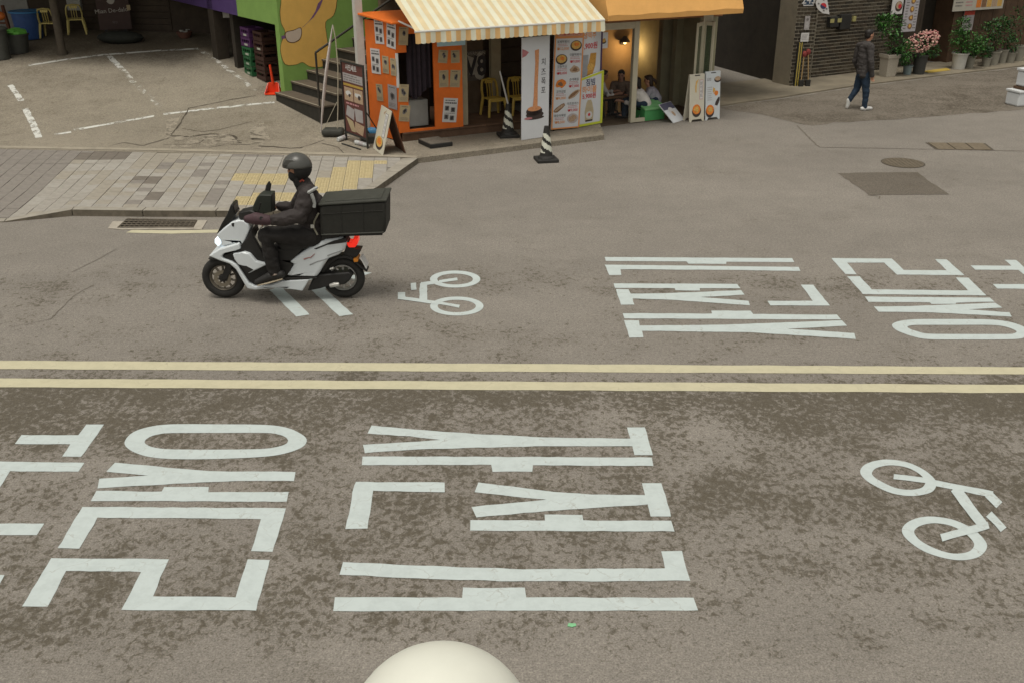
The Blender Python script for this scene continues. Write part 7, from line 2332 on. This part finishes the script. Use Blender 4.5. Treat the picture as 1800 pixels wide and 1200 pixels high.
# delivery box: body, lid, edge trim, strap
dB = -0.24
bx = [S8(866, 412, dB), S8(1305, 384, dB), S8(1305, 602, dB), S8(872, 618, dB)]
DW = 0.50
M_dbox = mat('black_delivery_box', (0.017, 0.0165, 0.013), 0.75, 0.2, 14, 0.15, 60)
M_dlid = mat('dark_grey_box_lid', (0.040, 0.041, 0.033), 0.7, 0.2, 10, 0.15, 60)
dbx = MB(); dbx.prism([bx[0] - UP * 0.02, bx[1] - UP * 0.02, bx[2], bx[3]], (0, DW, 0)); db = dbx.build('delivery_box', M_dbox, scoot, bevel=0.03, seg=3, smooth=True)
ex = (bx[1] - bx[0]).normalized() * 0.012
lidm = MB(); lidm.prism([bx[0] - UP * 0.016 - ex - Vector((0, 0.012, 0)), bx[1] - UP * 0.016 + ex - Vector((0, 0.012, 0)), bx[1] + UP * 0.012 + ex - Vector((0, 0.012, 0)), bx[0] + UP * 0.012 - ex - Vector((0, 0.012, 0))], (0, DW + 0.024, 0)); lidm.build('box_lid', M_dlid, db, bevel=0.012)
MB().obox(bx[0] + Vector((0.06, 0.05, 0.0125)), (bx[1] - bx[0]) * 0.85, (0, DW - 0.1, 0), UP * 0.012).build('lid_panel', M_dlid, db, bevel=0.006)
MB().tube([bx[3] + Vector((0.02, -0.008, 0.015)), bx[2] + Vector((-0.02, -0.008, 0.015))], 0.009, 6).build('bottom_trim', M_dlid, db)
MB().tube([S8(862, 470, -0.245), S8(835, 520, -0.23), S8(828, 560, -0.22), S8(855, 612, -0.235)], 0.011, 6).build('strap', mat('grey_strap', (0.17, 0.16, 0.12), 0.8, 0.1), db, smooth=True)
MB().box(S8(822, 555, -0.23), (0.04, 0.02, 0.04)).build('buckle', M_rimw, db)
for k in (0.33, 0.66):
    a_, b_ = bx[0].lerp(bx[1], k), bx[3].lerp(bx[2], k)
    MB().tube([a_ + Vector((0, -0.004, -0.03)), b_ + Vector((0, -0.004, 0.03))], 0.004, 5).build('side_seam', mat('box_seam', (0.026, 0.025, 0.021), 0.8), db)
MB().tube([bx[0].lerp(bx[3], 0.3) + Vector((0.03, -0.004, 0)), bx[1].lerp(bx[2], 0.3) + Vector((-0.03, -0.004, 0))], 0.004, 5).build('side_seam', MATS['box_seam'], db)
panel('body_seam', [(330, 640), (420, 600), (560, 560), (590, 556), (560, 572), (430, 612), (335, 655)], S7, 0.1745, mat('seam_line_grey', (0.26, 0.27, 0.27), 0.5), 0.002)  # thin grey strips mark the seam lines of the rear body
panel('body_seam', [(560, 520), (640, 490), (750, 455), (752, 462), (645, 502), (570, 532)], S7, 0.1745, MATS['seam_line_grey'], 0.002)
MB().obox(S8(880, 625, -0.14), (0.72, 0, 0.02), (0, 0.28, 0), (0, 0, 0.03)).build('box_rack', M_scb, scoot)

# ---- rider
rid = thing('person', 'rider in dark padded jacket and grey helmet seated on the white scooter', 'person', tuple(S8(800, 640)))
FX = Vector((-1, 0, 0))
rh = S8(725, 178)
rn_ = S8(765, 268)
rsN, rsF = S8(795, 335, -0.20), S8(775, 330, 0.20)
reN, reF = S8(735, 488, -0.30), S8(700, 440, 0.27)
rwN, rwF = S8(548, 515, -0.34), S8(590, 425, 0.30)
rhN, rhF = S8(820, 615, -0.10), S8(820, 610, 0.10)
rkN, rkF = S8(520, 615, -0.24), S8(520, 600, 0.22)
raN, raF = S8(570, 850, -0.235), S8(560, 850, 0.22)
tN, tF = S8(460, 925, -0.235), S8(450, 925, 0.22)
hN = S8(615, 878, -0.235)
rm = (rhN + rhF) / 2
rb = head_prims(rh, Vector((-1, -0.05, -0.12)), 1.08)
rb += [('t', [rn_ - UP * 0.03, rh - UP * 0.06], [0.062, 0.06]), ('t', [rm, rm.lerp((rsN + rsF) / 2, 0.5), (rsN + rsF) / 2], [0.13, 0.13, 0.10]), ('t', [rsN, (rsN + rsF) / 2, rsF], [0.05, 0.07, 0.05]),
       ('t', [rsN, reN, rwN], [0.048, 0.042, 0.028]), ('t', [rsF, reF, rwF], [0.048, 0.042, 0.028]), ('t', [rhN, rkN, raN, raN.lerp(tN, 0.4)], [0.09, 0.062, 0.038, 0.024]), ('t', [rhF, rkF, raF, raF.lerp(tF, 0.4)], [0.09, 0.062, 0.038, 0.024])]
rb += hand_prims(rwN, FX + Vector((0, 0, -0.05)), Vector((0, 0.9, 0.3)), 0.75, 1.05) + hand_prims(rwF, FX + Vector((0, 0, -0.05)), Vector((0, -0.9, 0.3)), 0.75, 1.05)
blend(rb, 0.0075, 'body', M_skin, rid, 2)
M_rjack = mat('dark_padded_jacket', (0.028, 0.022, 0.021), 0.75, 0.25, 9, 0.5, 14)
M_rpants = mat('black_riding_trousers', (0.014, 0.012, 0.011), 0.8, 0.25, 9, 0.3, 14)
st_ = (rsN + rsF) / 2
rj = [('t', [rm + UP * 0.02 + Vector((0.03, 0, 0)), rm.lerp(st_, 0.35) + Vector((0.035, 0, 0)), rm.lerp(st_, 0.7) + Vector((0.03, 0, 0)), st_], [0.175, 0.18, 0.175, 0.12]), ('t', [rsN, st_ + UP * 0.03, rsF], [0.088, 0.11, 0.088]),
      ('b', rm.lerp(st_, 0.65) + Vector((0.0, -0.11, 0)), (0.15, 0.10, 0.2)), ('b', rm.lerp(st_, 0.65) + Vector((0.0, 0.11, 0)), (0.15, 0.10, 0.2)), ('b', rm.lerp(st_, 0.15) + Vector((0.0, -0.10, 0)), (0.15, 0.10, 0.15)), ('b', rm.lerp(st_, 0.15) + Vector((0.0, 0.10, 0)), (0.15, 0.10, 0.15)),
      ('t', [rsN, rsN.lerp(reN, 0.5), reN, reN.lerp(rwN, 0.5), rwN + Vector((0.03, 0, 0))], [0.098, 0.102, 0.098, 0.084, 0.062]), ('t', [rsF, rsF.lerp(reF, 0.5), reF, reF.lerp(rwF, 0.5), rwF + Vector((0.03, 0, 0))], [0.088, 0.09, 0.085, 0.072, 0.055]), ('t', [rn_ - UP * 0.06, rn_ + UP * 0.01], [0.09, 0.078])]
blend(rj, 0.012, 'jacket', M_rjack, rid, 3, 0.016)
rt = [('t', [rhN, rhN.lerp(rkN, 0.5), rkN, rkN.lerp(raN, 0.5), raN], [0.135, 0.128, 0.108, 0.09, 0.075]), ('t', [rhF, rhF.lerp(rkF, 0.5), rkF, rkF.lerp(raF, 0.5), raF], [0.125, 0.115, 0.095, 0.082, 0.066]), ('b', rm, (0.17, 0.2, 0.13))]
blend(rt, 0.012, 'trousers', M_rpants, rid, 3, 0.014)
M_rshoe = mat('black_shoe', (0.018, 0.017, 0.016), 0.6, 0.15)
for h_, t_ in ((hN, tN), (S8(615, 878, 0.22), tF)):
    blend([('t', [h_ + UP * 0.015, h_.lerp(t_, 0.45) + UP * 0.03, t_ + UP * 0.005], [0.052, 0.056, 0.040])], 0.01, 'shoe', M_rshoe, rid, 2)
MB().tube([hN + Vector((0.02, -0.025, -0.035)), hN.lerp(tN, 0.5) + Vector((0, -0.035, -0.036)), tN + Vector((0, -0.02, -0.03))], [(0.02, 0.011), (0.022, 0.011), (0.015, 0.009)], 6).build('shoe_sole', mat('tan_shoe_sole', (0.34, 0.29, 0.21), 0.7, 0.1), rid)
MB().ball(raN + Vector((0, -0.02, -0.02)), (0.052, 0.05, 0.03), n=10).build('sock', mat('pale_sock', (0.42, 0.34, 0.29), 0.8), rid, smooth=True)
# reflective stripes on the jacket
M_refl = mat('reflective_grey_tape', (0.36, 0.37, 0.36), 0.5, 0.1)
def on_jacket(pts, w):
    L_ = []
    for u_, v_, d_ in pts: L_.append(S8(u_, v_, d_))
    return MB().tube(L_, [(w, 0.012)] * len(L_) if False else w, 6).build('reflective_stripe', M_refl, rid)
on_jacket([(775, 342, -0.262), (800, 330, -0.285), (830, 312, -0.275), (852, 300, -0.235)], 0.020)
on_jacket([(815, 340, -0.285), (828, 375, -0.275), (835, 405, -0.262), (832, 430, -0.262)], 0.021)
# helmet with raised visor, face mask
M_helm = mat('grey_helmet_shell', (0.066, 0.066, 0.060), 0.30, 0.12, 10)
M_hpad = mat('black_helmet_lining', (0.015, 0.014, 0.013), 0.7, 0.1)
hcn = S8(722, 160)
def shell(c, r, keep, name, m, parent, nn=36, mm=24):
    mb = MB()
    idx, vs = {}, []
    for i in range(mm + 1):
        t = math.pi * i / mm
        for k in range(nn):
            a = 2 * math.pi * k / nn
            vs.append(Vector((math.sin(t) * math.cos(a), math.sin(t) * math.sin(a), math.cos(t))))
    fs = []
    for i in range(mm):
        for k in range(nn):
            q = (i * nn + k, (i + 1) * nn + k, (i + 1) * nn + (k + 1) % nn, i * nn + (k + 1) % nn)
            d = sum((vs[j] for j in q), Vector()) / 4
            if keep(d): fs.append(q)
    mb.add([c + Vector((v.x * r[0], v.y * r[1], v.z * r[2])) for v in vs], fs)
    o = mb.build(name, m, parent, smooth=True)
    sm = o.modifiers.new('solid', 'SOLIDIFY'); sm.thickness = 0.012; sm.offset = -1
    return o
hel = shell(hcn, (0.172, 0.150, 0.160), lambda d: d.z > 0.04 + 0.22 * max(0, d.x) * 0 and not (d.x < -0.55 and d.z < 0.02), 'helmet', M_helm, rid)
shell(hcn + Vector((0.012, 0, 0)), (0.158, 0.142, 0.168), lambda d: d.z <= 0.08 and d.z > -0.86 and d.x > -0.20 + 0.5 * max(0, -d.z - 0.35), 'cheek_pad', M_hpad, hel)
panel('visor_peak', [(618, 158), (640, 118), (700, 118), (735, 135), (720, 160), (670, 165)], S8, 0.125, M_helm, 0.03, rid)
blend([('b', rh - UP * 0.075 + Vector((-0.045, 0, 0)), (0.075, 0.078, 0.075)), ('t', [rh - UP * 0.10, rn_ + Vector((-0.03, 0, -0.01))], [0.082, 0.085])], 0.009, 'face_mask', M_hpad, rid, 3)
face_bits(rh, Vector((-1, -0.05, -0.12)), rid, 1.08, False)
MB().tube([S8(740, 262, -0.07), S8(755, 250, -0.085), S8(765, 258, -0.08)], 0.012, 6).build('scarf_edge', mat('dull_red_scarf', (0.30, 0.05, 0.03), 0.8), rid)

# ---- diners in the cafe
def sit(label, hpx, hpy, Y, facing, shirt, legs, back=0.12, hair=0.0, pony=False, seat_z=0.30, hairm=None, stool_of=''):
    h_ = onplane(hpx, hpy, Vector((0, Y, 0)), Vector((0, 1, 0)))
    f = Vector((math.cos(R(facing)), math.sin(R(facing)), 0))
    r_ = Vector((f.y, -f.x, 0))
    hip = xy(h_ - f * back * 1.6, seat_z + 0.10)
    neck = h_ - UP * 0.15 - f * 0.03
    t = thing('person', label, 'person', tuple(xy(hip, 0.02)))
    sh_ = neck - UP * 0.05 - f * 0.02
    sl, sr = sh_ - r_ * 0.17, sh_ + r_ * 0.17
    el, er = sl + f * 0.14 - UP * 0.22 - r_ * 0.04, sr + f * 0.14 - UP * 0.22 + r_ * 0.04
    wl_, wr_ = el + f * 0.22 + UP * 0.05 + r_ * 0.06, er + f * 0.22 + UP * 0.05 - r_ * 0.06
    kl, kr = hip + f * 0.40 - r_ * 0.12 + UP * 0.03, hip + f * 0.40 + r_ * 0.12 + UP * 0.03
    al, ar = xy(kl + f * 0.02, 0.10), xy(kr + f * 0.02, 0.10)
    hl, hr = hip - r_ * 0.09, hip + r_ * 0.09
    s = 0.95
    b = head_prims(h_, f + UP * -0.15, s) + [('t', [neck - UP * 0.03, h_ - UP * 0.05], [0.052, 0.05]), ('t', [hip, hip.lerp(sh_, 0.5), sh_], [0.12, 0.11, 0.09]), ('t', [sl, sh_, sr], [0.045, 0.06, 0.045]), ('t', [sl, el, wl_], [0.042, 0.036, 0.025]), ('t', [sr, er, wr_], [0.042, 0.036, 0.025]), ('t', [hl, kl, al], [0.08, 0.056, 0.038]), ('t', [hr, kr, ar], [0.08, 0.056, 0.038]), ('t', [al, xy(al + f * 0.14, 0.05)], [0.035, 0.03]), ('t', [ar, xy(ar + f * 0.14, 0.05)], [0.035, 0.03])]
    b += hand_prims(wl_, f, r_, 0.4, 0.95) + hand_prims(wr_, f, -r_, 0.4, 0.95)
    blend(b, 0.0085, 'body', M_skin, t, 2)
    blend([('t', [hip + UP * 0.0, hip.lerp(sh_, 0.5), sh_ - UP * 0.02], [0.16, 0.155, 0.11]), ('t', [sl, sh_, sr], [0.072, 0.085, 0.072]), ('b', hip.lerp(sh_, 0.6) - r_ * 0.09, (0.1, 0.1, 0.16)), ('b', hip.lerp(sh_, 0.6) + r_ * 0.09, (0.1, 0.1, 0.16)), ('t', [sl, el, el.lerp(wl_, 0.4)], [0.068, 0.058, 0.05]), ('t', [sr, er, er.lerp(wr_, 0.4)], [0.068, 0.058, 0.05])], 0.012, 'shirt', shirt, t, 3, 0.008)
    blend([('t', [hl, kl, al], [0.10, 0.078, 0.06]), ('t', [hr, kr, ar], [0.10, 0.078, 0.06]), ('b', hip, (0.14, 0.15, 0.1))], 0.013, 'trousers', legs, t, 3)
    for a in (al, ar):
        blend([('t', [xy(a - f * 0.04, 0.06), xy(a + f * 0.15, 0.055)], [0.042, 0.036])], 0.012, 'shoe', M_rshoe, t, 2)
    face_bits(h_, f + UP * -0.15, t, s)
    hair_cap(h_, f + UP * -0.15, t, s, hairm, hair, pony)
    st = thing('stool', 'low black stool under the ' + stool_of, 'stool', tuple(xy(hip, 0.02)))
    MB().lathe(xy(hip, seat_z - 0.03), [(0.16, 0), (0.17, 0.02), (0.165, 0.04)], 16).build('seat', M_black, st, smooth=True)
    for k in range(4):
        a = math.pi / 4 + k * math.pi / 2
        MB().tube([xy(hip + Vector((math.cos(a) * 0.12, math.sin(a) * 0.12, 0)), seat_z - 0.03), xy(hip + Vector((math.cos(a) * 0.16, math.sin(a) * 0.16, 0)), 0.02)], 0.011, 6).build('leg', M_alu, st)
    return t
M_wshirt = mat('white_shirt_cloth', (0.66, 0.63, 0.60), 0.85, 0.1, 8)
M_gshirt = mat('blue_grey_shirt_cloth', (0.34, 0.33, 0.38), 0.85, 0.12, 8)
M_dots = mat('speckled_brown_blouse', (0.20, 0.14, 0.10), 0.85, 0.5, 60)
M_brownhair = mat('dark_brown_hair', (0.028, 0.016, 0.010), 0.55, 0.2, 30)
FCY = lambda b: cf(0, b, 0)
sit('diner in a blue grey shirt with tied hair seated by the open door', 1140, 142, 22.35, 170, M_gshirt, M_jeans, 0.10, 0.03, True, 0.26, M_brownhair, 'diner with tied hair')
sit('diner in a white shirt seated behind the cafe door post', 1119, 146, 22.0, 165, M_wshirt, M_jeans, 0.12, 0.02, False, 0.24, None, 'diner behind the cafe door post')
sit('diner in a speckled blouse seated facing the street inside the glass bay', 1092, 133, 22.65, 255, M_dots, M_rpants, 0.10, 0.10, False, 0.28, None, 'diner in the speckled blouse')
sit('diner in a white shirt seated at the left end of the glass bay', 1061, 133, 22.35, 5, M_wshirt, M_rpants, 0.14, 0.0, False, 0.28, None, 'diner at the left end of the glass bay')
tp = onplane(1082, 183, Vector((0, 22.05, 0)), Vector((0, 1, 0)))
tb_ = thing('cafe_table', 'low brown table with cups in the glass bay of the cafe', 'table', (tp.x, tp.y, 0.02))
M_ttop = mat('brown_table_top', (0.14, 0.075, 0.035), 0.5, 0.2, 6)
MB().obox((tp.x - 0.28, tp.y - 0.22, 0.44), FD * 0.6, BD * 0.5, UP * 0.035).build('table_top', M_ttop, tb_, bevel=0.006)
for a_, b_ in ((0.04, 0.04), (0.54, 0.04), (0.04, 0.44), (0.54, 0.44)):
    p = Vector((tp.x - 0.28, tp.y - 0.22, 0)) + FD * a_ + BD * b_
    MB().tube([xy(p, 0.02), xy(p, 0.44)], 0.018, 6).build('leg', M_blackm, tb_)
for i, (a_, b_, lab) in enumerate(((0.18, 0.15, 'white cup on the cafe table nearest the street'), (0.4, 0.33, 'white cup on the cafe table farther from the street'))):
    p = Vector((tp.x - 0.28, tp.y - 0.22, 0.4755)) + FD * a_ + BD * b_
    tag(MB().lathe(p, [(0.025, 0), (0.035, 0.09), (0.031, 0.09), (0.022, 0.01)], 12).build('cup', M_whitep, origin=p, smooth=True), lab, 'cup')

bpy.data.scenes.remove(TMP)
